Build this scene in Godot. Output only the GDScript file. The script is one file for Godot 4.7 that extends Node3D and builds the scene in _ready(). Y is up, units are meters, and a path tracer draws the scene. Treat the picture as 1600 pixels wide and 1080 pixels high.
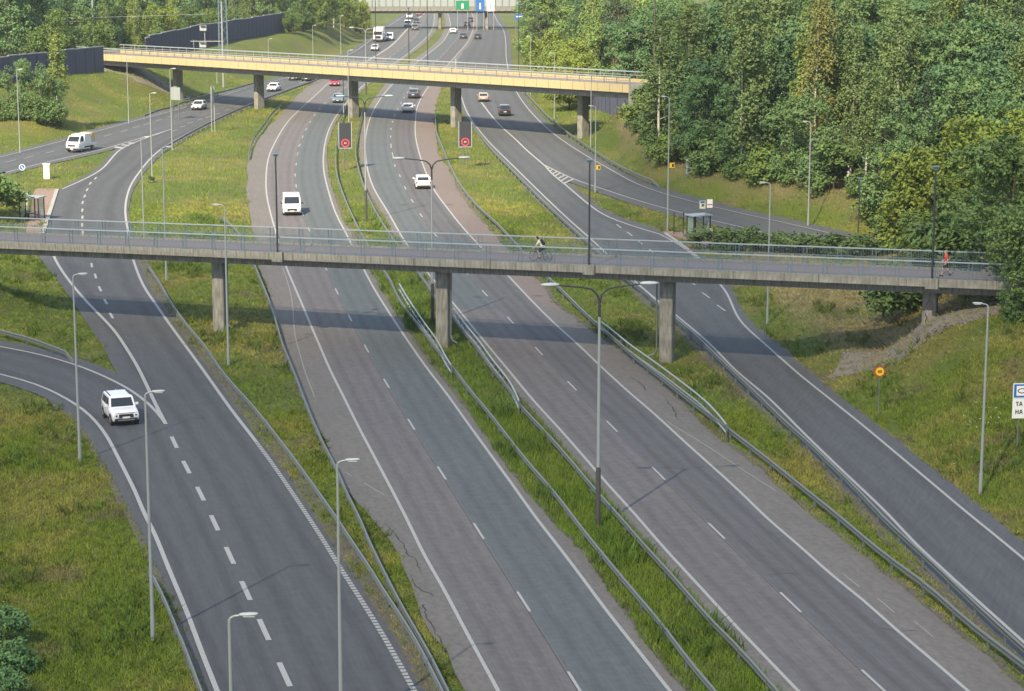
extends Node3D
# A motorway interchange seen from a traffic camera mast. x runs right, y up, -z away from the camera; metres.
# Plan coordinates are (x, distance ahead); p3() turns them into points.

func _ready() -> void:
	setup_view()
	make_materials()
	build_height_grid()
	build_ground()
	build_roads()
	build_markings()
	build_footbridge()
	build_road_bridge()
	build_far_bridge()
	build_noise_walls()
	build_guard_rails()
	build_trees()
	build_lamp_posts()
	build_signs()
	build_bus_stops()
	build_masts()
	build_vehicles()
	build_people()
	build_grass()
	build_unseen_cloud()


func setup_view() -> void:
	var cam := Camera3D.new()
	cam.name = "camera"
	add_child(cam)
	cam.position = Vector3(0, 30.5, 0)
	cam.rotation = Vector3(-atan(660.0 / 3400.0), 0, 0)
	cam.fov = rad_to_deg(2.0 * atan(540.0 / 3400.0))
	cam.near = 1.0
	cam.far = 6000.0
	cam.current = true
	var sky_mat := ProceduralSkyMaterial.new()
	sky_mat.sky_top_color = Color(0.57, 0.64, 0.73)
	sky_mat.sky_horizon_color = Color(0.81, 0.85, 0.88)
	sky_mat.sky_curve = 0.2
	sky_mat.ground_bottom_color = Color(0.22, 0.24, 0.2)
	sky_mat.ground_horizon_color = Color(0.5, 0.54, 0.55)
	sky_mat.sky_energy_multiplier = 1.0
	var sky := Sky.new()
	sky.sky_material = sky_mat
	var env := Environment.new()
	env.background_mode = Environment.BG_SKY
	env.sky = sky
	env.tonemap_mode = Environment.TONE_MAPPER_LINEAR
	env.tonemap_exposure = 2.0
	env.sdfgi_enabled = true
	env.ssao_enabled = true
	env.ssil_enabled = true
	env.fog_enabled = true
	env.fog_density = 0.0001
	env.fog_light_color = Color(0.86, 0.88, 0.9)
	var we := WorldEnvironment.new()
	we.name = "environment"
	we.environment = env
	add_child(we)
	var sun := DirectionalLight3D.new()
	sun.name = "sun"
	sun.light_energy = 1.6
	sun.light_color = Color(1.0, 0.93, 0.8)
	sun.light_angular_distance = 0.6
	sun.shadow_enabled = true
	add_child(sun)
	sun.look_at_from_position(Vector3.ZERO, Vector3(0.45, -1.0, -1.0), Vector3.UP)


# ---------------------------------------------------------------- helpers
class MB:
	# collects triangles; front faces clockwise
	var v := PackedVector3Array()
	var n := PackedVector3Array()
	var uv := PackedVector2Array()
	var c := PackedColorArray()
	var col := Color(1, 1, 1)

	func tri(a: Vector3, b: Vector3, d: Vector3, ua := Vector2.ZERO, ub := Vector2.ZERO, ud := Vector2.ZERO) -> void:
		var k := (d - a).cross(b - a).normalized()
		v.append(a); v.append(b); v.append(d)
		n.append(k); n.append(k); n.append(k)
		uv.append(ua); uv.append(ub); uv.append(ud)
		c.append(col); c.append(col); c.append(col)

	func quad(a: Vector3, b: Vector3, d: Vector3, e: Vector3) -> void:
		tri(a, b, d, Vector2(0, 0), Vector2(1, 0), Vector2(1, 1))
		tri(a, d, e, Vector2(0, 0), Vector2(1, 1), Vector2(0, 1))

	# a quad turned so that its front looks away from the point o
	func quad_from(a: Vector3, b: Vector3, d: Vector3, e: Vector3, o: Vector3) -> void:
		var k := (d - a).cross(b - a)
		if k.dot((a + b + d + e) * 0.25 - o) >= 0.0:
			quad(a, b, d, e)
		else:
			quad(a, e, d, b)

	func tri_from(a: Vector3, b: Vector3, d: Vector3, o: Vector3) -> void:
		var k := (d - a).cross(b - a)
		if k.dot((a + b + d) / 3.0 - o) >= 0.0:
			tri(a, b, d)
		else:
			tri(a, d, b)

	# eight corners: bottom ring then top ring, same order
	func hexa(q: Array) -> void:
		var o := Vector3.ZERO
		for i in 8:
			o += q[i] * 0.125
		quad_from(q[0], q[1], q[2], q[3], o)
		quad_from(q[4], q[5], q[6], q[7], o)
		for i in 4:
			var j := (i + 1) % 4
			quad_from(q[i], q[j], q[j + 4], q[i + 4], o)

	func box(t: Transform3D, s: Vector3) -> void:
		var h := s * 0.5
		var q := []
		for y in [-h.y, h.y]:
			q.append(t * Vector3(-h.x, y, -h.z))
			q.append(t * Vector3(h.x, y, -h.z))
			q.append(t * Vector3(h.x, y, h.z))
			q.append(t * Vector3(-h.x, y, h.z))
		hexa(q)

	# box with its upright edges cut
	func post(t: Transform3D, s: Vector3, cut: float) -> void:
		var h := s * 0.5
		var r := [Vector2(-h.x + cut, -h.z), Vector2(h.x - cut, -h.z), Vector2(h.x, -h.z + cut), Vector2(h.x, h.z - cut), Vector2(h.x - cut, h.z), Vector2(-h.x + cut, h.z), Vector2(-h.x, h.z - cut), Vector2(-h.x, -h.z + cut)]
		var o := t.origin
		for i in 8:
			var a: Vector2 = r[i]
			var b: Vector2 = r[(i + 1) % 8]
			quad_from(t * Vector3(a.x, -h.y, a.y), t * Vector3(b.x, -h.y, b.y), t * Vector3(b.x, h.y, b.y), t * Vector3(a.x, h.y, a.y), o)
			for y in [-h.y, h.y]:
				tri_from(t * Vector3(0, y, 0), t * Vector3(a.x, y, a.y), t * Vector3(b.x, y, b.y), o)

	func tube(a: Vector3, b: Vector3, ra: float, rb: float, sides := 8, caps := true) -> void:
		var w := (b - a).normalized()
		var x := w.cross(Vector3.UP if absf(w.y) < 0.9 else Vector3.RIGHT).normalized()
		var y := w.cross(x)
		for i in sides:
			var t0 := TAU * i / sides
			var t1 := TAU * (i + 1) / sides
			var d0 := x * cos(t0) + y * sin(t0)
			var d1 := x * cos(t1) + y * sin(t1)
			var p0 := a + d0 * ra
			var p1 := a + d1 * ra
			var p2 := b + d1 * rb
			var p3 := b + d0 * rb
			var k := v.size()
			quad_from(p0, p1, p2, p3, (a + b) * 0.5)
			for j in range(k, v.size()):
				var r := v[j] - a
				r -= w * r.dot(w)
				if r.length() > 0.0001:
					n[j] = r.normalized()
			if caps:
				tri_from(a, p0, p1, b)
				tri_from(b, p3, p2, a)

	func path_tube(pts: Array, r0: float, r1: float, sides := 8) -> void:
		var m := pts.size() - 1
		for i in m:
			tube(pts[i], pts[i + 1], lerpf(r0, r1, float(i) / m), lerpf(r0, r1, float(i + 1) / m), sides, i == 0 or i == m - 1)

	# rings of equal size joined into a skin, smooth normals left to the caller
	func loft(rings: Array, cap := true) -> void:
		var m: int = rings[0].size()
		var mids := []
		for r in rings:
			var o := Vector3.ZERO
			for p in r:
				o += p / float(m)
			mids.append(o)
		for i in rings.size() - 1:
			var o: Vector3 = (mids[i] + mids[i + 1]) * 0.5
			for j in m:
				var k := (j + 1) % m
				quad_from(rings[i][j], rings[i][k], rings[i + 1][k], rings[i + 1][j], o)
		if cap:
			var last := rings.size() - 1
			for j in m:
				var k := (j + 1) % m
				tri_from(mids[0], rings[0][j], rings[0][k], mids[last])
				tri_from(mids[last], rings[last][j], rings[last][k], mids[0])

	func disc(o: Vector3, axis: Vector3, r: float, sides := 20) -> void:
		var x := axis.cross(Vector3.UP if absf(axis.y) < 0.9 else Vector3.RIGHT).normalized()
		var y := axis.cross(x).normalized()
		for i in sides:
			var t0 := TAU * i / sides
			var t1 := TAU * (i + 1) / sides
			tri_from(o, o + (x * cos(t0) + y * sin(t0)) * r, o + (x * cos(t1) + y * sin(t1)) * r, o - axis)

	func ring(o: Vector3, axis: Vector3, r0: float, r1: float, sides := 24) -> void:
		var x := axis.cross(Vector3.UP if absf(axis.y) < 0.9 else Vector3.RIGHT).normalized()
		var y := axis.cross(x).normalized()
		for i in sides:
			var d0 := x * cos(TAU * i / sides) + y * sin(TAU * i / sides)
			var d1 := x * cos(TAU * (i + 1) / sides) + y * sin(TAU * (i + 1) / sides)
			quad_from(o + d0 * r0, o + d1 * r0, o + d1 * r1, o + d0 * r1, o - axis)

	func mesh() -> ArrayMesh:
		var a := []
		a.resize(Mesh.ARRAY_MAX)
		a[Mesh.ARRAY_VERTEX] = v
		a[Mesh.ARRAY_NORMAL] = n
		a[Mesh.ARRAY_TEX_UV] = uv
		a[Mesh.ARRAY_COLOR] = c
		var m := ArrayMesh.new()
		m.add_surface_from_arrays(Mesh.PRIMITIVE_TRIANGLES, a)
		return m

	func smooth_mesh(angle_cos := 0.6) -> ArrayMesh:
		# normals averaged over faces that meet at less than a crease angle
		var by := {}
		for i in v.size():
			var key := Vector3i((v[i] * 500.0).round())
			if not by.has(key):
				by[key] = []
			by[key].append(i)
		var out := n.duplicate()
		for key in by:
			var l: Array = by[key]
			for i in l:
				var s := Vector3.ZERO
				for j in l:
					if n[i].dot(n[j]) > angle_cos:
						s += n[j]
				if s.length() > 0.001:
					out[i] = s.normalized()
		n = out
		return mesh()


func p3(x: float, d: float, y := 0.0) -> Vector3:
	return Vector3(x, y, -d)


func upright(x: float, y: float, d: float, yaw := 0.0) -> Transform3D:
	return Transform3D(Basis(Vector3.UP, yaw), Vector3(x, y, -d))


var taken := {}


func numbered(called: String) -> String:
	taken[called] = taken.get(called, 0) + 1
	return called if taken[called] == 1 else "%s_%03d" % [called, taken[called] - 1]


func tag(o: Node, label: String, category: String, group := "", kind := "") -> void:
	if label:
		o.set_meta("label", label)
	if category:
		o.set_meta("category", category)
	if group:
		o.set_meta("group", group)
	if kind:
		o.set_meta("kind", kind)


func thing(called: String, at: Vector3, yaw: float, label: String, category: String, group := "") -> Node3D:
	var o := Node3D.new()
	o.name = numbered(called)
	add_child(o)
	o.position = at
	o.rotation.y = yaw
	tag(o, label, category, group)
	return o


func part(called: String, mesh: Mesh, m: Material, parent: Node = null, at := Vector3.ZERO) -> MeshInstance3D:
	var o := MeshInstance3D.new()
	o.name = numbered(called) if parent == null else called
	o.mesh = mesh
	o.material_override = m
	if parent == null:
		add_child(o)
	else:
		parent.add_child(o, true)
	o.position = at
	return o


func clone(o: Node3D, at: Vector3, yaw: float, label: String, group := "") -> Node3D:
	var base: String = o.name
	var r: Node3D = o.duplicate()
	var cut := base.rfind("_")
	if cut > 0 and base.substr(cut + 1).is_valid_int():
		base = base.substr(0, cut)
	r.name = numbered(base)
	add_child(r)
	r.position = at
	r.rotation = Vector3(0, yaw, 0)
	r.set_meta("label", label)
	if group:
		r.set_meta("group", group)
	return r


# plan line through the listed points, rounded and evenly stepped
func plan(flat: Array, loose := 1.0) -> PackedVector2Array:
	var raw := PackedVector2Array()
	for i in range(0, flat.size(), 2):
		raw.append(Vector2(flat[i], flat[i + 1]))
	if raw.size() < 3:
		return raw
	var out := PackedVector2Array()
	var m := raw.size()
	for i in m - 1:
		var a := raw[maxi(i - 1, 0)]
		var b := raw[i]
		var d := raw[i + 1]
		var e := raw[mini(i + 2, m - 1)]
		var steps := clampi(int(b.distance_to(d) / (loose * clampf(b.y / 90.0, 1.0, 5.0))), 1, 24)
		for k in steps:
			var t := float(k) / steps
			# chord-length tangents keep uneven spacing from overshooting
			var l0 := maxf(a.distance_to(b), 0.001)
			var l1 := maxf(b.distance_to(d), 0.001)
			var l2 := maxf(d.distance_to(e), 0.001)
			var t0 := (d - b) if i == 0 else ((b - a) / l0 + (d - b) / l1) * 0.5 * l1
			var t1 := (d - b) if i == m - 2 else ((d - b) / l1 + (e - d) / l2) * 0.5 * l1
			var t2 := t * t
			var t3 := t2 * t
			out.append(b * (2 * t3 - 3 * t2 + 1) + t0 * (t3 - 2 * t2 + t) + d * (-2 * t3 + 3 * t2) + t1 * (t3 - t2))
	out.append(raw[m - 1])
	for pass_no in 2:
		var s := out.duplicate()
		for i in range(1, out.size() - 1):
			s[i] = out[i] * 0.5 + (out[i - 1] + out[i + 1]) * 0.25
		out = s
	return out


func line(called: String) -> PackedVector2Array:
	if not cache.has(called):
		cache[called] = plan(LINES[called] if LINES.has(called) else RAILS[called])
		if called == "PBU":
			cache[called] = offset(cache[called], -0.2)
		if called in ["PRR", "PLL", "PLR", "PBL", "PAR"]:
			cache[called] = ragged(cache[called], called.length() + called.unicode_at(1), 0.5 if called in ["PRR", "PLL"] else 0.22)
	return cache[called]


# broken edge of old asphalt
func ragged(pl: PackedVector2Array, s: int, by: float) -> PackedVector2Array:
	var f := grid_noise(s, 0.35, 4)
	var out := PackedVector2Array()
	for i in pl.size():
		var d := (pl[mini(i + 1, pl.size() - 1)] - pl[maxi(i - 1, 0)]).normalized()
		out.append(pl[i] + Vector2(d.y, -d.x) * f.get_noise_2d(pl[i].x * 2.0, pl[i].y) * by)
	return out


var cache := {}


func along(pl: PackedVector2Array, count: int) -> PackedVector2Array:
	var acc := PackedFloat32Array([0.0])
	for i in pl.size() - 1:
		acc.append(acc[i] + pl[i].distance_to(pl[i + 1]))
	var total := acc[acc.size() - 1]
	var out := PackedVector2Array()
	var k := 0
	for i in count:
		var s := total * i / (count - 1)
		while k < pl.size() - 2 and acc[k + 1] < s:
			k += 1
		out.append(pl[k].lerp(pl[k + 1], clampf((s - acc[k]) / maxf(acc[k + 1] - acc[k], 0.0001), 0.0, 1.0)))
	return out


func length_of(pl: PackedVector2Array) -> float:
	var s := 0.0
	for i in pl.size() - 1:
		s += pl[i].distance_to(pl[i + 1])
	return s


func offset(pl: PackedVector2Array, by: float) -> PackedVector2Array:
	var out := PackedVector2Array()
	for i in pl.size():
		var d := (pl[mini(i + 1, pl.size() - 1)] - pl[maxi(i - 1, 0)]).normalized()
		out.append(pl[i] + Vector2(d.y, -d.x) * by)
	return out


func grid_noise(s: int, freq: float, octaves := 3) -> FastNoiseLite:
	var f := FastNoiseLite.new()
	f.seed = s
	f.noise_type = FastNoiseLite.TYPE_SIMPLEX_SMOOTH
	f.frequency = freq
	f.fractal_octaves = octaves
	return f


func speckle(s: int, freq: float, lo: float, hi: float, octaves := 4, size := 512) -> NoiseTexture2D:
	var t := NoiseTexture2D.new()
	t.width = size
	t.height = size
	t.seamless = true
	t.noise = grid_noise(s, freq, octaves)
	var g := Gradient.new()
	g.set_color(0, Color(lo, lo, lo))
	g.set_color(1, Color(hi, hi, hi))
	t.color_ramp = g
	return t


func bumps(s: int, freq: float, strength: float, size := 512) -> NoiseTexture2D:
	var t := NoiseTexture2D.new()
	t.width = size
	t.height = size
	t.seamless = true
	t.as_normal_map = true
	t.bump_strength = strength
	t.noise = grid_noise(s, freq, 4)
	return t


func lin(r: float, g: float, b: float) -> Color:
	return Color(r, g, b).linear_to_srgb()


func flat_mat(called: String, col: Color, rough := 0.8, metal := 0.0) -> StandardMaterial3D:
	var m := StandardMaterial3D.new()
	m.resource_name = called
	m.albedo_color = col
	m.roughness = rough
	m.metallic = metal
	M[called] = m
	return m


func grain_mat(called: String, col: Color, tex: Texture2D, scale: float, rough := 0.9, metal := 0.0) -> StandardMaterial3D:
	var m := flat_mat(called, col, rough, metal)
	m.albedo_texture = tex
	m.uv1_triplanar = true
	m.uv1_world_triplanar = true
	m.uv1_scale = Vector3.ONE * scale
	return m


# ---------------------------------------------------------------- materials
var M := {}
var rng := RandomNumberGenerator.new()


# lengthwise worn asphalt: u runs across the lane, v along it
func worn_lane(s: int, tracks: float, streak: float, blotch: float, across := 0.45) -> ImageTexture:
	var w := 128
	var h := 512
	var im := Image.create(w, h, false, Image.FORMAT_RGB8)
	var long := grid_noise(s, 0.11, 3)
	var fine := grid_noise(s + 1, 0.09, 4)
	for x in w:
		var u := (x + 0.5) / w
		var wheel := exp(-pow((u - 0.24) / 0.075, 2.0)) + exp(-pow((u - 0.76) / 0.075, 2.0))
		var oil := exp(-pow((u - 0.5) / 0.09, 2.0))
		for y in h:
			var a := TAU * y / h
			var st := long.get_noise_3d(x * 1.6, cos(a) * 9.0, sin(a) * 9.0)
			var bl := fine.get_noise_3d(x * across, cos(a) * 82.0, sin(a) * 82.0)
			var g := 0.86 - tracks * wheel - tracks * 0.5 * oil + streak * st + blotch * bl
			g = clampf(g, 0.2, 1.0)
			im.set_pixel(x, y, Color(g, g, g))
	return ImageTexture.create_from_image(im)


func road_mat(called: String, col: Color, tex: Texture2D) -> void:
	var m := flat_mat(called, col, 0.88)
	m.albedo_texture = tex
	m.vertex_color_use_as_albedo = true
	m.detail_enabled = true
	m.detail_uv_layer = BaseMaterial3D.DETAIL_UV_2
	m.detail_blend_mode = BaseMaterial3D.BLEND_MODE_MUL
	m.detail_albedo = T.grit
	m.uv2_triplanar = true
	m.uv2_world_triplanar = true
	m.uv2_scale = Vector3.ONE * 0.31


var T := {}


func make_materials() -> void:
	rng.seed = 7
	T.grit = speckle(3, 0.11, 0.66, 1.0, 5)
	T.stain = speckle(9, 0.014, 0.6, 1.0, 5)
	T.wear = speckle(29, 0.05, 0.55, 1.0, 5)
	T.soft = speckle(15, 0.03, 0.8, 1.0, 4)
	T.turf = speckle(21, 0.045, 0.5, 1.0, 5)
	var worn := worn_lane(31, 0.08, 0.06, 0.07)
	var tracked := worn_lane(47, 0.11, 0.07, 0.05)
	var plain := worn_lane(53, 0.0, 0.05, 0.09, 2.4)
	road_mat("asphalt_dark", lin(0.15, 0.158, 0.18), tracked)
	road_mat("asphalt_blue", lin(0.19, 0.218, 0.236), worn)
	road_mat("asphalt_mauve", lin(0.262, 0.243, 0.255), worn)
	road_mat("asphalt_slate", lin(0.205, 0.203, 0.222), tracked)
	road_mat("asphalt_shoulder", lin(0.285, 0.262, 0.25), plain)
	road_mat("asphalt_pink", lin(0.33, 0.265, 0.245), plain)
	road_mat("asphalt_slip", lin(0.162, 0.174, 0.196), worn)
	road_mat("gravel", lin(0.22, 0.19, 0.165), plain)
	grain_mat("paint", lin(0.56, 0.56, 0.56), T.wear, 0.55, 0.7)
	grain_mat("paint_worn", lin(0.36, 0.36, 0.35), T.stain, 1.4, 0.8)
	grain_mat("concrete", lin(0.35, 0.345, 0.31), T.stain, 0.16, 0.92)
	M.concrete.uv1_scale = Vector3(0.55, 0.1, 0.55)
	grain_mat("concrete_warm", lin(0.54, 0.455, 0.255), T.soft, 0.35, 0.9)
	grain_mat("tread", lin(0.215, 0.19, 0.205), T.soft, 0.3, 0.9)
	grain_mat("paving", lin(0.36, 0.25, 0.215), T.grit, 0.4, 0.9)
	grain_mat("riprap", lin(0.27, 0.25, 0.235), T.grit, 1.2, 0.95)
	grain_mat("rough_stone", lin(0.22, 0.2, 0.185), T.soft, 1.5, 0.95)
	grain_mat("kerb", lin(0.42, 0.41, 0.39), T.soft, 0.7, 0.9)
	grain_mat("steel", lin(0.21, 0.235, 0.235), T.soft, 0.8, 0.5, 0.35)
	flat_mat("steel_blue", lin(0.13, 0.19, 0.235), 0.5, 0.2)
	flat_mat("rail_top", lin(0.33, 0.39, 0.42), 0.45, 0.25)
	flat_mat("rail_brown", lin(0.27, 0.245, 0.225), 0.5, 0.2)
	flat_mat("pole", lin(0.33, 0.36, 0.37), 0.5, 0.35)
	flat_mat("pole_dark", lin(0.035, 0.038, 0.045), 0.5, 0.1)
	flat_mat("pole_sleeve", lin(0.06, 0.06, 0.06), 0.6)
	flat_mat("lamp_head", lin(0.42, 0.45, 0.46), 0.45)
	flat_mat("lamp_glass", lin(0.45, 0.5, 0.52), 0.2)
	grain_mat("wall_panel", lin(0.085, 0.10, 0.16), T.soft, 0.4, 0.75)
	flat_mat("wall_cap", lin(0.28, 0.31, 0.33), 0.6)
	grain_mat("wood_grey", lin(0.12, 0.10, 0.08), T.soft, 0.5)
	flat_mat("white", lin(0.74, 0.75, 0.76), 0.4)
	flat_mat("black", lin(0.015, 0.016, 0.018), 0.45)
	flat_mat("sign_white", lin(0.72, 0.73, 0.73), 0.5)
	flat_mat("sign_blue", lin(0.02, 0.12, 0.42), 0.5)
	flat_mat("sign_green", lin(0.0, 0.20, 0.09), 0.5)
	flat_mat("sign_yellow", lin(0.72, 0.46, 0.02), 0.5)
	flat_mat("sign_red", lin(0.45, 0.02, 0.02), 0.5)
	flat_mat("sign_panel", lin(0.028, 0.031, 0.045), 0.55)
	flat_mat("sign_frame", lin(0.34, 0.38, 0.38), 0.5, 0.3)
	var led := flat_mat("led_red", lin(0.6, 0.05, 0.06), 0.4)
	led.emission_enabled = true
	led.emission = Color(1.0, 0.16, 0.18)
	led.emission_energy_multiplier = 0.55
	var pale := flat_mat("led_pale", lin(0.6, 0.2, 0.2), 0.4)
	pale.emission_enabled = true
	pale.emission = Color(1.0, 0.5, 0.5)
	pale.emission_energy_multiplier = 0.6
	var glass := flat_mat("car_glass", lin(0.02, 0.024, 0.03), 0.08)
	glass.metallic_specular = 0.6
	flat_mat("rubber", lin(0.018, 0.018, 0.019), 0.85)
	flat_mat("rim", lin(0.32, 0.33, 0.34), 0.35, 0.7)
	flat_mat("trim", lin(0.02, 0.02, 0.022), 0.6)
	flat_mat("tail_red", lin(0.35, 0.01, 0.01), 0.3)
	flat_mat("headlamp", lin(0.7, 0.74, 0.78), 0.15)
	flat_mat("plate", lin(0.7, 0.7, 0.68), 0.5)
	for q in [["paint_white", 0.72, 0.73, 0.76], ["paint_silver", 0.42, 0.45, 0.50], ["paint_red", 0.36, 0.012, 0.03], ["paint_bluegrey", 0.12, 0.17, 0.24], ["paint_black", 0.018, 0.02, 0.026], ["paint_navy", 0.03, 0.045, 0.085], ["paint_beige", 0.33, 0.28, 0.23], ["paint_grey", 0.10, 0.11, 0.12], ["paint_orange", 0.55, 0.40, 0.2]]:
		var cm := flat_mat(q[0], lin(q[1], q[2], q[3]), 0.32)
		cm.clearcoat_enabled = true
		cm.clearcoat = 0.6
		cm.clearcoat_roughness = 0.1
	var pane := flat_mat("shelter_glass", Color(0.62, 0.74, 0.72, 0.22), 0.06)
	pane.transparency = BaseMaterial3D.TRANSPARENCY_ALPHA
	flat_mat("bark_birch", lin(0.55, 0.53, 0.48), 0.9)
	flat_mat("bark_pine", lin(0.24, 0.125, 0.07), 0.9)
	flat_mat("bark_dark", lin(0.07, 0.055, 0.045), 0.95)
	flat_mat("skin", lin(0.48, 0.30, 0.22), 0.6)
	flat_mat("shirt_pale", lin(0.55, 0.58, 0.45), 0.8)
	flat_mat("shirt_red", lin(0.55, 0.07, 0.07), 0.8)
	flat_mat("cloth_dark", lin(0.015, 0.017, 0.02), 0.85)
	flat_mat("hair_fair", lin(0.30, 0.22, 0.12), 0.8)
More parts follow.
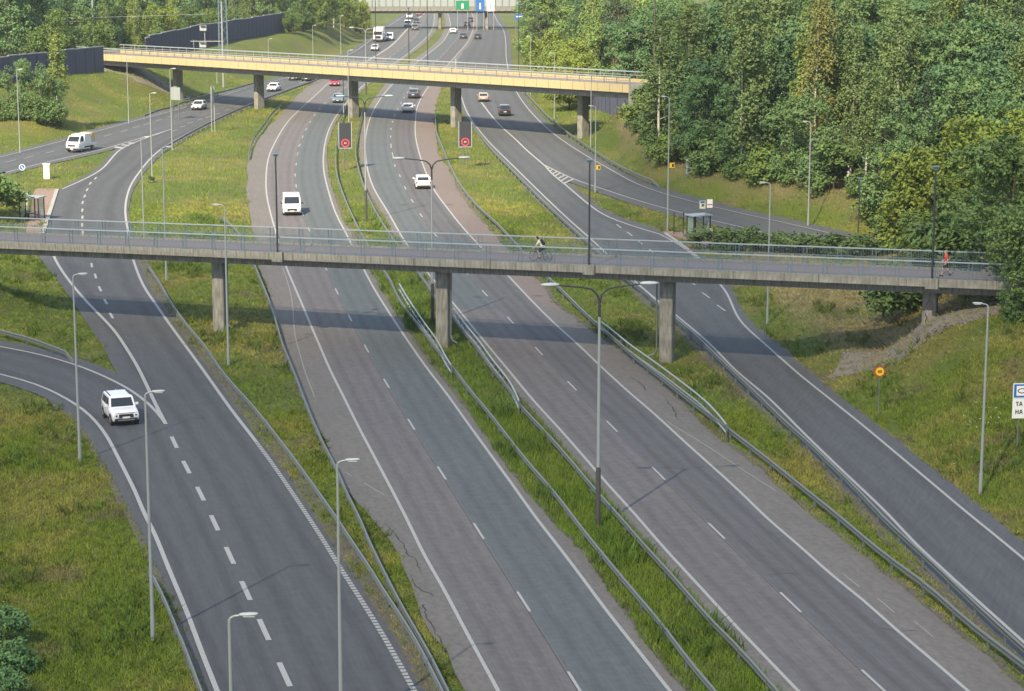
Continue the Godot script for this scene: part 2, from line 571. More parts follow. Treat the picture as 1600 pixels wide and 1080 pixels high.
const LINES := {
	"LL": [-29.72, 773.84, -30.21, 741.35, -30.67, 688.32, -30.52, 623.36, -30.59, 551.63, -32.10, 504.07, -34.04, 461.94, -35.58, 427.98, -35.51, 404.01, -35.39, 368.37, -35.08, 341.20, -33.83, 312.92, -32.35, 288.89, -30.59, 270.00, -28.41, 250.29, -26.31, 234.54, -23.95, 218.26, -20.87, 197.11, -18.92, 185.38, -17.03, 174.18, -15.60, 165.57, -14.17, 157.12, -12.69, 148.36, -10.98, 139.01, -9.47, 130.72, -8.00, 122.95, -6.82, 116.71, -5.55, 109.91, -4.33, 103.05, -3.12, 97.05, -2.11, 91.68, -1.21, 87.04, -0.58, 83.79, 0.83, 76.22],
	"LD": [-28.82, 773.84, -28.32, 726.10, -27.12, 646.25, -26.43, 588.60, -27.42, 543.10, -28.05, 516.45, -30.00, 455.91, -31.55, 407.95, -32.28, 375.67, -31.57, 341.20, -30.37, 315.30, -28.79, 291.34, -27.49, 275.77, -26.73, 267.20, -25.51, 255.90, -24.08, 243.75, -22.33, 230.58, -20.59, 218.73, -16.79, 193.72, -14.78, 180.90, -12.74, 168.34, -10.62, 155.77, -8.47, 143.53, -6.24, 131.33, -3.97, 119.20, -1.70, 107.23, 0.53, 95.50, 2.60, 84.51, 4.24, 75.72],
	"LR": [-27.47, 773.84, -25.17, 711.46, -23.88, 666.63, -23.21, 627.07, -23.39, 585.33, -24.15, 551.63, -24.61, 526.79, -26.81, 470.22, -28.34, 424.51, -28.52, 362.60, -27.67, 330.35, -26.34, 305.99, -24.97, 287.29, -23.48, 270.71, -21.06, 249.07, -18.78, 230.58, -16.69, 216.41, -13.65, 195.22, -11.67, 182.04, -9.64, 169.77, -7.46, 157.12, -5.77, 147.80, -4.20, 139.69, -2.90, 132.48, -1.51, 124.91, 0.00, 116.71, 1.25, 109.79, 2.31, 104.45, 3.27, 99.47, 4.26, 94.18, 5.12, 89.94, 6.35, 83.83, 7.98, 75.85],
	"PLL": [-30.17, 773.84, -30.64, 741.35, -31.07, 688.32, -30.89, 623.36, -30.91, 551.63, -32.39, 504.07, -34.31, 461.94, -38.10, 436.91, -38.33, 381.16, -37.70, 358.85, -36.81, 325.18, -36.02, 305.99, -34.13, 281.03, -32.16, 263.10, -29.84, 244.33, -27.62, 228.01, -25.39, 212.79, -23.78, 201.02, -21.64, 187.27, -19.63, 174.93, -17.76, 163.54, -16.76, 157.12, -15.42, 148.91, -13.77, 139.50, -12.12, 130.81, -10.85, 124.51, -9.75, 119.20, -8.75, 114.31, -7.57, 110.66, -6.98, 109.17, -5.87, 103.88, -4.83, 98.55, -3.97, 93.72, -3.14, 90.42, -2.17, 84.51, -0.59, 76.22],
	"PLR": [-26.12, 773.84, -24.03, 711.46, -22.44, 658.32, -22.04, 619.70, -22.29, 578.90, -23.18, 540.31, -25.89, 466.04, -27.49, 421.09, -27.88, 362.60, -27.09, 330.35, -25.85, 305.99, -24.47, 287.29, -22.92, 270.71, -20.54, 249.07, -18.30, 230.58, -16.18, 216.41, -13.12, 195.22, -11.13, 182.04, -9.14, 169.91, -6.97, 157.12, -4.97, 146.28, -2.62, 133.83, -0.67, 122.95, 1.90, 109.79, 3.74, 102.01, 4.94, 94.65, 6.09, 87.90, 7.00, 83.83, 8.62, 75.91],
	"RL": [-22.96, 773.84, -21.21, 736.20, -18.74, 666.63, -18.09, 627.07, -18.07, 578.90, -19.02, 543.10, -20.61, 504.07, -22.15, 461.94, -22.99, 424.51, -23.27, 397.10, -23.03, 365.14, -22.19, 335.69, -21.11, 313.39, -19.76, 292.99, -17.97, 270.71, -16.02, 252.13, -13.46, 233.21, -10.50, 210.59, -8.10, 194.47, -6.30, 183.86, -4.68, 174.33, -1.89, 157.62, 0.00, 146.50, 1.33, 138.52, 2.94, 129.95, 4.11, 123.42, 5.02, 118.19, 6.55, 109.91, 7.61, 103.88, 8.92, 97.05, 9.89, 91.90, 10.79, 87.49, 11.53, 83.83, 13.25, 75.72],
	"RD": [-18.91, 773.84, -17.00, 721.16, -15.34, 658.32, -14.66, 598.62, -15.53, 554.54, -16.57, 506.50, -18.29, 459.91, -19.13, 416.07, -19.17, 375.67, -18.93, 350.40, -18.35, 330.35, -17.58, 315.30, -16.78, 301.53, -15.83, 288.89, -15.00, 278.00, -13.80, 266.50, -12.53, 254.00, -11.15, 241.74, -9.65, 229.54, -7.66, 215.04, -5.91, 203.03, -4.13, 191.34, -2.28, 179.93, -0.13, 167.36, 1.95, 154.81, 4.02, 142.77, 6.16, 130.81, 8.26, 119.13, 10.44, 107.29, 12.73, 95.40, 14.84, 84.73, 16.76, 75.60],
	"RR": [-14.41, 773.84, -12.43, 711.46, -11.42, 642.32, -11.59, 575.74, -13.32, 506.50, -14.73, 457.91, -15.78, 421.09, -16.11, 392.63, -16.02, 369.02, -15.13, 341.20, -14.13, 318.20, -12.51, 292.99, -10.78, 270.71, -8.88, 250.29, -6.95, 234.81, -5.10, 220.62, -3.42, 209.29, -0.86, 192.62, 0.00, 186.92, 1.68, 175.85, 3.23, 166.25, 4.86, 157.37, 5.97, 150.71, 7.48, 142.10, 9.08, 133.83, 10.20, 127.42, 11.49, 120.38, 12.46, 114.99, 13.33, 109.54, 14.34, 104.45, 15.23, 99.58, 16.12, 95.60, 16.87, 91.46, 17.61, 87.90, 18.40, 83.83, 20.02, 75.66],
	"RL1": [-22.96, 773.84, -21.21, 736.20, -18.74, 666.63, -18.09, 627.07, -18.07, 578.90, -19.02, 543.10, -20.61, 504.07, -22.15, 461.94, -22.99, 424.51, -23.27, 397.10, -23.03, 365.14, -22.19, 335.69, -21.11, 313.39, -19.76, 292.99, -17.97, 270.71, -16.02, 252.13, -13.46, 233.21, -10.50, 210.59, -8.10, 194.47, -6.30, 183.86, -4.29, 171.94],
	"RD1": [-18.91, 773.84, -17.00, 721.16, -15.34, 658.32, -14.66, 598.62, -15.53, 554.54, -16.57, 506.50, -18.29, 459.91, -19.13, 416.07, -19.17, 375.67, -18.93, 350.40, -18.35, 330.35, -17.58, 315.30, -16.78, 301.53, -15.83, 288.89, -15.00, 278.00, -13.80, 266.50, -12.53, 254.00, -11.15, 241.74, -9.65, 229.54, -7.66, 215.04, -5.91, 203.03, -4.13, 191.34, -2.28, 179.93, -0.91, 171.94],
	"RL2": [-4.29, 171.94, -1.89, 157.62, 0.00, 146.50, 1.33, 138.52, 2.94, 129.95, 4.11, 123.42, 5.02, 118.19, 6.55, 109.91, 7.61, 103.88, 8.92, 97.05, 9.89, 91.90, 10.79, 87.49, 11.53, 83.83, 13.25, 75.72],
	"RD2": [-0.91, 171.94, -0.13, 167.36, 1.95, 154.81, 4.02, 142.77, 6.16, 130.81, 8.26, 119.13, 10.44, 107.29, 12.73, 95.40, 14.84, 84.73, 16.76, 75.60],
	"PRL": [-24.77, 773.84, -22.71, 736.20, -20.58, 679.48, -19.74, 627.07, -19.59, 578.90, -20.61, 543.10, -22.23, 504.07, -23.64, 461.94, -24.36, 424.51, -24.44, 397.10, -24.05, 362.60, -23.08, 335.69, -21.94, 313.39, -20.54, 292.99, -18.69, 270.71, -16.76, 252.13, -14.15, 233.21, -11.19, 210.59, -8.79, 194.47, -7.01, 183.86, -5.36, 174.33, -2.60, 157.62, -0.66, 146.50, 0.71, 138.52, 2.24, 129.95, 3.36, 123.42, 4.30, 118.19, 5.85, 109.91, 6.91, 103.88, 8.24, 97.05, 9.18, 91.90, 10.06, 87.49, 10.75, 83.83, 12.39, 75.79],
	"PRR": [-13.06, 773.84, -11.18, 711.46, -10.29, 642.32, -10.58, 585.33, -11.82, 518.99, -12.86, 457.91, -13.28, 416.07, -13.09, 378.39, -12.13, 341.20, -10.78, 310.57, -9.62, 288.89, -7.67, 270.71, -6.33, 252.13, -4.54, 235.89, -2.49, 220.62, -1.45, 212.79, 0.00, 203.03, 1.71, 191.52, 2.73, 182.86, 3.73, 173.43, 4.83, 168.48, 6.10, 163.01, 7.17, 157.37, 9.01, 150.03, 10.29, 142.50, 11.55, 133.47, 12.40, 128.25, 13.44, 122.64, 14.33, 118.19, 15.77, 109.79, 16.74, 105.59, 17.69, 100.62, 18.49, 96.56, 19.40, 91.90, 20.09, 87.49, 20.76, 83.98, 22.24, 75.60],
	"SL": [-12.90, 501.66, -11.17, 438.74, -9.50, 400.15, -7.04, 352.77, -3.47, 310.57, 0.00, 278.76, 3.64, 246.09, 5.85, 227.00, 7.34, 215.04, 8.17, 208.44, 9.26, 198.27, 10.26, 189.37, 11.95, 176.47, 12.84, 170.49, 14.62, 157.37, 15.53, 147.80, 16.75, 139.10, 17.82, 128.25, 18.74, 119.64, 19.80, 109.91, 20.09, 105.94, 21.01, 98.05, 22.09, 89.73, 23.43, 79.48],
	"PSL": [-13.06, 773.84, -11.18, 711.46, -10.29, 642.32, -10.58, 585.33, -11.82, 518.99, -12.60, 478.80, -11.67, 433.29, -10.01, 397.10, -7.61, 350.40, -4.09, 308.72, -0.65, 277.26, 3.04, 244.91, 5.28, 225.49, 6.77, 213.24, 7.61, 206.74, 8.72, 196.73, 9.74, 187.97, 11.38, 174.93, 12.26, 168.77, 13.95, 155.65, 14.83, 146.07, 16.03, 137.56, 17.11, 126.93, 18.05, 118.34, 19.08, 108.80, 19.39, 104.90, 20.31, 97.05, 21.38, 88.64, 22.78, 78.48],
	"SRF": [-6.13, 751.88, -4.41, 688.32, -2.84, 650.22, -1.95, 608.98, -1.55, 560.44, -1.33, 506.50, -0.52, 446.21, 0.71, 404.80, 2.68, 365.14, 5.89, 323.15, 9.14, 295.50, 12.60, 272.14, 15.16, 256.54, 18.19, 246.09, 21.18, 238.64, 24.06, 232.15, 26.84, 226.49, 30.02, 220.15, 32.78, 213.69, 36.41, 204.25],
	"PSRF": [-4.59, 751.88, -2.81, 688.32, -1.32, 646.25, -0.53, 608.98, -0.33, 560.44, -0.15, 506.50, 0.52, 446.21, 1.78, 404.80, 3.67, 367.72, 6.90, 326.20, 10.12, 298.92, 13.42, 275.77, 16.00, 260.43, 18.94, 250.29, 21.88, 242.60, 24.79, 235.89, 27.59, 230.06, 30.80, 223.52, 33.77, 216.87, 37.53, 207.16],
	"SM": [-5.33, 378.39, -3.42, 352.77, -1.46, 330.35, 0.00, 317.23, 2.18, 295.50, 4.25, 277.26],
	"GOREL": [4.25, 277.26, 4.78, 270.00, 6.56, 255.26, 8.47, 238.64, 10.13, 228.01, 11.87, 222.55, 13.40, 218.26, 14.80, 215.04],
	"EL": [4.26, 278.00, 6.32, 267.89, 8.21, 259.78, 10.48, 253.37, 13.66, 243.17, 17.30, 233.74, 20.17, 227.00, 23.35, 220.62, 27.04, 211.91, 31.67, 201.02],
	"PEL": [6.20, 262.43, 7.96, 256.54, 9.96, 249.68, 13.12, 239.76, 16.73, 230.58, 19.58, 224.01, 22.74, 217.80, 26.36, 208.87, 30.89, 197.88],
	"SB": [14.80, 215.04, 16.21, 207.59, 16.83, 202.22, 17.39, 194.84, 17.79, 186.58, 18.05, 179.61, 17.82, 171.94, 17.84, 165.70, 18.30, 160.91, 18.71, 156.87, 19.78, 146.28, 20.80, 138.13, 21.71, 130.81, 22.49, 123.88, 23.19, 117.62, 24.03, 110.16, 24.55, 105.94, 24.98, 102.23, 26.40, 89.31],
	"PSM": [-5.63, 773.84, -3.77, 646.25, -2.78, 560.44, -2.82, 483.20, -3.11, 424.51, -3.16, 385.38, -1.55, 352.77, 0.29, 330.35, 1.85, 315.30, 3.92, 295.50, 5.86, 275.77, 6.55, 261.10, 7.77, 250.29, 9.22, 239.76, 10.58, 230.58, 12.36, 225.49, 13.90, 221.10, 15.41, 216.41, 16.62, 208.87, 17.32, 203.84, 17.99, 196.35, 18.63, 185.55, 18.48, 174.33, 18.64, 166.25, 19.27, 160.91, 20.26, 150.03, 21.75, 137.56, 23.10, 127.42, 24.19, 118.19, 25.13, 109.66, 25.62, 105.02, 26.99, 91.46],
	"PEX": [-6.21, 711.46, -4.32, 591.90, -4.44, 506.50, -5.18, 442.44, -5.18, 392.63, -3.42, 352.77, -1.46, 330.35, 0.00, 317.23, 2.18, 295.50, 4.25, 277.26, 6.20, 262.43, 7.96, 256.54, 9.96, 249.68, 13.12, 239.76, 16.73, 230.58, 19.58, 224.01, 22.74, 217.80, 26.36, 208.87, 30.89, 197.88],
	"PSB": [15.41, 216.41, 16.62, 208.87, 17.32, 203.84, 17.99, 196.35, 18.63, 185.55, 18.48, 174.33, 18.64, 166.25, 19.27, 160.91, 20.26, 150.03, 21.75, 137.56, 23.10, 127.42, 24.19, 118.19, 25.13, 109.66, 25.62, 105.02, 26.99, 91.46],
	"GU": [-69.95, 275.77, -67.91, 288.09, -63.97, 310.57, -59.75, 338.98, -55.86, 362.60, -54.51, 371.65, -48.93, 417.73, -46.03, 433.29, -41.80, 476.62, -38.26, 524.17, -37.58, 572.61, -37.54, 634.60, -36.97, 675.14, -36.18, 731.12, -34.90, 773.84],
	"PGU": [-70.69, 278.76, -68.66, 291.34, -64.92, 315.30, -60.72, 344.59, -56.83, 369.02, -55.48, 378.39, -49.91, 426.24, -46.99, 442.44, -42.76, 487.69, -39.66, 534.82, -39.05, 582.10, -39.12, 642.32, -38.64, 683.87, -37.71, 736.20, -36.51, 779.54],
	"GL": [-65.65, 258.47, -63.41, 268.59, -60.13, 283.35, -55.48, 301.53, -54.91, 306.89, -51.75, 324.16, -50.11, 341.20, -48.12, 356.39, -45.19, 385.38, -42.48, 414.42, -38.58, 442.44, -34.34, 466.04, -32.25, 506.50, -30.75, 554.54, -30.70, 627.07, -30.87, 692.83, -30.42, 746.58],
	"PGL": [-65.01, 255.90, -62.77, 265.82, -59.49, 280.27, -55.26, 295.50, -53.14, 308.72, -50.05, 316.26, -48.09, 327.23, -46.51, 336.78, -45.35, 355.18, -43.69, 374.32, -41.50, 404.80, -37.95, 435.09, -34.04, 461.94, -32.10, 504.07, -30.59, 551.63, -30.52, 623.36, -30.67, 688.32, -30.21, 741.35, -30.17, 773.84],
	"AR": [-44.38, 378.39, -46.13, 358.85, -47.30, 338.98, -48.04, 315.30, -48.31, 305.08, -47.93, 290.52, -46.44, 270.00, -45.16, 256.54, -43.53, 244.33, -41.74, 233.21, -39.15, 219.67, -37.10, 209.29, -35.56, 201.42, -33.80, 193.35, -31.40, 183.20, -29.11, 174.93, -26.49, 165.57, -24.06, 157.12, -21.87, 149.47, -19.75, 141.99, -17.83, 135.20, -15.32, 126.76, -13.79, 121.43, -12.48, 116.71, -10.68, 110.04, -9.50, 105.59, -8.23, 100.62, -7.08, 96.32, -5.93, 91.90, -4.69, 86.84, -3.99, 83.83, -2.23, 76.22],
	"PAR": [-43.69, 374.32, -45.35, 355.18, -46.41, 334.61, -47.11, 311.51, -47.27, 300.65, -46.81, 285.70, -45.46, 266.50, -44.25, 253.37, -42.84, 242.60, -41.27, 232.68, -38.76, 219.67, -36.66, 209.29, -35.08, 201.42, -33.31, 193.35, -30.91, 183.20, -28.67, 174.93, -26.04, 165.57, -23.63, 157.12, -21.45, 149.47, -19.35, 141.99, -17.44, 135.20, -14.94, 126.76, -13.42, 121.43, -12.11, 116.71, -10.31, 110.04, -9.11, 105.59, -7.81, 100.62, -6.67, 96.32, -5.54, 91.90, -4.29, 86.84, -3.58, 83.83, -1.85, 76.22],
	"AL": [-51.75, 324.16, -53.82, 300.65, -52.91, 287.29, -51.62, 272.14, -51.89, 261.10, -52.50, 252.75],
	"PAL": [-48.61, 360.09, -50.77, 345.74, -51.91, 328.26, -52.72, 320.16, -54.75, 302.41, -53.80, 288.89, -52.45, 273.58, -52.69, 262.43, -52.88, 252.75, -50.27, 235.89, -48.19, 223.03, -46.45, 211.47, -44.21, 201.02, -40.24, 189.02, -35.54, 174.33, -32.45, 164.34, -30.13, 157.12, -28.48, 151.17, -26.99, 146.07, -24.63, 139.89, -21.44, 131.33, -20.20, 126.60, -18.58, 120.53, -16.96, 114.72, -15.40, 108.80, -12.38, 97.15, -9.41, 85.66, -7.00, 76.22],
	"AL2": [-46.35, 214.59, -43.65, 204.05, -40.90, 194.28, -37.42, 183.28, -34.32, 174.18, -31.69, 166.94, -29.86, 161.56, -28.53, 157.12, -26.45, 150.03, -24.70, 143.53, -23.03, 137.17, -21.44, 131.33],
	"BU": [-42.06, 159.63, -37.52, 156.51, -34.68, 154.21, -30.84, 150.03, -27.94, 145.85, -25.93, 142.50, -24.46, 139.50, -23.31, 136.98, -22.33, 134.19, -21.44, 131.33],
	"PBU": [-42.72, 162.22, -38.06, 158.87, -34.91, 156.38, -30.89, 151.86, -28.27, 148.25, -26.90, 146.07, -24.58, 140.88, -21.44, 131.33, -20.20, 126.60, -18.58, 120.53, -16.96, 114.72, -15.40, 108.80, -12.38, 97.15, -9.41, 85.66, -7.00, 76.22],
	"BL": [-39.62, 150.03, -35.26, 146.71, -33.13, 144.58, -30.90, 141.69, -28.98, 138.52, -27.35, 135.48, -25.89, 132.04, -24.66, 128.59, -23.28, 124.12, -21.92, 119.57, -20.45, 114.65, -19.26, 110.29, -18.45, 107.71, -16.58, 100.89, -14.60, 93.72, -13.22, 88.47, -11.97, 83.83, -9.81, 75.91],
	"THIN1": [-20.60, 193.35, -18.97, 182.86, -17.85, 174.33, -16.11, 159.12, -15.60, 155.90, -14.49, 148.47, -12.90, 139.10],
	"THIN2": [-8.19, 116.92, -6.91, 114.31],
	"THIN3": [-9.40, 119.35, -8.98, 118.48],
	"THIN4": [9.68, 132.04, 10.53, 129.10, 11.45, 126.28, 12.15, 123.57, 12.82, 120.98, 13.47, 118.48, 14.12, 116.36, 14.42, 115.26],
	"CURBR": [15.34, 215.49, 16.28, 208.44, 16.89, 203.03, 17.36, 197.88],
	"CURBL": [-52.97, 252.13, -50.27, 235.89, -48.12, 223.03, -46.73, 214.59],
	"PBL": [-39.00, 147.59, -34.67, 144.16, -32.74, 142.30, -30.94, 139.89, -29.17, 136.80, -27.69, 133.47, -26.36, 129.95, -24.88, 125.63, -23.37, 121.12, -21.61, 115.81, -20.13, 111.04, -19.26, 108.31, -17.24, 101.26, -15.15, 93.99, -13.63, 88.47, -12.39, 83.83, -10.21, 75.91],
}
const RAILS := {
	"GR1": [-32.46, 191.42, -30.19, 183.28, -26.99, 170.61, -24.64, 162.17, -22.19, 154.01, -19.06, 142.54, -16.00, 132.78, -13.68, 124.71, -11.53, 117.09, -10.23, 112.27, -9.02, 107.81, -7.88, 103.34, -6.83, 99.31, -5.84, 95.27, -4.93, 91.72, -4.07, 88.24, -3.26, 84.45, -2.76, 82.04, -1.28, 74.91],
	"GR2": [-30.27, 224.15, -27.66, 215.45, -24.94, 202.34, -23.27, 193.66, -22.11, 187.09, -19.96, 175.16, -18.10, 164.07, -16.67, 154.99, -14.73, 144.23, -12.72, 132.78, -11.05, 123.90, -9.84, 118.10, -8.81, 112.54, -7.79, 107.57, -6.88, 102.55, -6.01, 98.27, -5.20, 94.31, -4.48, 91.09, -3.79, 88.07, -3.09, 84.84, -2.54, 82.04, -1.04, 74.60],
	"GR2F": [-38.82, 367.66, -38.52, 350.00, -37.45, 328.54, -36.86, 313.34, -35.86, 298.58, -34.51, 284.33],
	"GR3": [-27.72, 366.34, -26.29, 333.93, -24.24, 299.46, -22.68, 278.84, -21.36, 264.24, -19.02, 243.77, -16.71, 225.67, -14.73, 211.35, -11.65, 191.05, -10.21, 182.27, -9.44, 175.78, -7.98, 166.85, -6.41, 158.76, -5.62, 153.77, -4.19, 146.84, -2.62, 138.08, -1.39, 131.87, 0.00, 124.22, 1.14, 118.10, 2.23, 112.94, 3.17, 107.57, 3.94, 103.34, 4.58, 100.05, 5.42, 95.76, 6.10, 92.45, 6.82, 88.66, 7.27, 85.78, 8.04, 82.04, 9.52, 74.60],
	"GR4": [-24.43, 357.36, -22.81, 323.31, -21.16, 293.39, -19.10, 269.90, -16.10, 242.00, -14.03, 225.67, -11.86, 210.46, -8.66, 190.32, -6.97, 179.95, -6.11, 173.62, -4.62, 166.29, -3.74, 160.32, -2.53, 153.53, -1.68, 147.50, 0.00, 138.08, 0.49, 134.25, 1.92, 127.18, 3.49, 118.84, 4.47, 113.20, 5.62, 107.33, 6.43, 102.78, 7.25, 98.79, 7.99, 94.79, 8.70, 90.82, 9.54, 87.24, 10.23, 83.46, 11.74, 75.53],
	"GR5": [-12.18, 348.80, -11.31, 323.31, -9.70, 299.46, -7.11, 264.94, -5.76, 249.82, -3.42, 230.87, -1.63, 219.72, 0.00, 207.82, 1.29, 197.52, 2.62, 187.44, 3.63, 181.60, 4.90, 172.70, 6.42, 162.71, 7.58, 156.23, 8.21, 152.10, 9.58, 145.09, 11.27, 136.14, 12.94, 128.02, 14.53, 120.03, 15.80, 113.20, 16.89, 107.33, 17.84, 101.67, 19.10, 95.96, 19.86, 90.82, 21.02, 85.23, 22.51, 77.13],
	"GR6": [-6.82, 341.78, -3.34, 298.58, 0.00, 267.75, 3.18, 239.12, 5.36, 220.69, 6.83, 209.13, 8.22, 197.52, 9.64, 184.99, 10.90, 178.32, 11.56, 172.10, 12.57, 164.89, 13.37, 159.53, 14.03, 153.53, 14.81, 146.39, 16.17, 134.25, 16.72, 128.88, 17.33, 124.71, 17.73, 120.79, 18.21, 116.66, 18.65, 112.27, 19.00, 107.69, 19.50, 103.68, 19.98, 99.84, 20.44, 95.76, 20.89, 91.72, 21.41, 87.82, 22.68, 77.79],
	"GR7": [2.32, 396.17, 5.15, 351.20, 7.34, 324.34, 9.90, 300.35, 12.36, 279.61, 14.81, 264.24, 17.23, 253.60],
	"GR8": [-41.64, 161.90, -38.25, 159.79, -36.71, 158.25, -35.09, 156.23, -33.36, 154.01, -30.86, 150.23],
	"GR9": [-17.19, 99.00, -16.66, 97.25, -15.65, 94.03, -14.43, 89.77, -13.39, 86.02, -12.30, 82.04, -10.13, 74.29],
	"GR10": [-47.34, 293.39, -47.02, 308.58, -46.29, 331.75, -45.15, 351.20, -43.76, 370.33, -40.93, 399.26, -37.69, 429.39],
	"GR11": [-58.09, 344.09, -57.33, 348.80, -55.22, 359.88, -55.11, 381.39, -52.23, 396.17, -49.21, 417.15],
	"GR3B": [-9.38, 178.84, -8.36, 171.90, -6.77, 161.87, -5.16, 152.43, -4.55, 147.31, -4.13, 144.87],
	"GR4B": [-4.53, 166.88, -3.61, 160.79, -2.40, 153.89, -1.55, 147.99, 0.00, 138.39, 0.44, 133.56],
	"GR5B": [6.74, 161.06, 7.23, 158.95, 8.24, 152.91, 9.53, 147.08, 10.64, 141.66, 12.40, 131.90, 12.84, 126.98],
	"GR11B": [-56.21, 369.38, -55.38, 374.88],
}
const DASHES := {
	"DASH_L": [-16.79, 193.72, -14.78, 180.90, -12.74, 168.34, -10.62, 155.77, -8.47, 143.53, -6.24, 131.33, -3.97, 119.20, -1.70, 107.23, 0.53, 95.50, 2.60, 84.51, -20.59, 218.73, -22.33, 230.58, -24.08, 243.75, -25.51, 255.90, -26.73, 267.20, -27.81, 279.51, -28.79, 291.34, -29.69, 303.30, -30.37, 315.30, -30.97, 327.23],
	"DASH_R": [-13.80, 266.50, -12.53, 254.00, -11.15, 241.74, -9.65, 229.54, -7.66, 215.04, -5.91, 203.03, -4.13, 191.34, -2.28, 179.93, -0.13, 167.36, 1.95, 154.81, 4.02, 142.77, 6.16, 130.81, 8.26, 119.13, 10.44, 107.29, 12.73, 95.40, 14.84, 84.73, -15.00, 278.00, -15.83, 288.89, -16.78, 301.53],
	"DASH_A": [-50.69, 263.77, -50.31, 258.47, -49.47, 252.13, -48.60, 246.09, -47.71, 240.32, -46.47, 233.74, -45.35, 228.01, -44.23, 222.06, -43.07, 216.41, -41.76, 210.59, -40.67, 205.91, -39.63, 201.42, -38.15, 195.22, -36.64, 189.02, -34.98, 182.20, -33.33, 175.85, -31.68, 169.34],
	"DASH_M": [-20.20, 126.60, -18.58, 120.53, -16.95, 114.65, -15.40, 108.80, -13.85, 102.88, -12.38, 97.15, -10.90, 91.46, -9.40, 85.66],
	"DASH_S": [10.95, 221.10, 11.76, 215.49, 12.45, 209.73, 13.17, 204.25, 13.79, 199.05, 14.35, 194.47, 14.91, 189.73, 15.53, 185.55, 16.18, 178.97, 16.88, 172.83],
	"DASH_G": [-65.40, 283.35, -64.09, 288.09, -62.66, 294.66, -61.43, 302.41, -60.13, 309.64, -59.14, 318.20, -57.93, 325.18, -57.27, 331.41, -56.40, 336.78, -55.68, 343.45, -54.94, 350.40, -53.98, 356.39, -53.17, 363.86, -52.14, 370.33, -51.26, 378.39],
	"DASH_H": [-50.63, 326.20, -50.32, 332.47, -50.09, 338.98, -49.39, 344.59, -48.71, 349.22, -47.96, 355.18, -47.35, 362.60, -46.55, 369.02],
	"DASH_P": [16.02, 98.76, 17.01, 94.93, 18.10, 91.55],
}


# ---------------------------------------------------------------- terrain
const ROAD_EDGES := ["PLL", "PLR", "PRL", "PRR", "PSL", "PSM", "PEX", "PSRF", "PGU", "PGL", "PAL", "PAR", "PBU", "PBL"]
const ROAD_AREAS := [["PLL", "PLR"], ["PRL", "PRR"], ["PSL", "PSM"], ["PEX", "PSRF"], ["PGU", "PGL"], ["PAL", "PAR"], ["PBU", "PBL"]]
# crests and hollows of the ground: x, distance, height
const CRESTS := [
	[-140, 315, 5.2, -84.6, 335.8, 5.2, -76.7, 363.9, 5.2, -70.8, 379.8, 5.2],
	[-84, 392, 6.6, -74.5, 397, 6.3, -110, 400, 6.6],
	[-69.2, 419.4, 5.0, -64.7, 463.6, 5.0, -58.4, 500.5, 5.0, -53.3, 530.6, 5.0, -49, 600, 4.0],
	[-100, 420, 5.5, -90, 520, 5.0, -70, 600, 4.5],
	[-62, 352, 1.6, -58, 366, 1.8],
	[30.0, 144.4, 5.0, 34, 143, 6.2, 60, 134, 6.6],
	[24.6, 150.5, 1.2, 23.6, 142.5, 0.9],
	[33, 150, 5.2, 36, 160, 4.2, 44, 185, 3.6],
	[33, 138, 5.2, 40, 126, 4.6, 48, 108, 4.2],
	[29.5, 128, 1.5, 28.5, 118, 1.0, 31, 106, 0.9],
	[23.5, 160, 1.4, 24, 172, 1.2, 29, 182, 1.0],
	[39.5, 208, 2.6, 37, 224, 2.8, 31.5, 235, 2.7, 25, 248, 2.1, 21.4, 260, 2.2, 18.4, 271, 2.6, 16.8, 285, 3.6, 17, 298, 5.0],
	[60, 230, 5.0, 45, 270, 5.0, 36, 300, 6.0, 60, 330, 7.0],
	[18.6, 305.5, 6.3, 24, 300, 6.6, 45, 282, 7.0],
	[13.5, 326, 1.0, 17, 340, 1.6],
	[24, 345, 3.0, 20, 400, 2.4, 16, 480, 2.0, 14, 600, 2.0],
	[-46, 168, 3.2, -56, 176, 5.0, -90, 190, 6.0],
	[-38, 158, 0.9, -42, 152, 1.0],
	[-26.5, 112, -0.9, -21.5, 96, -1.0, -17, 78, -1.0],
	[-33, 124, 0.3, -31, 105, 0.5, -26, 82, 0.9, -45, 100, 2.6],
	[-66, 215, 1.0, -75, 235, 1.5],
	[-70, 322, 2.4, -64, 326, 1.8],
]
const GRID_X := -134.0
const GRID_D := 56.0
const GRID_STEP := 2.5
const GRID_W := 100
const GRID_H := 230
var grid := PackedFloat32Array()
var near_road := PackedFloat32Array()
var areas := []
var area_box := []


func flat_points(flat: Array) -> PackedVector2Array:
	var out := PackedVector2Array()
	for i in range(0, flat.size(), 2):
		out.append(Vector2(flat[i], flat[i + 1]))
	return out


func box_of(pl: PackedVector2Array) -> Rect2:
	var r := Rect2(pl[0], Vector2.ZERO)
	for p in pl:
		r = r.expand(p)
	return r


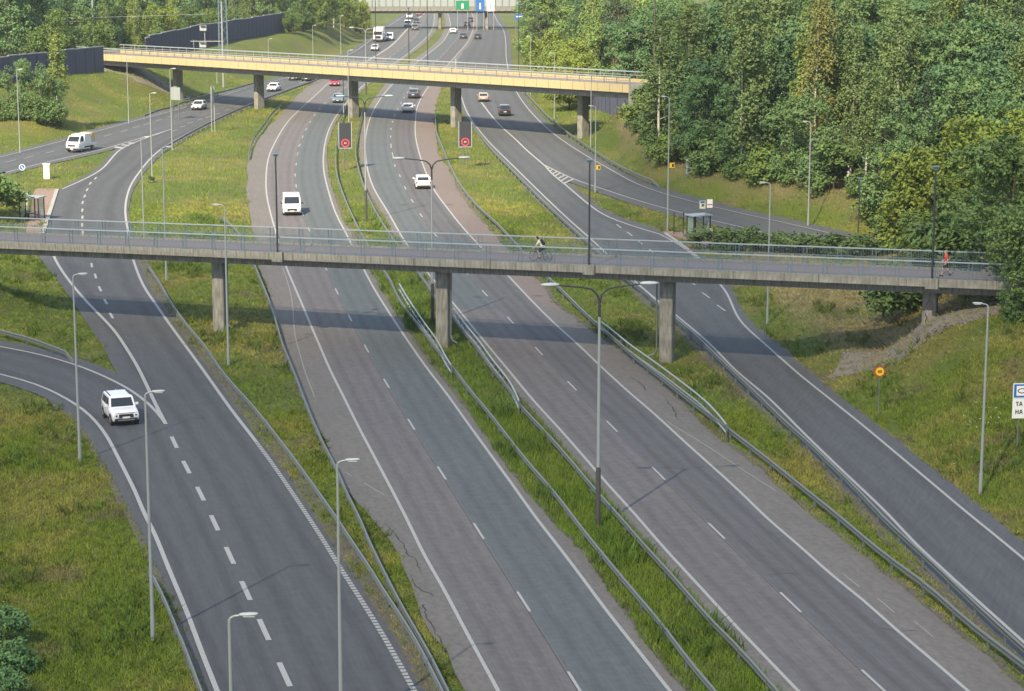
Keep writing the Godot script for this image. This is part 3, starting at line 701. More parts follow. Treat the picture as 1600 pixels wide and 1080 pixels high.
func build_height_grid() -> void:
	for pair in ROAD_AREAS:
		var poly := line(pair[0]).duplicate()
		var back := line(pair[1]).duplicate()
		back.reverse()
		poly.append_array(back)
		areas.append(poly)
		area_box.append(box_of(poly))
	var roads := []
	for e in ROAD_EDGES:
		var pl := flat_points(LINES[e])
		roads.append([pl, box_of(pl)])
	var crests := []
	for q in CRESTS:
		var pl := PackedVector2Array()
		var hs := PackedFloat32Array()
		for i in range(0, q.size(), 3):
			pl.append(Vector2(q[i], q[i + 1]))
			hs.append(q[i + 2])
		crests.append([pl, hs, box_of(pl)])
	grid.resize(GRID_W * GRID_H)
	near_road.resize(GRID_W * GRID_H)
	for j in GRID_H:
		for i in GRID_W:
			var p := Vector2(GRID_X + i * GRID_STEP, GRID_D + j * GRID_STEP)
			var sum := 0.0
			var weight := 0.002
			var nearest := 60.0
			for r in roads:
				if not r[1].grow(45.0).has_point(p):
					continue
				var best := 3600.0
				var pl: PackedVector2Array = r[0]
				for k in pl.size() - 1:
					best = minf(best, p.distance_squared_to(Geometry2D.get_closest_point_to_segment(p, pl[k], pl[k + 1])))
				nearest = minf(nearest, sqrt(best))
				weight += 1.0 / pow(best + 0.6, 1.35)
			for q in crests:
				if not q[2].grow(60.0).has_point(p):
					continue
				var best := 1e9
				var at := 0.0
				var pl: PackedVector2Array = q[0]
				for k in pl.size() - 1:
					var s := Geometry2D.get_closest_point_to_segment(p, pl[k], pl[k + 1])
					var d := p.distance_squared_to(s)
					if d < best:
						best = d
						at = lerpf(q[1][k], q[1][k + 1], s.distance_to(pl[k]) / maxf(pl[k].distance_to(pl[k + 1]), 0.01))
				var w := 2.2 / pow(best + 0.6, 1.35)
				weight += w
				sum += w * at
			grid[j * GRID_W + i] = sum / weight * smoothstep(0.6, 3.5, nearest)
			near_road[j * GRID_W + i] = nearest


func on_grid(data: PackedFloat32Array, x: float, d: float) -> float:
	var u := clampf((x - GRID_X) / GRID_STEP, 0.0, GRID_W - 1.001)
	var w := clampf((d - GRID_D) / GRID_STEP, 0.0, GRID_H - 1.001)
	var i := int(u)
	var j := int(w)
	var k := j * GRID_W + i
	return lerpf(lerpf(data[k], data[k + 1], u - i), lerpf(data[k + GRID_W], data[k + GRID_W + 1], u - i), w - j)


func on_road(p: Vector2) -> bool:
	for i in areas.size():
		if area_box[i].has_point(p) and (Geometry2D.is_point_in_polygon(p, areas[i]) or Geometry2D.is_point_in_polygon(p + Vector2(0.013, 0.037), areas[i]) or Geometry2D.is_point_in_polygon(p - Vector2(0.021, 0.029), areas[i])):
			return true
	return false


var rough_a: FastNoiseLite
var rough_b: FastNoiseLite
var rough_c: FastNoiseLite


func hgt(x: float, d: float) -> float:
	var h := on_grid(grid, x, d)
	var r := on_grid(near_road, x, d)
	return h + rough_a.get_noise_2d(x, d) * 0.25 * smoothstep(1.5, 7.0, r) - 0.03


# colour of the turf, a matter of what grows or lies there
func turf(x: float, d: float) -> Color:
	var dry := rough_b.get_noise_2d(x, d) * 0.9 + rough_c.get_noise_2d(x * 1.0, d) * 0.55 + 0.06
	var lush := rough_a.get_noise_2d(x + 400.0, d * 0.7) * 0.5 + 0.5
	var c := Color(0.082, 0.138, 0.006).lerp(Color(0.15, 0.195, 0.010), lush)
	# mown straw on the verges beyond the bridges and the banks to the right
	var straw := clampf(dry * 1.5, 0.0, 0.8)
	if x > 14.0 and d < 330.0:
		straw = clampf(dry * 1.7 + 0.2, 0.0, 0.85)
		var bank := smoothstep(1.6, 4.2, on_grid(near_road, x, d)) * smoothstep(138.0, 150.0, d)
		if bank > 0.0:
			c = c.lerp(Color(0.25, 0.2, 0.1), bank * clampf(0.85 + dry, 0.0, 1.0))
			straw *= 1.0 - 0.6 * bank
	c = c.lerp(Color(0.225, 0.21, 0.045), straw)
	var bare := rough_c.get_noise_2d(x * 0.6 + 90.0, d * 0.6)
	c = c.lerp(Color(0.15, 0.115, 0.07), clampf((bare - 0.28) * 2.4, 0.0, 0.6))
	return c


func graded(stops: Array) -> PackedFloat32Array:
	# [from, to, step, ...] runs laid end to end
	var out := PackedFloat32Array()
	for i in range(0, stops.size(), 3):
		var a: float = stops[i]
		while a < stops[i + 1] - 0.001:
			out.append(a)
			a += stops[i + 2]
	out.append(stops[stops.size() - 2])
	return out


func build_ground() -> void:
	rough_a = grid_noise(5, 0.06, 3)
	rough_b = grid_noise(6, 0.05, 4)
	rough_c = grid_noise(8, 0.22, 4)
	var xs := graded([-1800, -300, 250, -300, -100, 10, -100, -60, 2, -60, 44, 1, 44, 110, 2, 110, 300, 10, 300, 1800, 250])
	var ds := graded([-400, 40, 55, 40, 70, 3, 70, 210, 1, 210, 420, 2, 420, 660, 4, 660, 900, 12, 900, 3000, 300])
	var w := xs.size()
	var v := PackedVector3Array()
	var c := PackedColorArray()
	for d in ds:
		for x in xs:
			var y := hgt(x, d)
			if on_road(Vector2(x, d)):
				y = minf(y, -0.09)
			v.append(Vector3(x, y, -d))
			c.append(turf(x, d))
	var idx := PackedInt32Array()
	var n := PackedVector3Array()
	n.resize(v.size())
	for j in ds.size() - 1:
		for i in w - 1:
			var k := j * w + i
			for t in [[k, k + w, k + 1], [k + 1, k + w, k + w + 1]]:
				idx.append(t[0]); idx.append(t[1]); idx.append(t[2])
				var nn := (v[t[2]] - v[t[0]]).cross(v[t[1]] - v[t[0]])
				n[t[0]] += nn
				n[t[1]] += nn
				n[t[2]] += nn
	for i in n.size():
		n[i] = n[i].normalized()
	var a := []
	a.resize(Mesh.ARRAY_MAX)
	a[Mesh.ARRAY_VERTEX] = v
	a[Mesh.ARRAY_NORMAL] = n
	a[Mesh.ARRAY_COLOR] = c
	a[Mesh.ARRAY_INDEX] = idx
	var m := ArrayMesh.new()
	m.add_surface_from_arrays(Mesh.PRIMITIVE_TRIANGLES, a)
	var g := flat_mat("turf", Color(1, 1, 1), 0.95)
	g.vertex_color_use_as_albedo = true
	g.albedo_texture = T.turf
	g.uv1_triplanar = true
	g.uv1_world_triplanar = true
	g.uv1_scale = Vector3.ONE * 0.22
	tag(part("ground", m, g), "", "", "", "structure")


# ---------------------------------------------------------------- roads
func ribbon(l: PackedVector2Array, r: PackedVector2Array, y: float, seed_no: int, tile := 26.0) -> ArrayMesh:
	var count := clampi(int(maxf(length_of(l), length_of(r)) / 2.5), 3, 420)
	var a := along(l, count)
	var b := along(r, count)
	var mb := MB.new()
	var f := grid_noise(seed_no, 0.05, 3)
	var s := 0.0
	for i in count - 1:
		var step := ((a[i + 1] - a[i]).length() + (b[i + 1] - b[i]).length()) * 0.5
		var k0 := 1.0 + f.get_noise_2d(s, 0.0) * 0.07
		var k1 := 1.0 + f.get_noise_2d(s + step, 0.0) * 0.07
		var q0 := Color(k0, k0, k0)
		var q1 := Color(k1, k1, k1)
		var p := [p3(a[i].x, a[i].y, y), p3(a[i + 1].x, a[i + 1].y, y), p3(b[i + 1].x, b[i + 1].y, y), p3(b[i].x, b[i].y, y)]
		var uvs := [Vector2(0, s / tile), Vector2(0, (s + step) / tile), Vector2(1, (s + step) / tile), Vector2(1, s / tile)]
		var cs := [q0, q1, q1, q0]
		var order := [0, 1, 2, 0, 2, 3]
		if (p[2] - p[0]).cross(p[1] - p[0]).y < 0.0:
			order = [0, 2, 1, 0, 3, 2]
		for k in order:
			mb.v.append(p[k])
			mb.n.append(Vector3.UP)
			mb.uv.append(uvs[k])
			mb.c.append(cs[k])
		s += step
	return mb.mesh()


func road(called: String, l: PackedVector2Array, r: PackedVector2Array, y: float, m: String, seed_no: int) -> Node3D:
	var o := part(called, ribbon(l, r, y, seed_no), M[m])
	tag(o, "", "", "", "structure")
	return o


func build_roads() -> void:
	road("branch_road", line("PGU"), line("PGL"), 0.012, "asphalt_slip", 1)
	road("left_ramp_road", line("PAL"), line("PAR"), 0.018, "asphalt_dark", 2)
	road("side_road", line("PBU"), line("PBL"), 0.022, "asphalt_dark", 3)
	road("motorway_shoulder_oncoming", line("PLL"), line("PLR"), 0.026, "asphalt_shoulder", 4)
	road("motorway_lane_oncoming_outer", line("LL"), line("LD"), 0.031, "asphalt_mauve", 5)
	road("motorway_lane_oncoming_inner", line("LD"), line("LR"), 0.031, "asphalt_blue", 6)
	road("motorway_shoulder_departing", line("PRL"), line("PRR"), 0.026, "asphalt_shoulder", 7)
	road("motorway_lane_departing_inner_far", line("RL1"), line("RD1"), 0.031, "asphalt_blue", 8)
	road("motorway_lane_departing_inner_near", line("RL2"), line("RD2"), 0.031, "asphalt_mauve", 9)
	road("motorway_lane_departing_outer", line("RD"), line("RR"), 0.031, "asphalt_slate", 10)
	road("slip_road", line("PSL"), line("PSM"), 0.018, "asphalt_slip", 11)
	road("exit_road", line("PEX"), line("PSRF"), 0.014, "asphalt_slip", 12)
	# the reddish older surface of the hard shoulder beyond the footbridge
	var far_a := PackedVector2Array()
	var far_b := PackedVector2Array()
	for p in offset(line("RR"), 0.0):
		if p.y > 176.0 and p.y < 440.0:
			far_a.append(p)
	for p in line("PRR"):
		if p.y > 169.0 and p.y < 440.0:
			far_b.append(p)
	road("hard_shoulder_red_surface", far_a, far_b, 0.030, "asphalt_pink", 13)
	# gravel verges
	var g1 := line("PAR")
	var near_verge := PackedVector2Array()
	for p in g1:
		if p.y < 200.0:
			near_verge.append(p)
	road("gravel_verge", offset(near_verge, 0.05), offset(near_verge, -0.95), 0.008, "gravel", 14)
	var g2 := PackedVector2Array()
	for p in line("PLR"):
		if p.y < 250.0:
			g2.append(p)
	road("gravel_verge", offset(g2, 0.05), offset(g2, -0.35), 0.008, "gravel", 15)
	var g3 := PackedVector2Array()
	for p in line("PBL"):
		if p.y < 140.0:
			g3.append(p)
	road("gravel_verge", offset(g3, 0.35), offset(g3, -0.05), 0.006, "gravel", 16)
	for q in [["PSL", 0.0, 0.6], ["PRR", -0.45, 0.05], ["PSM", -0.3, 0.05], ["PRL", 0.0, 0.3]]:
		var g4 := PackedVector2Array()
		for p in line(q[0]):
			if p.y < 260.0:
				g4.append(p)
		road("gravel_verge", ragged(offset(g4, q[2]), 71, 0.3), ragged(offset(g4, q[1]), 72, 0.3), 0.005, "gravel", 17)
	cracks()
	tyre_marks()


# dark jagged cracks and sealed joints in the old hard shoulder: thin strips of tar
func cracks() -> void:
	var mb := MB.new()
	var r := RandomNumberGenerator.new()
	r.seed = 91
	var runs := [
		[-6.63, 108.92, -5.94, 106.52, -5.26, 104.45, -5.32, 103.66, -4.67, 102.01, -4.46, 100.62],
		[-4.81, 99.58, -4.49, 97.85, -4.30, 96.86, -3.65, 96.95, -3.57, 96.37],
		[-4.08, 95.12, -3.63, 92.35, -3.20, 90.59, -2.86, 88.47],
		[8.10, 145.64, 8.63, 143.53, 8.91, 141.08],
		[10.01, 138.52, 10.30, 135.67, 10.42, 132.93],
		[17.77, 91.46, 16.79, 91.02, 16.18, 91.55],
		[13.73, 99.78, 12.70, 100.10, 12.20, 99.68],
	]
	for q in runs:
		var pl := plan(q, 0.35)
		var prev := Vector2.ZERO
		for i in pl.size():
			var p: Vector2 = pl[i] + Vector2(r.randf_range(-0.09, 0.09), r.randf_range(-0.15, 0.15))
			if i > 0:
				var d := (p - prev).normalized()
				var s := Vector2(d.y, -d.x) * r.randf_range(0.015, 0.045)
				mb.quad(p3(prev.x - s.x, prev.y - s.y, 0.036), p3(p.x - s.x, p.y - s.y, 0.036), p3(p.x + s.x, p.y + s.y, 0.036), p3(prev.x + s.x, prev.y + s.y, 0.036))
			prev = p
	flat_mat("tar", lin(0.035, 0.033, 0.033), 0.8)
	tag(part("road_cracks", mb.mesh(), M.tar), "", "", "", "structure")


# seams between strips of asphalt
func tyre_marks() -> void:
	var mb := MB.new()
	for q in [["LD", 0.0], ["RD", 0.0]]:
		var pl := offset(line(q[0]), 0.09)
		for i in pl.size() - 1:
			if pl[i].y > 330.0:
				continue
			var d := (pl[i + 1] - pl[i]).normalized()
			var s := Vector2(d.y, -d.x) * 0.018
			mb.quad(p3(pl[i].x - s.x, pl[i].y - s.y, 0.0352), p3(pl[i + 1].x - s.x, pl[i + 1].y - s.y, 0.0352), p3(pl[i + 1].x + s.x, pl[i + 1].y + s.y, 0.0352), p3(pl[i].x + s.x, pl[i].y + s.y, 0.0352))
	tag(part("lane_joint", mb.mesh(), M.tar), "", "", "", "structure")


# ---------------------------------------------------------------- markings
func stripe(mb: MB, pl: PackedVector2Array, width: float, y: float, on := 0.0, off := 0.0, lo := -1e9, hi := 1e9) -> void:
	var s := 0.0
	for i in pl.size() - 1:
		var a := pl[i]
		var b := pl[i + 1]
		var l := a.distance_to(b)
		if l < 0.001:
			continue
		var d := (b - a) / l
		var e0 := (b - pl[maxi(i - 1, 0)]).normalized()
		var e1 := (pl[mini(i + 2, pl.size() - 1)] - a).normalized()
		if a.y < lo or a.y > hi:
			s += l
			continue
		var k := Vector2(d.y, -d.x) * width * 0.5
		if on <= 0.0:
			var k0 := Vector2(e0.y, -e0.x) * width * 0.5
			var k1 := Vector2(e1.y, -e1.x) * width * 0.5
			up_quad(mb, a - k0, b - k1, b + k1, a + k0, y)
		else:
			var t := -fmod(s, on + off)
			while t < l:
				var t0 := maxf(t, 0.0)
				var t1 := minf(t + on, l)
				if t1 > t0:
					up_quad(mb, a + d * t0 - k, a + d * t1 - k, a + d * t1 + k, a + d * t0 + k, y)
				t += on + off
		s += l


func up_quad(mb: MB, a: Vector2, b: Vector2, c: Vector2, d: Vector2, y: float) -> void:
	mb.quad_from(p3(a.x, a.y, y), p3(b.x, b.y, y), p3(c.x, c.y, y), p3(d.x, d.y, y), p3(a.x, a.y, y - 5.0))


func nearest_dir(pl: PackedVector2Array, p: Vector2) -> Vector2:
	var best := 1e9
	var d := Vector2(0, 1)
	for i in pl.size() - 1:
		var q := Geometry2D.get_closest_point_to_segment(p, pl[i], pl[i + 1])
		var e := p.distance_squared_to(q)
		if e < best:
			best = e
			d = (pl[i + 1] - pl[i]).normalized()
	return d


func paint(called: String, mb: MB, m := "paint") -> void:
	if mb.v.size():
		tag(part(called, mb.mesh(), M[m]), "", "", "", "structure")


func build_markings() -> void:
	var y := 0.039
	var lift := 0.0012
	for q in [["LL", 0.17], ["LR", 0.17], ["RL", 0.17], ["RR", 0.17], ["SL", 0.18], ["SRF", 0.17], ["SB", 0.18], ["SM", 0.25], ["GOREL", 0.22], ["EL", 0.2], ["AL2", 0.24], ["AL", 0.24], ["BU", 0.22], ["BL", 0.22], ["GU", 0.18]]:
		var mb := MB.new()
		stripe(mb, line(q[0]), q[1], y + lift)
		lift += 0.0012
		paint("edge_line", mb)
	var ar := MB.new()
	stripe(ar, line("AR"), 0.22, y, 0.0, 0.0, 127.0)
	paint("edge_line", ar)
	var ar2 := MB.new()
	stripe(ar2, line("AR"), 0.24, y, 0.3, 0.12, -1e9, 127.0)
	paint("profiled_edge_line", ar2)
	var gl := MB.new()
	var upto := PackedVector2Array()
	for p in line("GL"):
		if p.x < -51.0 or p.y > 420.0:
			upto.append(p)
		elif upto.size():
			stripe(gl, upto, 0.2, y)
			upto = PackedVector2Array()
	stripe(gl, upto, 0.25, y)
	paint("edge_line", gl)
	for q in [["DASH_L", "LD", 3.0, 0.13], ["DASH_R", "RD", 3.0, 0.13], ["DASH_A", "AR", 2.6, 0.2], ["DASH_M", "PBU", 3.0, 0.24], ["DASH_S", "SL", 2.8, 0.15], ["DASH_G", "GU", 3.4, 0.14], ["DASH_H", "GU", 3.0, 0.16]]:
		var pl: PackedVector2Array = line(q[1])
		var dashes := flat_points(DASHES[q[0]])
		for p in dashes:
			var d := nearest_dir(pl, p)
			var k: Vector2 = Vector2(d.y, -d.x) * q[3] * 0.5
			var mb := MB.new()
			up_quad(mb, p - d * q[2] * 0.5 - k, p + d * q[2] * 0.5 - k, p + d * q[2] * 0.5 + k, p - d * q[2] * 0.5 + k, y)
			paint("lane_dash", mb)
	var far := MB.new()
	for q in ["LD", "RD"]:
		stripe(far, line(q), 0.14, y, 3.0, 9.0, 290.0, 640.0)
	paint("far_lane_dashes", far)
	for q in ["THIN1", "THIN2", "THIN3", "THIN4"]:
		var mb := MB.new()
		stripe(mb, line(q), 0.09, y)
		paint("old_line", mb, "paint_worn")
	for p in flat_points(DASHES.DASH_P):
		var mb := MB.new()
		var d := nearest_dir(line("RR"), p)
		var k := Vector2(d.y, -d.x) * 0.04
		up_quad(mb, p - d * 1.1 - k, p + d * 1.1 - k, p + d * 1.1 + k, p - d * 1.1 + k, y)
		paint("old_line", mb, "paint_worn")
	# hatching in the tip of the two gores
	var hatch := MB.new()
	var lo := line("GOREL")
	var hi := line("EL")
	for i in 7:
		var t := 0.05 + i * 0.042
		var a := along(lo, 100)[int(t * 99)]
		var b := along(hi, 100)[int((t * 0.62) * 99)]
		var d := (b - a)
		var e := nearest_dir(lo, a)
		up_quad(hatch, a, a + e * 0.9, b + e * 0.9 - d.normalized() * 0.0, b, y)
	paint("gore_hatching", hatch)
	var hatch2 := MB.new()
	for q in [[Vector2(-55.06, 300.65), Vector2(-55.19, 302.41), Vector2(-53.64, 300.65), Vector2(-53.51, 298.92)], [Vector2(-54.63, 303.74), Vector2(-54.69, 305.08), Vector2(-53.45, 304.19), Vector2(-53.40, 302.85)], [Vector2(-54.20, 306.44), Vector2(-54.26, 307.80), Vector2(-53.27, 307.35), Vector2(-53.22, 305.99)]]:
		up_quad(hatch2, q[0], q[1], q[2], q[3], y)
	paint("gore_hatching", hatch2)


# ---------------------------------------------------------------- bridges
# a prism along local x whose height follows the grade of the deck
func span(mb: MB, x0: float, x1: float, y0: float, y1: float, z0: float, z1: float, grade: float) -> void:
	var q := []
	for y in [y0, y1]:
		q.append(Vector3(x0, y + grade * x0, z0))
		q.append(Vector3(x1, y + grade * x1, z0))
		q.append(Vector3(x1, y + grade * x1, z1))
		q.append(Vector3(x0, y + grade * x0, z1))
	mb.hexa(q)


func span_mesh(x0: float, x1: float, y0: float, y1: float, z0: float, z1: float, grade: float) -> ArrayMesh:
	var mb := MB.new()
	span(mb, x0, x1, y0, y1, z0, z1, grade)
	return mb.mesh()


func build_footbridge() -> void:
	var yaw := -0.3414
	var o := p3(-22.34, 163.01)
	var g := 0.0135
	var b := thing("footbridge", o, yaw, "long grey concrete footbridge with slim pillars crossing the motorway in the foreground", "bridge")
	var xa := -36.0
	var xb := 63.0
	part("girder", span_mesh(xa, xb, 5.48, 6.12, -1.55, 1.55, g), M.concrete, b)
	part("deck", span_mesh(xa, xb, 6.12, 6.5, -2.3, 2.3, g), M.tread, b)
	# edge beams cast in lengths
	for side in [1.0, -1.0]:
		var x := xa
		while x < xb - 0.1:
			var x1 := minf(x + 5.9, xb)
			part("edge_beam", span_mesh(x + 0.012, x1 - 0.012, 6.08, 6.62, minf(side * 2.3, side * 2.62), maxf(side * 2.3, side * 2.62), g), M.concrete, b)
			x = x1
	for s in [6.4, 30.4, 54.2]:
		var mb := MB.new()
		span(mb, s - 0.42, s + 0.42, 5.98, 6.68, 2.622, 2.9, g)
		part("lamp_corbel", mb.mesh(), M.concrete, b)
	var foot := [-0.4, -0.4, -0.4, 2.6]
	for i in 4:
		var s: float = [0.2, 18.4, 35.36, 53.74][i]
		var top := 5.48 + g * s
		var lo: float = foot[i]
		var mb := MB.new()
		mb.post(Transform3D(Basis(), Vector3(s, (top + lo) * 0.5, 0)), Vector3(0.95, top - lo, 0.95), 0.07)
		part("pillar", mb.mesh(), M.concrete, b)
		if i < 3:
			var pipe := MB.new()
			var side := 1.0 if i < 2 else -1.0
			var px := s + side * 0.72
			pipe.path_tube([Vector3(px, top, 0.3), Vector3(px, top - 1.4, 0.3), Vector3(px - side * 0.05, 0.9, 0.3), Vector3(px + side * 0.1, 0.55, 0.35), Vector3(px + side * 0.55, 0.4, 0.5)], 0.06, 0.06, 8)
			part("drain_pipe", pipe.mesh(), M.steel, b)
	# painted scrawls low on the pillar by the bank
	var gr := MB.new()
	for k in 10:
		var a := TAU * k / 10.0
		var a1 := TAU * (k + 1) / 10.0
		gr.path_tube([Vector3(53.78 + cos(a) * 0.22, 5.2 + sin(a) * 0.3, 0.477), Vector3(53.78 + cos(a1) * 0.22, 5.2 + sin(a1) * 0.3, 0.477)], 0.025, 0.025, 4)
	gr.path_tube([Vector3(53.7, 5.0, 0.477), Vector3(53.9, 5.3, 0.477)], 0.02, 0.02, 4)
	flat_mat("spray_red", lin(0.32, 0.09, 0.1), 0.8)
	part("graffiti", gr.mesh(), M.spray_red, b)
	var gr2 := MB.new()
	gr2.path_tube([Vector3(53.5, 4.6, 0.477), Vector3(53.62, 4.3, 0.477), Vector3(53.5, 4.1, 0.477), Vector3(53.66, 3.8, 0.477)], 0.03, 0.03, 4)
	part("graffiti", gr2.mesh(), M.pole_dark, b)
	# railings
	var post_mb := MB.new()
	for dx in [-0.13, 0.13]:
		post_mb.box(Transform3D(Basis(), Vector3(dx, 0.56, 0)), Vector3(0.035, 1.12, 0.06))
	post_mb.box(Transform3D(Basis(), Vector3(0, 0.03, 0)), Vector3(0.34, 0.05, 0.12))
	var post := post_mb.mesh()
	for side in [1.0, -1.0]:
		var z: float = side * 2.46
		part("top_rail", span_mesh(xa, xb, 7.72, 7.79, z - 0.06, z + 0.06, g), M.rail_top, b)
		part("middle_rail", span_mesh(xa, xb, 7.16, 7.21, z - 0.025, z + 0.025, g), M.steel_blue, b)
		part("bottom_rail", span_mesh(xa, xb, 6.72, 6.76, z - 0.02, z + 0.02, g), M.steel_blue, b)
		var x := xa + 0.7
		while x < xb:
			part("railing_post", post, M.steel_blue, b, Vector3(x, 6.62 + g * x, z))
			x += 2.42
		var bars := MB.new()
		x = xa
		while x < xb:
			var y := g * x
			bars.quad(Vector3(x, 6.76 + y, z), Vector3(x + 0.02, 6.76 + y, z), Vector3(x + 0.02, 7.72 + y, z), Vector3(x, 7.72 + y, z))
			bars.quad(Vector3(x + 0.007, 6.76 + y, z - 0.01), Vector3(x + 0.007, 6.76 + y, z + 0.01), Vector3(x + 0.007, 7.72 + y, z + 0.01), Vector3(x + 0.007, 7.72 + y, z - 0.01))
			x += 0.115
		tag(part("railing_bars", bars.mesh(), M.steel_blue, b), "", "", "", "stuff")
	# gravelled bank under the right end, kept in by rows of rough stones
	var u := Vector2(0.9423, -0.3348)
	var w := Vector2(0.3348, 0.9423)
	var r := RandomNumberGenerator.new()
	r.seed = 12
	var at := func(s: float, z: float) -> Vector3:
		var q := Vector2(-22.34, 163.01) + u * s - w * z
		return p3(q.x, q.y, hgt(q.x, q.y))
	var sheet := MB.new()
	var f := grid_noise(61, 0.5, 3)
	for i in 40:
		for j in 16:
			var q := []
			for e in [[0, 0], [1, 0], [1, 1], [0, 1]]:
				var s: float = 47.6 + (i + e[0]) * 0.33
				var t: float = (j + e[1]) / 16.0
				var z: float = lerpf(-2.3, 2.5, t) + f.get_noise_2d(s * 2.0, t * 3.0) * 0.35
				q.append(at.call(s, z) + Vector3(0, 0.05 + 0.05 * f.get_noise_2d(s * 5.0, z * 5.0), 0))
			sheet.quad_from(q[0], q[1], q[2], q[3], q[0] - Vector3(0, 5, 0))
	var gb := part("gravel_bank", sheet.mesh(), M.riprap)
	tag(gb, "", "", "", "structure")
	var rocks := MB.new()
	for i in 700:
		var s := r.randf_range(47.4, 61.0)
		var z := r.randf_range(-2.5, 2.6)
		if i % 4 != 0:
			z = (2.5 if i % 3 else -2.3) + r.randfn() * 0.22
		var k := r.randf_range(0.04, 0.12)
		var bs := Basis(Vector3(r.randfn(), r.randfn(), r.randfn()).normalized(), r.randf() * TAU)
		var q := []
		for y in [-1.0, 1.0]:
			for e in [[-1, -1], [1, -1], [1, 1], [-1, 1]]:
				q.append(at.call(s, z) + Vector3(0, k * 0.25, 0) + bs * (Vector3(e[0], y, e[1]) * k * Vector3(r.randf_range(0.6, 1.1), r.randf_range(0.5, 0.9), r.randf_range(0.6, 1.1))))
		rocks.hexa(q)
	var rk := part("bank_stones", rocks.mesh(), M.rough_stone)
	tag(rk, "rough grey stones along the gravel bank under the right end of the footbridge", "stones", "", "stuff")


func build_road_bridge() -> void:
	var yaw := -0.7775
	var b := thing("road_bridge", p3(-42.3, 365.1), yaw, "road bridge with sunlit yellowish parapet panels crossing the motorway behind the footbridge", "bridge")
	var g := 0.0075
	var xa := -46.0
	var xb := 87.0
	part("girder", span_mesh(xa, xb, 6.0, 6.95, -4.0, 4.0, g), M.concrete, b)
	part("deck", span_mesh(xa, xb, 6.95, 7.55, -4.75, 4.75, g), M.tread, b)
	var x := xa
	while x < xb - 0.1:
		var x1 := minf(x + 2.35, xb)
		for side in [1.0, -1.0]:
			part("fascia_panel", span_mesh(x + 0.035, x1 - 0.035, 6.92, 8.05, minf(side * 4.75, side * 4.95), maxf(side * 4.75, side * 4.95), g), M.concrete_warm, b)
		x = x1
	var post_mb := MB.new()
	post_mb.box(Transform3D(Basis(), Vector3(0, 0.5, 0)), Vector3(0.1, 1.0, 0.1))
	var post := post_mb.mesh()
	for side in [1.0, -1.0]:
		var z: float = side * 4.84
		part("top_rail", span_mesh(xa, xb, 9.0, 9.14, z - 0.08, z + 0.08, g), M.rail_top, b)
		part("middle_rail", span_mesh(xa, xb, 8.52, 8.62, z - 0.04, z + 0.04, g), M.rail_brown, b)
		x = xa + 1.17
		while x < xb:
			part("railing_post", post, M.rail_brown, b, Vector3(x, 8.05 + g * x, z))
			x += 2.35
	for s in [-22.3, 0.0, 23.8, 47.4, 73.7]:
		for z in [0.0]:
			var q: Vector2 = Vector2(-42.3, 365.1) + Vector2(0.7126, -0.7016) * s - Vector2(0.7016, 0.7126) * z
			var lo := hgt(q.x, q.y) - 0.6
			var top: float = 6.0 + g * s
			var mb := MB.new()
			mb.post(Transform3D(Basis(), Vector3(s, (top + lo) * 0.5, z)), Vector3(1.0, top - lo, 1.5), 0.08)
			part("pillar", mb.mesh(), M.concrete, b)
	for s in [xa - 1.0, xb + 1.0]:
		part("abutment", span_mesh(s - 1.2, s + 1.2, 0.5, 8.1, -5.0, 5.0, g), M.concrete, b)
	# paved slope under the left end
	var mb := MB.new()
	var r := RandomNumberGenerator.new()
	r.seed = 4
	for i in 12:
		for j in 12:
			var s := -43.0 + i * 1.5
			var z := -5.5 + j * 1.0
			var q := []
			for lift in [-0.3, 0.06 + r.randf() * 0.05]:
				for e in [[0.04, 0.04], [1.46, 0.04], [1.46, 0.96], [0.04, 0.96]]:
					var k: Vector2 = Vector2(-42.3, 365.1) + Vector2(0.7126, -0.7016) * (s + e[0]) - Vector2(0.7016, 0.7126) * (z + e[1])
					q.append(p3(k.x, k.y, hgt(k.x, k.y) + lift))
			mb.hexa(q)
	var sl := part("bank_paving", mb.mesh(), M.riprap)
	tag(sl, "concrete slope paving under the left end of the yellowish road bridge", "slope paving", "", "stuff")


func build_far_bridge() -> void:
	var d := 648.0
	var b := thing("far_road_bridge", p3(-20.0, d), 0.03, "distant flat bridge with tall barred screen crossing the motorway at the top", "bridge")
	part("deck", span_mesh(-27, 40, 5.3, 6.5, -5, 5, 0.0), M.concrete, b)
	part("girder", span_mesh(-25, 40, 4.6, 5.3, -3.8, 3.8, 0.0), M.concrete, b)
	part("screen_panel", span_mesh(-27, 40, 6.6, 9.6, 4.75, 4.85, 0.0), M.sign_frame, b)
	var bar := MB.new()
	bar.box(Transform3D(Basis(), Vector3(0, 1.6, 0)), Vector3(0.16, 3.3, 0.16))
	var bm := bar.mesh()
	var x := -27.0
	while x < 40.0:
		part("screen_post", bm, M.steel, b, Vector3(x, 6.5, 4.95))
		x += 2.0
	for px in [-1.2, 12.5, 27.0]:
		for z in [-2.5, 2.5]:
			var mb := MB.new()
			mb.tube(Vector3(px, -0.4, z), Vector3(px, 4.7, z), 0.5, 0.5, 12)
			part("pillar", mb.mesh(), M.concrete, b)
	# tiled abutment wall with its wing
	var tile := MB.new()
	tile.box(Transform3D(), Vector3(0.94, 0.94, 0.12))
	var tm := tile.mesh()
	part("abutment", span_mesh(-27.4, -22.2, -0.5, 5.3, -4.8, 4.6, 0.0), M.concrete, b)
	for i in 5:
		for j in 5:
			part("facing_tile", tm, M.kerb, b, Vector3(-26.9 + i * 1.0, 0.6 + j * 1.0, 4.7))


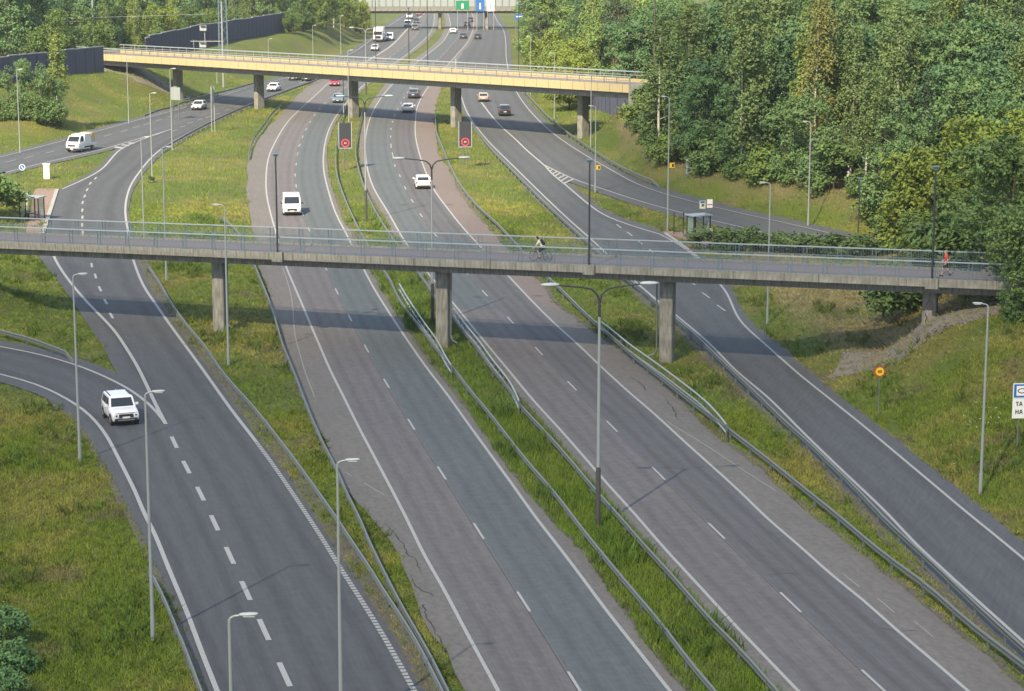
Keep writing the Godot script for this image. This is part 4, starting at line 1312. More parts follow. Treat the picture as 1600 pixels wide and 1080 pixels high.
# ---------------------------------------------------------------- noise walls
func noise_wall(pts: Array, tall: float, label: String) -> void:
	var pl := PackedVector2Array()
	for q in pts:
		pl.append(Vector2(q[0], q[1]))
	var count := int(length_of(pl) / 3.0) + 1
	var s := along(pl, count)
	var o := thing("noise_wall", p3(s[0].x, s[0].y, 0), 0.0, label, "noise wall")
	var org := o.position
	for i in count - 1:
		var a := s[i]
		var b := s[i + 1]
		var m := (a + b) * 0.5
		var l := a.distance_to(b)
		var yaw := atan2(b.y - a.y, b.x - a.x)
		var lo := minf(hgt(a.x, a.y), hgt(b.x, b.y)) - 0.3
		var hi := (hgt(a.x, a.y) + hgt(b.x, b.y)) * 0.5 + tall
		if int(i / 4) % 2 == 1:
			hi += 0.12
		var mb := MB.new()
		mb.box(Transform3D(Basis(Vector3.UP, yaw), Vector3(0, 0, 0)), Vector3(l - 0.2, hi - lo, 0.12))
		for rib in 6:
			mb.box(Transform3D(Basis(Vector3.UP, yaw), Basis(Vector3.UP, yaw) * Vector3((rib - 2.5) * (l - 0.3) / 6.0, -0.02, 0)), Vector3(0.16, hi - lo - 0.1, 0.2))
		part("panel", mb.mesh(), M.wall_panel, o, p3(m.x, m.y, (hi + lo) * 0.5) - org)
		var cap := MB.new()
		cap.box(Transform3D(Basis(Vector3.UP, yaw), Vector3.ZERO), Vector3(l, 0.14, 0.26))
		part("cap", cap.mesh(), M.wall_cap, o, p3(m.x, m.y, hi + 0.07) - org)
		var pm := MB.new()
		pm.box(Transform3D(Basis(Vector3.UP, yaw), Vector3.ZERO), Vector3(0.18, hi - lo, 0.22))
		part("post", pm.mesh(), M.sign_panel, o, p3(a.x, a.y, (hi + lo) * 0.5 - 0.02) - org)


func build_noise_walls() -> void:
	noise_wall([[-97, 318], [-84.6, 335.8], [-81.5, 347.9], [-76.7, 363.9], [-70.8, 379.8]], 4.3, "dark blue noise wall left of the yellowish bridge, behind the leafy trees")
	noise_wall([[-69.2, 414], [-64.7, 463.6], [-58.4, 500.5], [-53.3, 530.6]], 4.5, "dark blue noise wall running away above the bank beyond the yellowish bridge")
	noise_wall([[12.5, 356], [15.0, 338], [20.5, 322], [27, 312]], 4.2, "dark noise wall seen under the right end of the yellowish bridge")


# ---------------------------------------------------------------- guard rails
const RAIL_LABELS := {
	"GR1": "long steel guard rail along the gravel verge of the left ramp",
	"GR2": "steel guard rail on the outer left edge of the oncoming motorway",
	"GR2F": "short far guard rail beside the oncoming motorway below the yellowish bridge",
	"GR3": "steel guard rail on the left side of the grassy median",
	"GR4": "steel guard rail on the right side of the grassy median",
	"GR5": "steel guard rail along the right hard shoulder of the departing motorway",
	"GR6": "steel guard rail on the left edge of the right slip road",
	"GR7": "green-grey guard rail along the far right bend by the yellowish bridge",
	"GR8": "short guard rail above the side road at the left edge",
	"GR9": "short guard rail in the grass below the side road, bottom left",
	"GR10": "dark low guard rail between the left branch road and the grass wedge",
	"GR11": "low guard rail at the bank foot left of the yellowish bridge",
	"GR3B": "high tubular barrier shielding the median pillar of the footbridge, left face",
	"GR4B": "high tubular barrier shielding the median pillar of the footbridge, right face",
	"GR5B": "high tubular barrier beside the right-hand footbridge pillar",
	"GR11B": "short pale barrier with square openings beside the leftmost bridge pillar",
}


func build_guard_rails() -> void:
	var post_mb := MB.new()
	post_mb.box(Transform3D(Basis(), Vector3(0, 0.32, 0)), Vector3(0.06, 0.8, 0.11))
	var post := post_mb.mesh()
	var high_mb := MB.new()
	high_mb.box(Transform3D(Basis(), Vector3(0, 0.5, 0)), Vector3(0.07, 1.2, 0.07))
	var high := high_mb.mesh()
	var prof := [Vector2(-0.02, 0.42), Vector2(0.05, 0.47), Vector2(0.05, 0.53), Vector2(-0.03, 0.565), Vector2(-0.03, 0.6), Vector2(0.05, 0.635), Vector2(0.05, 0.7), Vector2(-0.02, 0.75)]
	for key in RAILS:
		var pl := line(key)
		var tubular: bool = key.ends_with("B")
		var count := maxi(int(length_of(pl) / (1.3 if pl[0].y < 250.0 else 2.5)), 3)
		pl = along(pl, count)
		var mid := pl[count / 2]
		var o := thing("guard_rail" if not tubular else "tube_barrier", p3(mid.x, mid.y, 0), 0.0, RAIL_LABELS[key], "guard rail", "")
		var org := o.position
		var mb := MB.new()
		if tubular:
			for y in [0.55, 1.05]:
				var run := []
				for i in count:
					run.append(p3(pl[i].x, pl[i].y, y + hgt(pl[i].x, pl[i].y)) - org)
				var tb := MB.new()
				tb.path_tube(run, 0.06, 0.06, 6)
				part("rail_tube", tb.mesh(), M.rail_top, o)
		else:
			for i in count - 1:
				var a := pl[i]
				var b := pl[i + 1]
				var ea := (b - pl[maxi(i - 1, 0)]).normalized()
				var eb := (pl[mini(i + 2, count - 1)] - a).normalized()
				var na := Vector2(ea.y, -ea.x)
				var nb := Vector2(eb.y, -eb.x)
				var ya := hgt(a.x, a.y)
				var yb := hgt(b.x, b.y)
				# ends run down into the ground
				if i == 0 and key in ["GR1", "GR2", "GR7", "GR9"]:
					ya -= 0.45
				if i == count - 2 and key in ["GR7", "GR8"]:
					yb -= 0.5
				for k in prof.size() - 1:
					var p: Vector2 = prof[k]
					var q: Vector2 = prof[k + 1]
					mb.quad(p3(a.x + na.x * p.x, a.y + na.y * p.x, ya + p.y) - org, p3(b.x + nb.x * p.x, b.y + nb.y * p.x, yb + p.y) - org, p3(b.x + nb.x * q.x, b.y + nb.y * q.x, yb + q.y) - org, p3(a.x + na.x * q.x, a.y + na.y * q.x, ya + q.y) - org)
			part("rail_beam", mb.smooth_mesh(0.93), M.steel, o)
		var gap := 3.9 if not tubular else 2.0
		var n := maxi(int(length_of(pl) / gap), 1)
		var spots := along(pl, n + 1)
		for i in spots.size():
			var e := (spots[mini(i + 1, n)] - spots[maxi(i - 1, 0)]).normalized()
			var w := part("post", high if tubular else post, M.steel, o, p3(spots[i].x, spots[i].y, hgt(spots[i].x, spots[i].y)) - org)
			w.rotation.y = atan2(e.y, e.x)


# ---------------------------------------------------------------- trees
# one spray of leaves: a folded lozenge
func spray(mb: MB, at: Vector3, nrm: Vector3, size: float, spin: float, col: Color) -> void:
	var x := nrm.cross(Vector3.UP if absf(nrm.y) < 0.92 else Vector3.RIGHT).normalized()
	var y := nrm.cross(x)
	var a := x * cos(spin) + y * sin(spin)
	var b := nrm.cross(a)
	mb.col = col
	var p0 := at - a * size * 0.6
	var p1 := at + b * size * 0.34 - nrm * size * 0.12
	var p2 := at + a * size * 0.6
	var p3_ := at - b * size * 0.34 - nrm * size * 0.12
	mb.tri(p0, p1, p2)
	mb.tri(p0, p2, p3_)


# lobes: [centre, radii]; sprays lie thickest near the skin of each lobe
func foliage(lobes: Array, count: int, size: float, tint: Color, s: int, droop := 0.0) -> ArrayMesh:
	var r := RandomNumberGenerator.new()
	r.seed = s
	var mb := MB.new()
	var area := []
	var total := 0.0
	for l in lobes:
		total += pow(l[1].x * l[1].y * l[1].z, 0.667)
		area.append(total)
	var clumps := []
	for k in int(count / 15.0):
		var pick := r.randf() * total
		var i := 0
		while area[i] < pick:
			i += 1
		var dir := Vector3(r.randfn(), r.randfn(), r.randfn()).normalized()
		var depth := 1.0 - absf(r.randfn(0.0, 0.16)) + r.randf_range(-0.02, 0.1)
		var rad: Vector3 = lobes[i][1]
		var c: Vector3 = lobes[i][0] + dir * rad * depth
		clumps.append([c, dir, rad])
	for q in clumps:
		var shade := r.randf_range(0.8, 1.22)
		var warm := r.randf_range(-0.06, 0.1)
		var reach := r.randf_range(0.55, 1.0) * size * 2.1
		for k in 15:
			var off := Vector3(r.randfn(), r.randfn() * 0.75, r.randfn()) * reach * 0.5
			if droop > 0.0:
				off.y -= absf(r.randfn()) * droop
			var nrm: Vector3 = (q[1] * 0.6 + Vector3.UP * 0.5 + Vector3(r.randfn(), r.randfn(), r.randfn()) * 0.55).normalized()
			var f := shade * r.randf_range(0.85, 1.15)
			spray(mb, q[0] + off, nrm, size * r.randf_range(0.7, 1.3), r.randf() * TAU, Color(tint.r * f * (1.0 + warm), tint.g * f, tint.b * f))
	return mb.mesh()


func trunk_mesh(tall: float, r0: float, s: int, limbs: int, from: float, spread: float) -> ArrayMesh:
	var r := RandomNumberGenerator.new()
	r.seed = s
	var mb := MB.new()
	var pts := []
	var p := Vector3(0, -0.4, 0)
	for i in 7:
		pts.append(p)
		p += Vector3(r.randf_range(-0.12, 0.12), tall / 6.0, r.randf_range(-0.12, 0.12)) * Vector3(tall / 14.0, 1, tall / 14.0)
	mb.path_tube(pts, r0, r0 * 0.22, 7)
	for i in limbs:
		var t := lerpf(from, 0.85, float(i) / maxf(limbs, 1))
		var k := t * 6.0
		var a: Vector3 = pts[int(k)].lerp(pts[mini(int(k) + 1, 6)], k - int(k))
		var dir := r.randf() * TAU
		var out := Vector3(cos(dir), 0.0, sin(dir)) * spread * (1.1 - t)
		mb.path_tube([a, a + out * 0.5 + Vector3(0, spread * 0.22, 0), a + out + Vector3(0, spread * 0.5, 0)], r0 * 0.4 * (1.1 - t), r0 * 0.08, 5)
	return mb.mesh()


var protos := {}
const TREE_TALL := {"broad": 14.0, "birch": 18.0, "pine": 17.0, "spruce": 15.0, "shrub": 4.0, "willow": 9.0, "near": 9.0, "juniper": 1.4}


func make_tree(kind: String, s: int) -> Node3D:
	var r := RandomNumberGenerator.new()
	r.seed = s * 31 + kind.length()
	var tall: float = TREE_TALL[kind]
	var lobes := []
	var t := Node3D.new()
	var leaf: Mesh
	var trunk: Mesh
	var bark := "bark_dark"
	match kind:
		"broad":
			for i in 18:
				var y := r.randf_range(0.14, 0.92)
				var wide := 4.0 * sqrt(maxf(0.06, 1.0 - pow((y - 0.42) / 0.56, 2.0)))
				var a := r.randf() * TAU
				var out := wide * r.randf_range(0.35, 0.85)
				lobes.append([Vector3(cos(a) * out, y * tall, sin(a) * out), Vector3(1.6, 1.25, 1.6) * r.randf_range(0.7, 1.2)])
			lobes.append([Vector3(0, tall * 0.86, 0), Vector3(1.7, 2.0, 1.7)])
			leaf = foliage(lobes, 7600, 0.33, Color(0.12, 0.205, 0.07), s)
			trunk = trunk_mesh(tall * 0.9, 0.24, s, 9, 0.2, 4.2)
		"birch":
			for i in 16:
				var y := 0.2 + 0.78 * (i + r.randf()) / 16.0
				var wide := 2.5 * sqrt(maxf(0.05, 1.0 - pow((y - 0.5) / 0.52, 2.0)))
				var a := r.randf() * TAU
				var out := wide * r.randf_range(0.2, 0.7)
				lobes.append([Vector3(cos(a) * out, y * tall, sin(a) * out), Vector3(1.0, 1.7, 1.0) * r.randf_range(0.7, 1.15)])
			leaf = foliage(lobes, 5200, 0.3, Color(0.14, 0.205, 0.065), s, 0.7)
			trunk = trunk_mesh(tall * 0.97, 0.17, s, 9, 0.25, 2.4)
			bark = "bark_birch"
		"pine":
			for i in 11:
				var y := r.randf_range(0.5, 0.97)
				var wide := 2.9 * sqrt(maxf(0.05, 1.0 - pow((y - 0.72) / 0.32, 2.0)))
				var a := r.randf() * TAU
				lobes.append([Vector3(cos(a) * wide * 0.65, y * tall, sin(a) * wide * 0.65), Vector3(1.5, 0.7, 1.5) * r.randf_range(0.7, 1.1)])
			leaf = foliage(lobes, 3600, 0.3, Color(0.065, 0.1, 0.045), s)
			trunk = trunk_mesh(tall * 0.95, 0.2, s, 8, 0.5, 3.0)
			bark = "bark_pine"
		"spruce":
			for i in 12:
				var y := 0.06 + 0.9 * i / 11.0
				for k in 3:
					var a := r.randf() * TAU
					var out := 2.6 * (1.0 - y) * 0.7
					lobes.append([Vector3(cos(a) * out, y * tall, sin(a) * out), Vector3(1.0, 0.5, 1.0) * (1.35 - y) * r.randf_range(0.8, 1.2)])
			leaf = foliage(lobes, 4600, 0.3, Color(0.042, 0.08, 0.04), s, 0.25)
			trunk = trunk_mesh(tall * 0.97, 0.17, s, 4, 0.2, 1.6)
		"willow":
			for i in 12:
				var y := r.randf_range(0.16, 0.86)
				var wide := 3.6 * sqrt(maxf(0.06, 1.0 - pow((y - 0.35) / 0.64, 2.0)))
				var a := r.randf() * TAU
				lobes.append([Vector3(cos(a) * wide * 0.6, y * tall, sin(a) * wide * 0.6), Vector3(1.5, 1.3, 1.5) * r.randf_range(0.75, 1.2)])
			leaf = foliage(lobes, 6400, 0.29, Color(0.125, 0.185, 0.035), s)
			trunk = trunk_mesh(tall * 0.8, 0.16, s, 8, 0.1, 3.0)
		"near":
			for i in 16:
				var y := r.randf_range(0.1, 0.88)
				var wide := 3.5 * sqrt(maxf(0.06, 1.0 - pow((y - 0.4) / 0.6, 2.0)))
				var a := r.randf() * TAU
				lobes.append([Vector3(cos(a) * wide * 0.62, y * tall, sin(a) * wide * 0.62), Vector3(1.35, 1.15, 1.35) * r.randf_range(0.75, 1.2)])
			leaf = foliage(lobes, 15000, 0.19, Color(0.115, 0.185, 0.05), s)
			trunk = trunk_mesh(tall * 0.8, 0.18, s, 9, 0.1, 3.0)
		"shrub":
			for i in 8:
				var y := r.randf_range(0.12, 0.8)
				var a := r.randf() * TAU
				var out := 1.5 * sqrt(maxf(0.1, 1.0 - y)) * r.randf_range(0.4, 1.0)
				lobes.append([Vector3(cos(a) * out, y * tall, sin(a) * out), Vector3(0.95, 0.85, 0.95) * r.randf_range(0.8, 1.2)])
			leaf = foliage(lobes, 2600, 0.27, Color(0.1, 0.17, 0.045), s)
			trunk = trunk_mesh(tall * 0.7, 0.07, s, 7, 0.08, 1.5)
		"juniper":
			for i in 5:
				lobes.append([Vector3(r.randf_range(-0.9, 0.9), tall * r.randf_range(0.25, 0.7), r.randf_range(-0.6, 0.6)), Vector3(0.7, 0.4, 0.6)])
			leaf = foliage(lobes, 1300, 0.17, Color(0.085, 0.13, 0.035), s)
			trunk = trunk_mesh(tall * 0.6, 0.05, s, 6, 0.1, 0.9)
	part("trunk", trunk, M[bark], t)
	part("crown", leaf, M.leaf_0, t)
	return t


func tree(kind: String, x: float, d: float, size: float, tint: int, label: String, group: String, called := "", wide := 1.0) -> Node3D:
	var names := {"broad": "broadleaf_tree", "birch": "birch_tree", "pine": "pine_tree", "spruce": "spruce_tree", "shrub": "bush", "willow": "willow_tree", "near": "broadleaf_tree", "juniper": "juniper_bush"}
	var pick := "%s_%d" % [kind, tree_rng.randi() % (3 if kind in ["broad", "birch"] else 2)]
	if not protos.has(pick):
		protos[pick] = make_tree(kind, protos.size() * 7 + 11)
	var o: Node3D = protos[pick].duplicate()
	o.name = numbered(called if called else names[kind])
	add_child(o)
	o.position = p3(x, d, hgt(x, d) - 0.05)
	o.rotation.y = tree_rng.randf() * TAU
	var k: float = size / TREE_TALL[kind]
	o.scale = Vector3(k * wide * tree_rng.randf_range(0.92, 1.1), k, k * wide * tree_rng.randf_range(0.92, 1.1))
	o.get_node("crown").material_override = M["leaf_%d" % tint]
	tag(o, label, "bush" if kind in ["shrub", "juniper"] else "tree", group)
	return o


var tree_rng := RandomNumberGenerator.new()
const ORDINAL := ["first", "second", "third", "fourth", "fifth", "sixth", "seventh", "eighth", "ninth", "tenth", "eleventh", "twelfth", "thirteenth", "fourteenth", "fifteenth", "sixteenth", "seventeenth", "eighteenth", "nineteenth", "twentieth"]


func nth(i: int) -> String:
	return ORDINAL[i] if i < ORDINAL.size() else "%dth" % (i + 1)


func front_x(d: float) -> float:
	# where the wood right of the motorway begins
	var pts := [[200, 39.5], [206, 39.0], [221, 36.6], [229, 35.0], [236, 31.5], [244, 27.0], [250, 24.5], [258, 22.5], [266, 20.5], [285, 19.2], [300, 21.0], [312, 27.0], [330, 29.0], [345, 24.0]]
	for i in pts.size() - 1:
		if d < pts[i + 1][0]:
			return lerpf(pts[i][1], pts[i + 1][1], clampf((d - pts[i][0]) / (pts[i + 1][0] - pts[i][0]), 0.0, 1.0))
	return 20.0


func build_trees() -> void:
	tree_rng.seed = 2024
	var tints := [Color(1, 1, 1), Color(0.8, 0.9, 0.95), Color(1.35, 1.2, 0.85), Color(0.62, 0.74, 0.9), Color(1.3, 0.95, 0.8), Color(0.95, 1.15, 1.5)]
	for i in tints.size():
		var m := flat_mat("leaf_%d" % i, tints[i].linear_to_srgb(), 0.7)
		m.vertex_color_use_as_albedo = true
		m.backlight_enabled = true
		m.backlight = Color(0.4, 0.5, 0.2)
	# ---- the wood right of the motorway
	var wood := grid_noise(77, 0.035, 2)
	var spots := []
	var d := 203.0
	while d < 350.0:
		var x := front_x(d) + 1.5
		while x < 0.25 * d + 7.0:
			spots.append(Vector2(x + tree_rng.randf_range(-1.9, 1.9), d + tree_rng.randf_range(-1.9, 1.9)))
			x += 6.1
		d += 6.1
	var kinds_word := {"broad": "dense dark broadleaf tree", "birch": "slender pale-trunked birch", "pine": "tall reddish-trunked pine", "spruce": "dark spruce", "willow": "bright green willow", "shrub": "low leafy bush"}
	spots.sort_custom(func(a: Vector2, b: Vector2) -> bool: return a.x / a.y < b.x / b.y)
	var seen_of := {}
	for q in spots:
		var edge: float = q.x - front_x(q.y)
		var behind: float = minf(edge, 99.0)
		var n := wood.get_noise_2d(q.x * 1.3, q.y)
		var kind := "broad"
		var size := tree_rng.randf_range(13.0, 17.5)
		var tint := 0
		if n > 0.22:
			kind = "birch"
			size = tree_rng.randf_range(16.0, 21.0)
			tint = 0 if tree_rng.randf() < 0.75 else 2
		elif n < -0.34 and edge > 10.0:
			kind = "pine"
			size = tree_rng.randf_range(15.0, 18.0)
		elif tree_rng.randf() < 0.14:
			kind = "spruce"
		if kind == "broad":
			tint = [0, 1, 1, 3, 0][tree_rng.randi() % 5]
		var band := "at the edge" if behind < 6.0 else ("some way in" if behind < 20.0 else "deep in the back")
		if behind < 5.5:
			size *= 0.72
		seen_of[kind + band] = seen_of.get(kind + band, -1) + 1
		var said: String = "%s %s of the right wood" % [kinds_word[kind], band]
		if behind < 6.0:
			said = "%s %s from the left along the edge of the right wood" % [nth(seen_of[kind + band]), kinds_word[kind]]
		tree(kind, q.x, q.y, size, tint, said, "right wood, %s: %s" % [band, kinds_word[kind]])
	# undergrowth along the foot of that wood
	var foot := [[38.0, 204], [37.2, 211], [36.6, 217], [36.4, 225], [34.4, 230.5], [31.6, 236], [28.8, 241.5], [26.2, 247], [24.2, 253], [22.4, 260.5], [19.6, 264.5], [18.4, 270.5], [17.9, 277], [17.6, 284], [17.6, 291], [18.4, 297]]
	foot.reverse()
	for i in foot.size():
		var q: Array = foot[i]
		tree("shrub", q[0] + tree_rng.randf_range(-0.5, 0.5), q[1] + tree_rng.randf_range(-0.5, 0.5), tree_rng.randf_range(3.2, 5.2), [0, 2, 0, 0][i % 4], "leafy bush at the foot of the right wood, %s from the bridge end" % nth(i), "bushes at the foot of the right wood", "", 1.25)
	# trees one can name
	tree("birch", 26.0, 246.5, 20.0, 0, "tall birch with white trunk above the grey cabinet at the wood edge", "")
	tree("birch", 27.6, 248.5, 19.0, 0, "white-trunked birch close behind the tallest birch at the wood edge", "")
	tree("birch", 33.4, 240.0, 20.0, 4, "reddish-brown half-bare birch with pale double trunk in the right wood", "", "", 0.8)
	tree("birch", 35.0, 244.5, 19.5, 4, "rusty-leaved birch right behind the reddish double-trunked birch", "", "", 0.8)
	tree("birch", 21.4, 268.0, 18.0, 0, "broad hanging birch where the yellowish bridge ends", "", "", 1.35)
	tree("birch", 18.6, 274.0, 16.0, 0, "hanging birch hiding the right end of the yellowish bridge", "", "", 1.4)
	tree("willow", 36.8, 191.0, 10.5, 2, "yellow-green willow behind the right end of the footbridge, above the bent black lamp", "")
	tree("willow", 40.5, 186.0, 12.0, 2, "large yellow-green willow at the right edge behind the footbridge", "")
	tree("willow", 35.6, 181.0, 8.0, 0, "smaller green willow behind the pedestrian on the footbridge", "")
	tree("willow", 44.5, 196.0, 13.0, 2, "tall yellow-green willow at the frame edge, high behind the footbridge", "")
	tree("broad", 39.0, 172.0, 9.0, 0, "rounded green tree behind the hidden end of the footbridge", "")
	tree("near", 32.9, 142.6, 11.5, 0, "big leafy tree hiding the right end of the footbridge", "", "", 1.1)
	tree("near", 36.4, 138.6, 11.0, 0, "leafy tree at the frame edge right of the slim lamp post", "", "", 1.1)
	tree("near", 33.4, 138.8, 5.0, 1, "bush below the big leafy tree at the end of the footbridge", "")
	tree("shrub", 31.8, 153.4, 6.0, 0, "dark bush behind the graffiti pillar under the footbridge", "", "", 1.3)
	tree("shrub", 29.2, 156.0, 5.0, 0, "low dark bush left behind the graffiti pillar", "", "", 1.3)
	tree("shrub", 34.6, 149.6, 5.6, 0, "dark bush in the shade under the footbridge end", "", "", 1.2)
	# clipped junipers behind the footbridge
	for i in 15:
		var t := i / 14.0
		tree("juniper", lerpf(19.6, 36.5, t) + tree_rng.randf_range(-0.2, 0.2), lerpf(204.5, 199.5, t) + tree_rng.randf_range(-0.5, 0.5), tree_rng.randf_range(1.4, 2.2), 1, "low juniper in the hedge behind the footbridge, %s from the bus shelter" % nth(i), "junipers in the hedge behind the footbridge", "", 1.25)
	# ---- right of the slip road beyond the yellowish bridge
	d = 352.0
	while d < 640.0:
		var x := lerpf(11.0, 5.5, clampf((d - 352.0) / 120.0, 0.0, 1.0))
		while x < minf(0.078 * d + 6.0, 34.0 if d < 420.0 else 24.0):
			var n := wood.get_noise_2d(x * 2.0, d)
			var kind := "broad"
			if n < -0.15:
				kind = "pine"
			elif n > 0.3:
				kind = "birch"
			var front := x < 14.0
			if front and d < 440.0:
				kind = "willow"
			tree(kind, x + tree_rng.randf_range(-1.6, 1.6), d + tree_rng.randf_range(-2, 2), tree_rng.randf_range(8.0, 11.0) if kind == "willow" else tree_rng.randf_range(12.0, 17.0), [0, 0, 1, 2][tree_rng.randi() % 4] if kind != "willow" else [2, 0, 2][tree_rng.randi() % 3], "%s in the far wood right of the motorway beyond the yellowish bridge" % kinds_word[kind], "far right wood: %s" % kinds_word[kind])
			x += 6.6 if d < 420.0 else 9.0
		d += 8.0 if d < 420.0 else 11.0
	# ---- left wood behind the noise walls
	d = 392.0
	while d < 640.0:
		var edge := lerpf(-80.0, -65.0, clampf((d - 415.0) / 115.0, 0.0, 1.0))
		if d > 530.0:
			edge = lerpf(-50.0, -42.0, (d - 530.0) / 110.0)
		if d < 412.0:
			edge = -82.0
		var x := edge
		while x > -0.25 * d - 6.0:
			var n := wood.get_noise_2d(x, d + 300.0)
			var kind := "broad"
			if n < -0.08 and edge - x > 8.0:
				kind = "spruce" if n < -0.25 else "pine"
			elif n > 0.3:
				kind = "birch"
			elif edge - x < 7.0:
				kind = "willow"
			var word: String = "near the noise wall" if edge - x < 10.0 else "well behind the noise wall"
			tree(kind, x + tree_rng.randf_range(-2, 2), d + tree_rng.randf_range(-2, 2), tree_rng.randf_range(8.0, 11.0) if kind == "willow" else tree_rng.randf_range(12.0, 17.5), [0, 1, 1, 3, 2][tree_rng.randi() % 5], "%s %s in the left wood" % [kinds_word[kind], word], "left wood, %s: %s" % [word, kinds_word[kind]])
			x -= 7.6
		d += 9.5 if d < 470.0 else 14.0
	# trees on the near side of the left wall
	var clump := "trees in front of the left noise wall"
	tree("broad", -74.6, 323.5, 7.6, 0, "leftmost upright leafy tree in front of the left noise wall", clump, "", 0.85)
	tree("broad", -72.0, 321.8, 8.6, 0, "tallest dark leafy tree in front of the left noise wall", clump, "", 0.85)
	tree("broad", -69.4, 321.8, 8.0, 0, "dark leafy tree in front of the left noise wall, right of the tallest dark one", clump, "", 0.85)
	tree("broad", -67.2, 322.6, 6.4, 0, "lowest dark leafy tree at the right end of the clump by the left wall", clump, "", 0.8)
	tree("birch", -68.0, 326.5, 12.6, 2, "pale green narrow tree rising above the left noise wall", clump, "", 1.4)
	for i in 6:
		tree("shrub", -75.4 + i * 1.65, 319.6 + (i % 2) * 0.8, 3.6, 0, "%s low bush from the left under the trees by the left noise wall" % nth(i), "bushes under the left clump", "", 1.1)
	for q in [[-61.5, 545.0, 8.0, "bushy tree on the bank below the end of the far noise wall"], [-57.5, 536.0, 9.0, "green tree closing the end of the far noise wall"], [-50.5, 552.0, 9.0, "green tree left of the distant flat bridge"], [-52.0, 520.0, 6.0, "round bush on the bank beside the far noise wall"]]:
		tree("willow", q[0], q[1], q[2], 1, q[3], "")
	# single bushes
	tree("shrub", -53.4, 223.0, 5.0, 0, "dark bush at the left frame edge beside the bus stop shelter", "", "", 1.3)
	tree("shrub", -56.0, 226.0, 5.6, 1, "dark bush cut by the left frame edge above the footbridge", "", "", 1.3)
	tree("shrub", -21.3, 88.0, 1.9, 5, "pale bluish bush in the lower left corner, lower one", "", "", 1.2)
	tree("shrub", -22.2, 91.6, 1.7, 5, "pale bluish bush in the lower left corner, upper one", "", "", 1.2)
	for q in [[-20.6, 84.6, 1.5]]:
		tree("shrub", q[0], q[1], q[2], 5, "small pale bush cut by the bottom left frame corner", "", "", 1.2)
	tree("shrub", -43.2, 259.4, 0.9, 1, "tiny dark shrub at the foot of a lamp post in the left verge", "")


# ---------------------------------------------------------------- grass
func tuft_mesh(s: int, blades: int, tall: float, spread: float) -> ArrayMesh:
	var r := RandomNumberGenerator.new()
	r.seed = s
	var mb := MB.new()
	for i in blades:
		var a := r.randf() * TAU
		var at := Vector3(cos(a), 0, sin(a)) * r.randf() * spread
		var lean := Vector3(r.randfn() * 0.45, 1.0, r.randfn() * 0.45).normalized()
		var h := tall * r.randf_range(0.55, 1.15)
		var side := Vector3(cos(a * 3.1), 0, sin(a * 3.1)) * r.randf_range(0.012, 0.022) * (tall / 0.3)
		var f := r.randf_range(0.75, 1.25)
		mb.col = Color(f, f, f)
		var mid := at + lean * h * 0.6
		var tip := at + lean * h + Vector3(lean.x, -0.25, lean.z) * h * 0.4
		mb.quad(at - side, at + side, mid + side * 0.7, mid - side * 0.7)
		mb.tri(mid - side * 0.7, mid + side * 0.7, tip)
	return mb.mesh()


func scatter(called: String, label: String, mesh: Mesh, xs: Vector2, ds: Vector2, spacing: float, s: int, fan: bool, straw := false, weed := false) -> void:
	var r := RandomNumberGenerator.new()
	r.seed = s
	var swath := grid_noise(55, 0.16, 3)
	var places := []
	var cols := []
	var d := ds.x
	while d < ds.y:
		var lo := xs.x
		var hi := xs.y
		if fan:
			lo = maxf(lo, -0.25 * d - 6.0)
			hi = minf(hi, 0.25 * d + 6.0)
		var x := lo
		while x < hi:
			var p := Vector2(x + r.randf() * spacing, d + r.randf() * spacing)
			x += spacing
			var near := on_grid(near_road, p.x, p.y)
			if near > 30.0 and r.randf() < 0.5:
				continue
			if straw and swath.get_noise_2d(p.x * 0.8 + p.y * 0.5, p.y * 0.45 - p.x * 0.2) < 0.24:
				continue
			if weed and swath.get_noise_2d(p.x * 0.9 + 70.0, p.y * 0.5) < 0.3:
				continue
			if on_road(p):
				continue
			var c := turf(p.x, p.y)
			var median: bool = p.x > lerpf(3.5, -9.0, clampf((p.y - 85.0) / 90.0, 0.0, 1.0)) - 5.0 and in_median(p)
			var k := r.randf_range(0.7, 1.25)
			if median:
				c = c.lerp(Color(0.085, 0.16, 0.008), 0.75)
				k *= 1.5
			elif near < 1.0:
				k *= 0.6
			var f := r.randf_range(0.7, 1.4)
			if weed:
				c = c.lerp(Color(0.05, 0.1, 0.012), 0.7)
				k *= r.randf_range(0.7, 1.4)
			if straw:
				if median:
					continue
				c = Color(0.24, 0.22, 0.075)
				k *= 0.45
			var y := hgt(p.x, p.y)
			places.append(Transform3D(Basis(Vector3.UP, r.randf() * TAU).scaled(Vector3(1.1, k, 1.1)), p3(p.x, p.y, y - 0.02)))
			cols.append(Color(c.r * f * 1.1, c.g * f * 1.1, c.b * f))
		d += spacing
	var mm := MultiMesh.new()
	mm.transform_format = MultiMesh.TRANSFORM_3D
	mm.use_colors = true
	mm.mesh = mesh
	mm.instance_count = places.size()
	for i in places.size():
		mm.set_instance_transform(i, places[i])
		mm.set_instance_color(i, cols[i])
	var o := MultiMeshInstance3D.new()
	o.name = numbered(called)
	o.multimesh = mm
	o.material_override = M.blade
	add_child(o)
	tag(o, label, "grass", "", "stuff")


var median_poly := PackedVector2Array()


func in_median(p: Vector2) -> bool:
	if median_poly.is_empty():
		median_poly = line("PLR").duplicate()
		var back := line("PRL").duplicate()
		back.reverse()
		median_poly.append_array(back)
	return Geometry2D.is_point_in_polygon(p, median_poly)


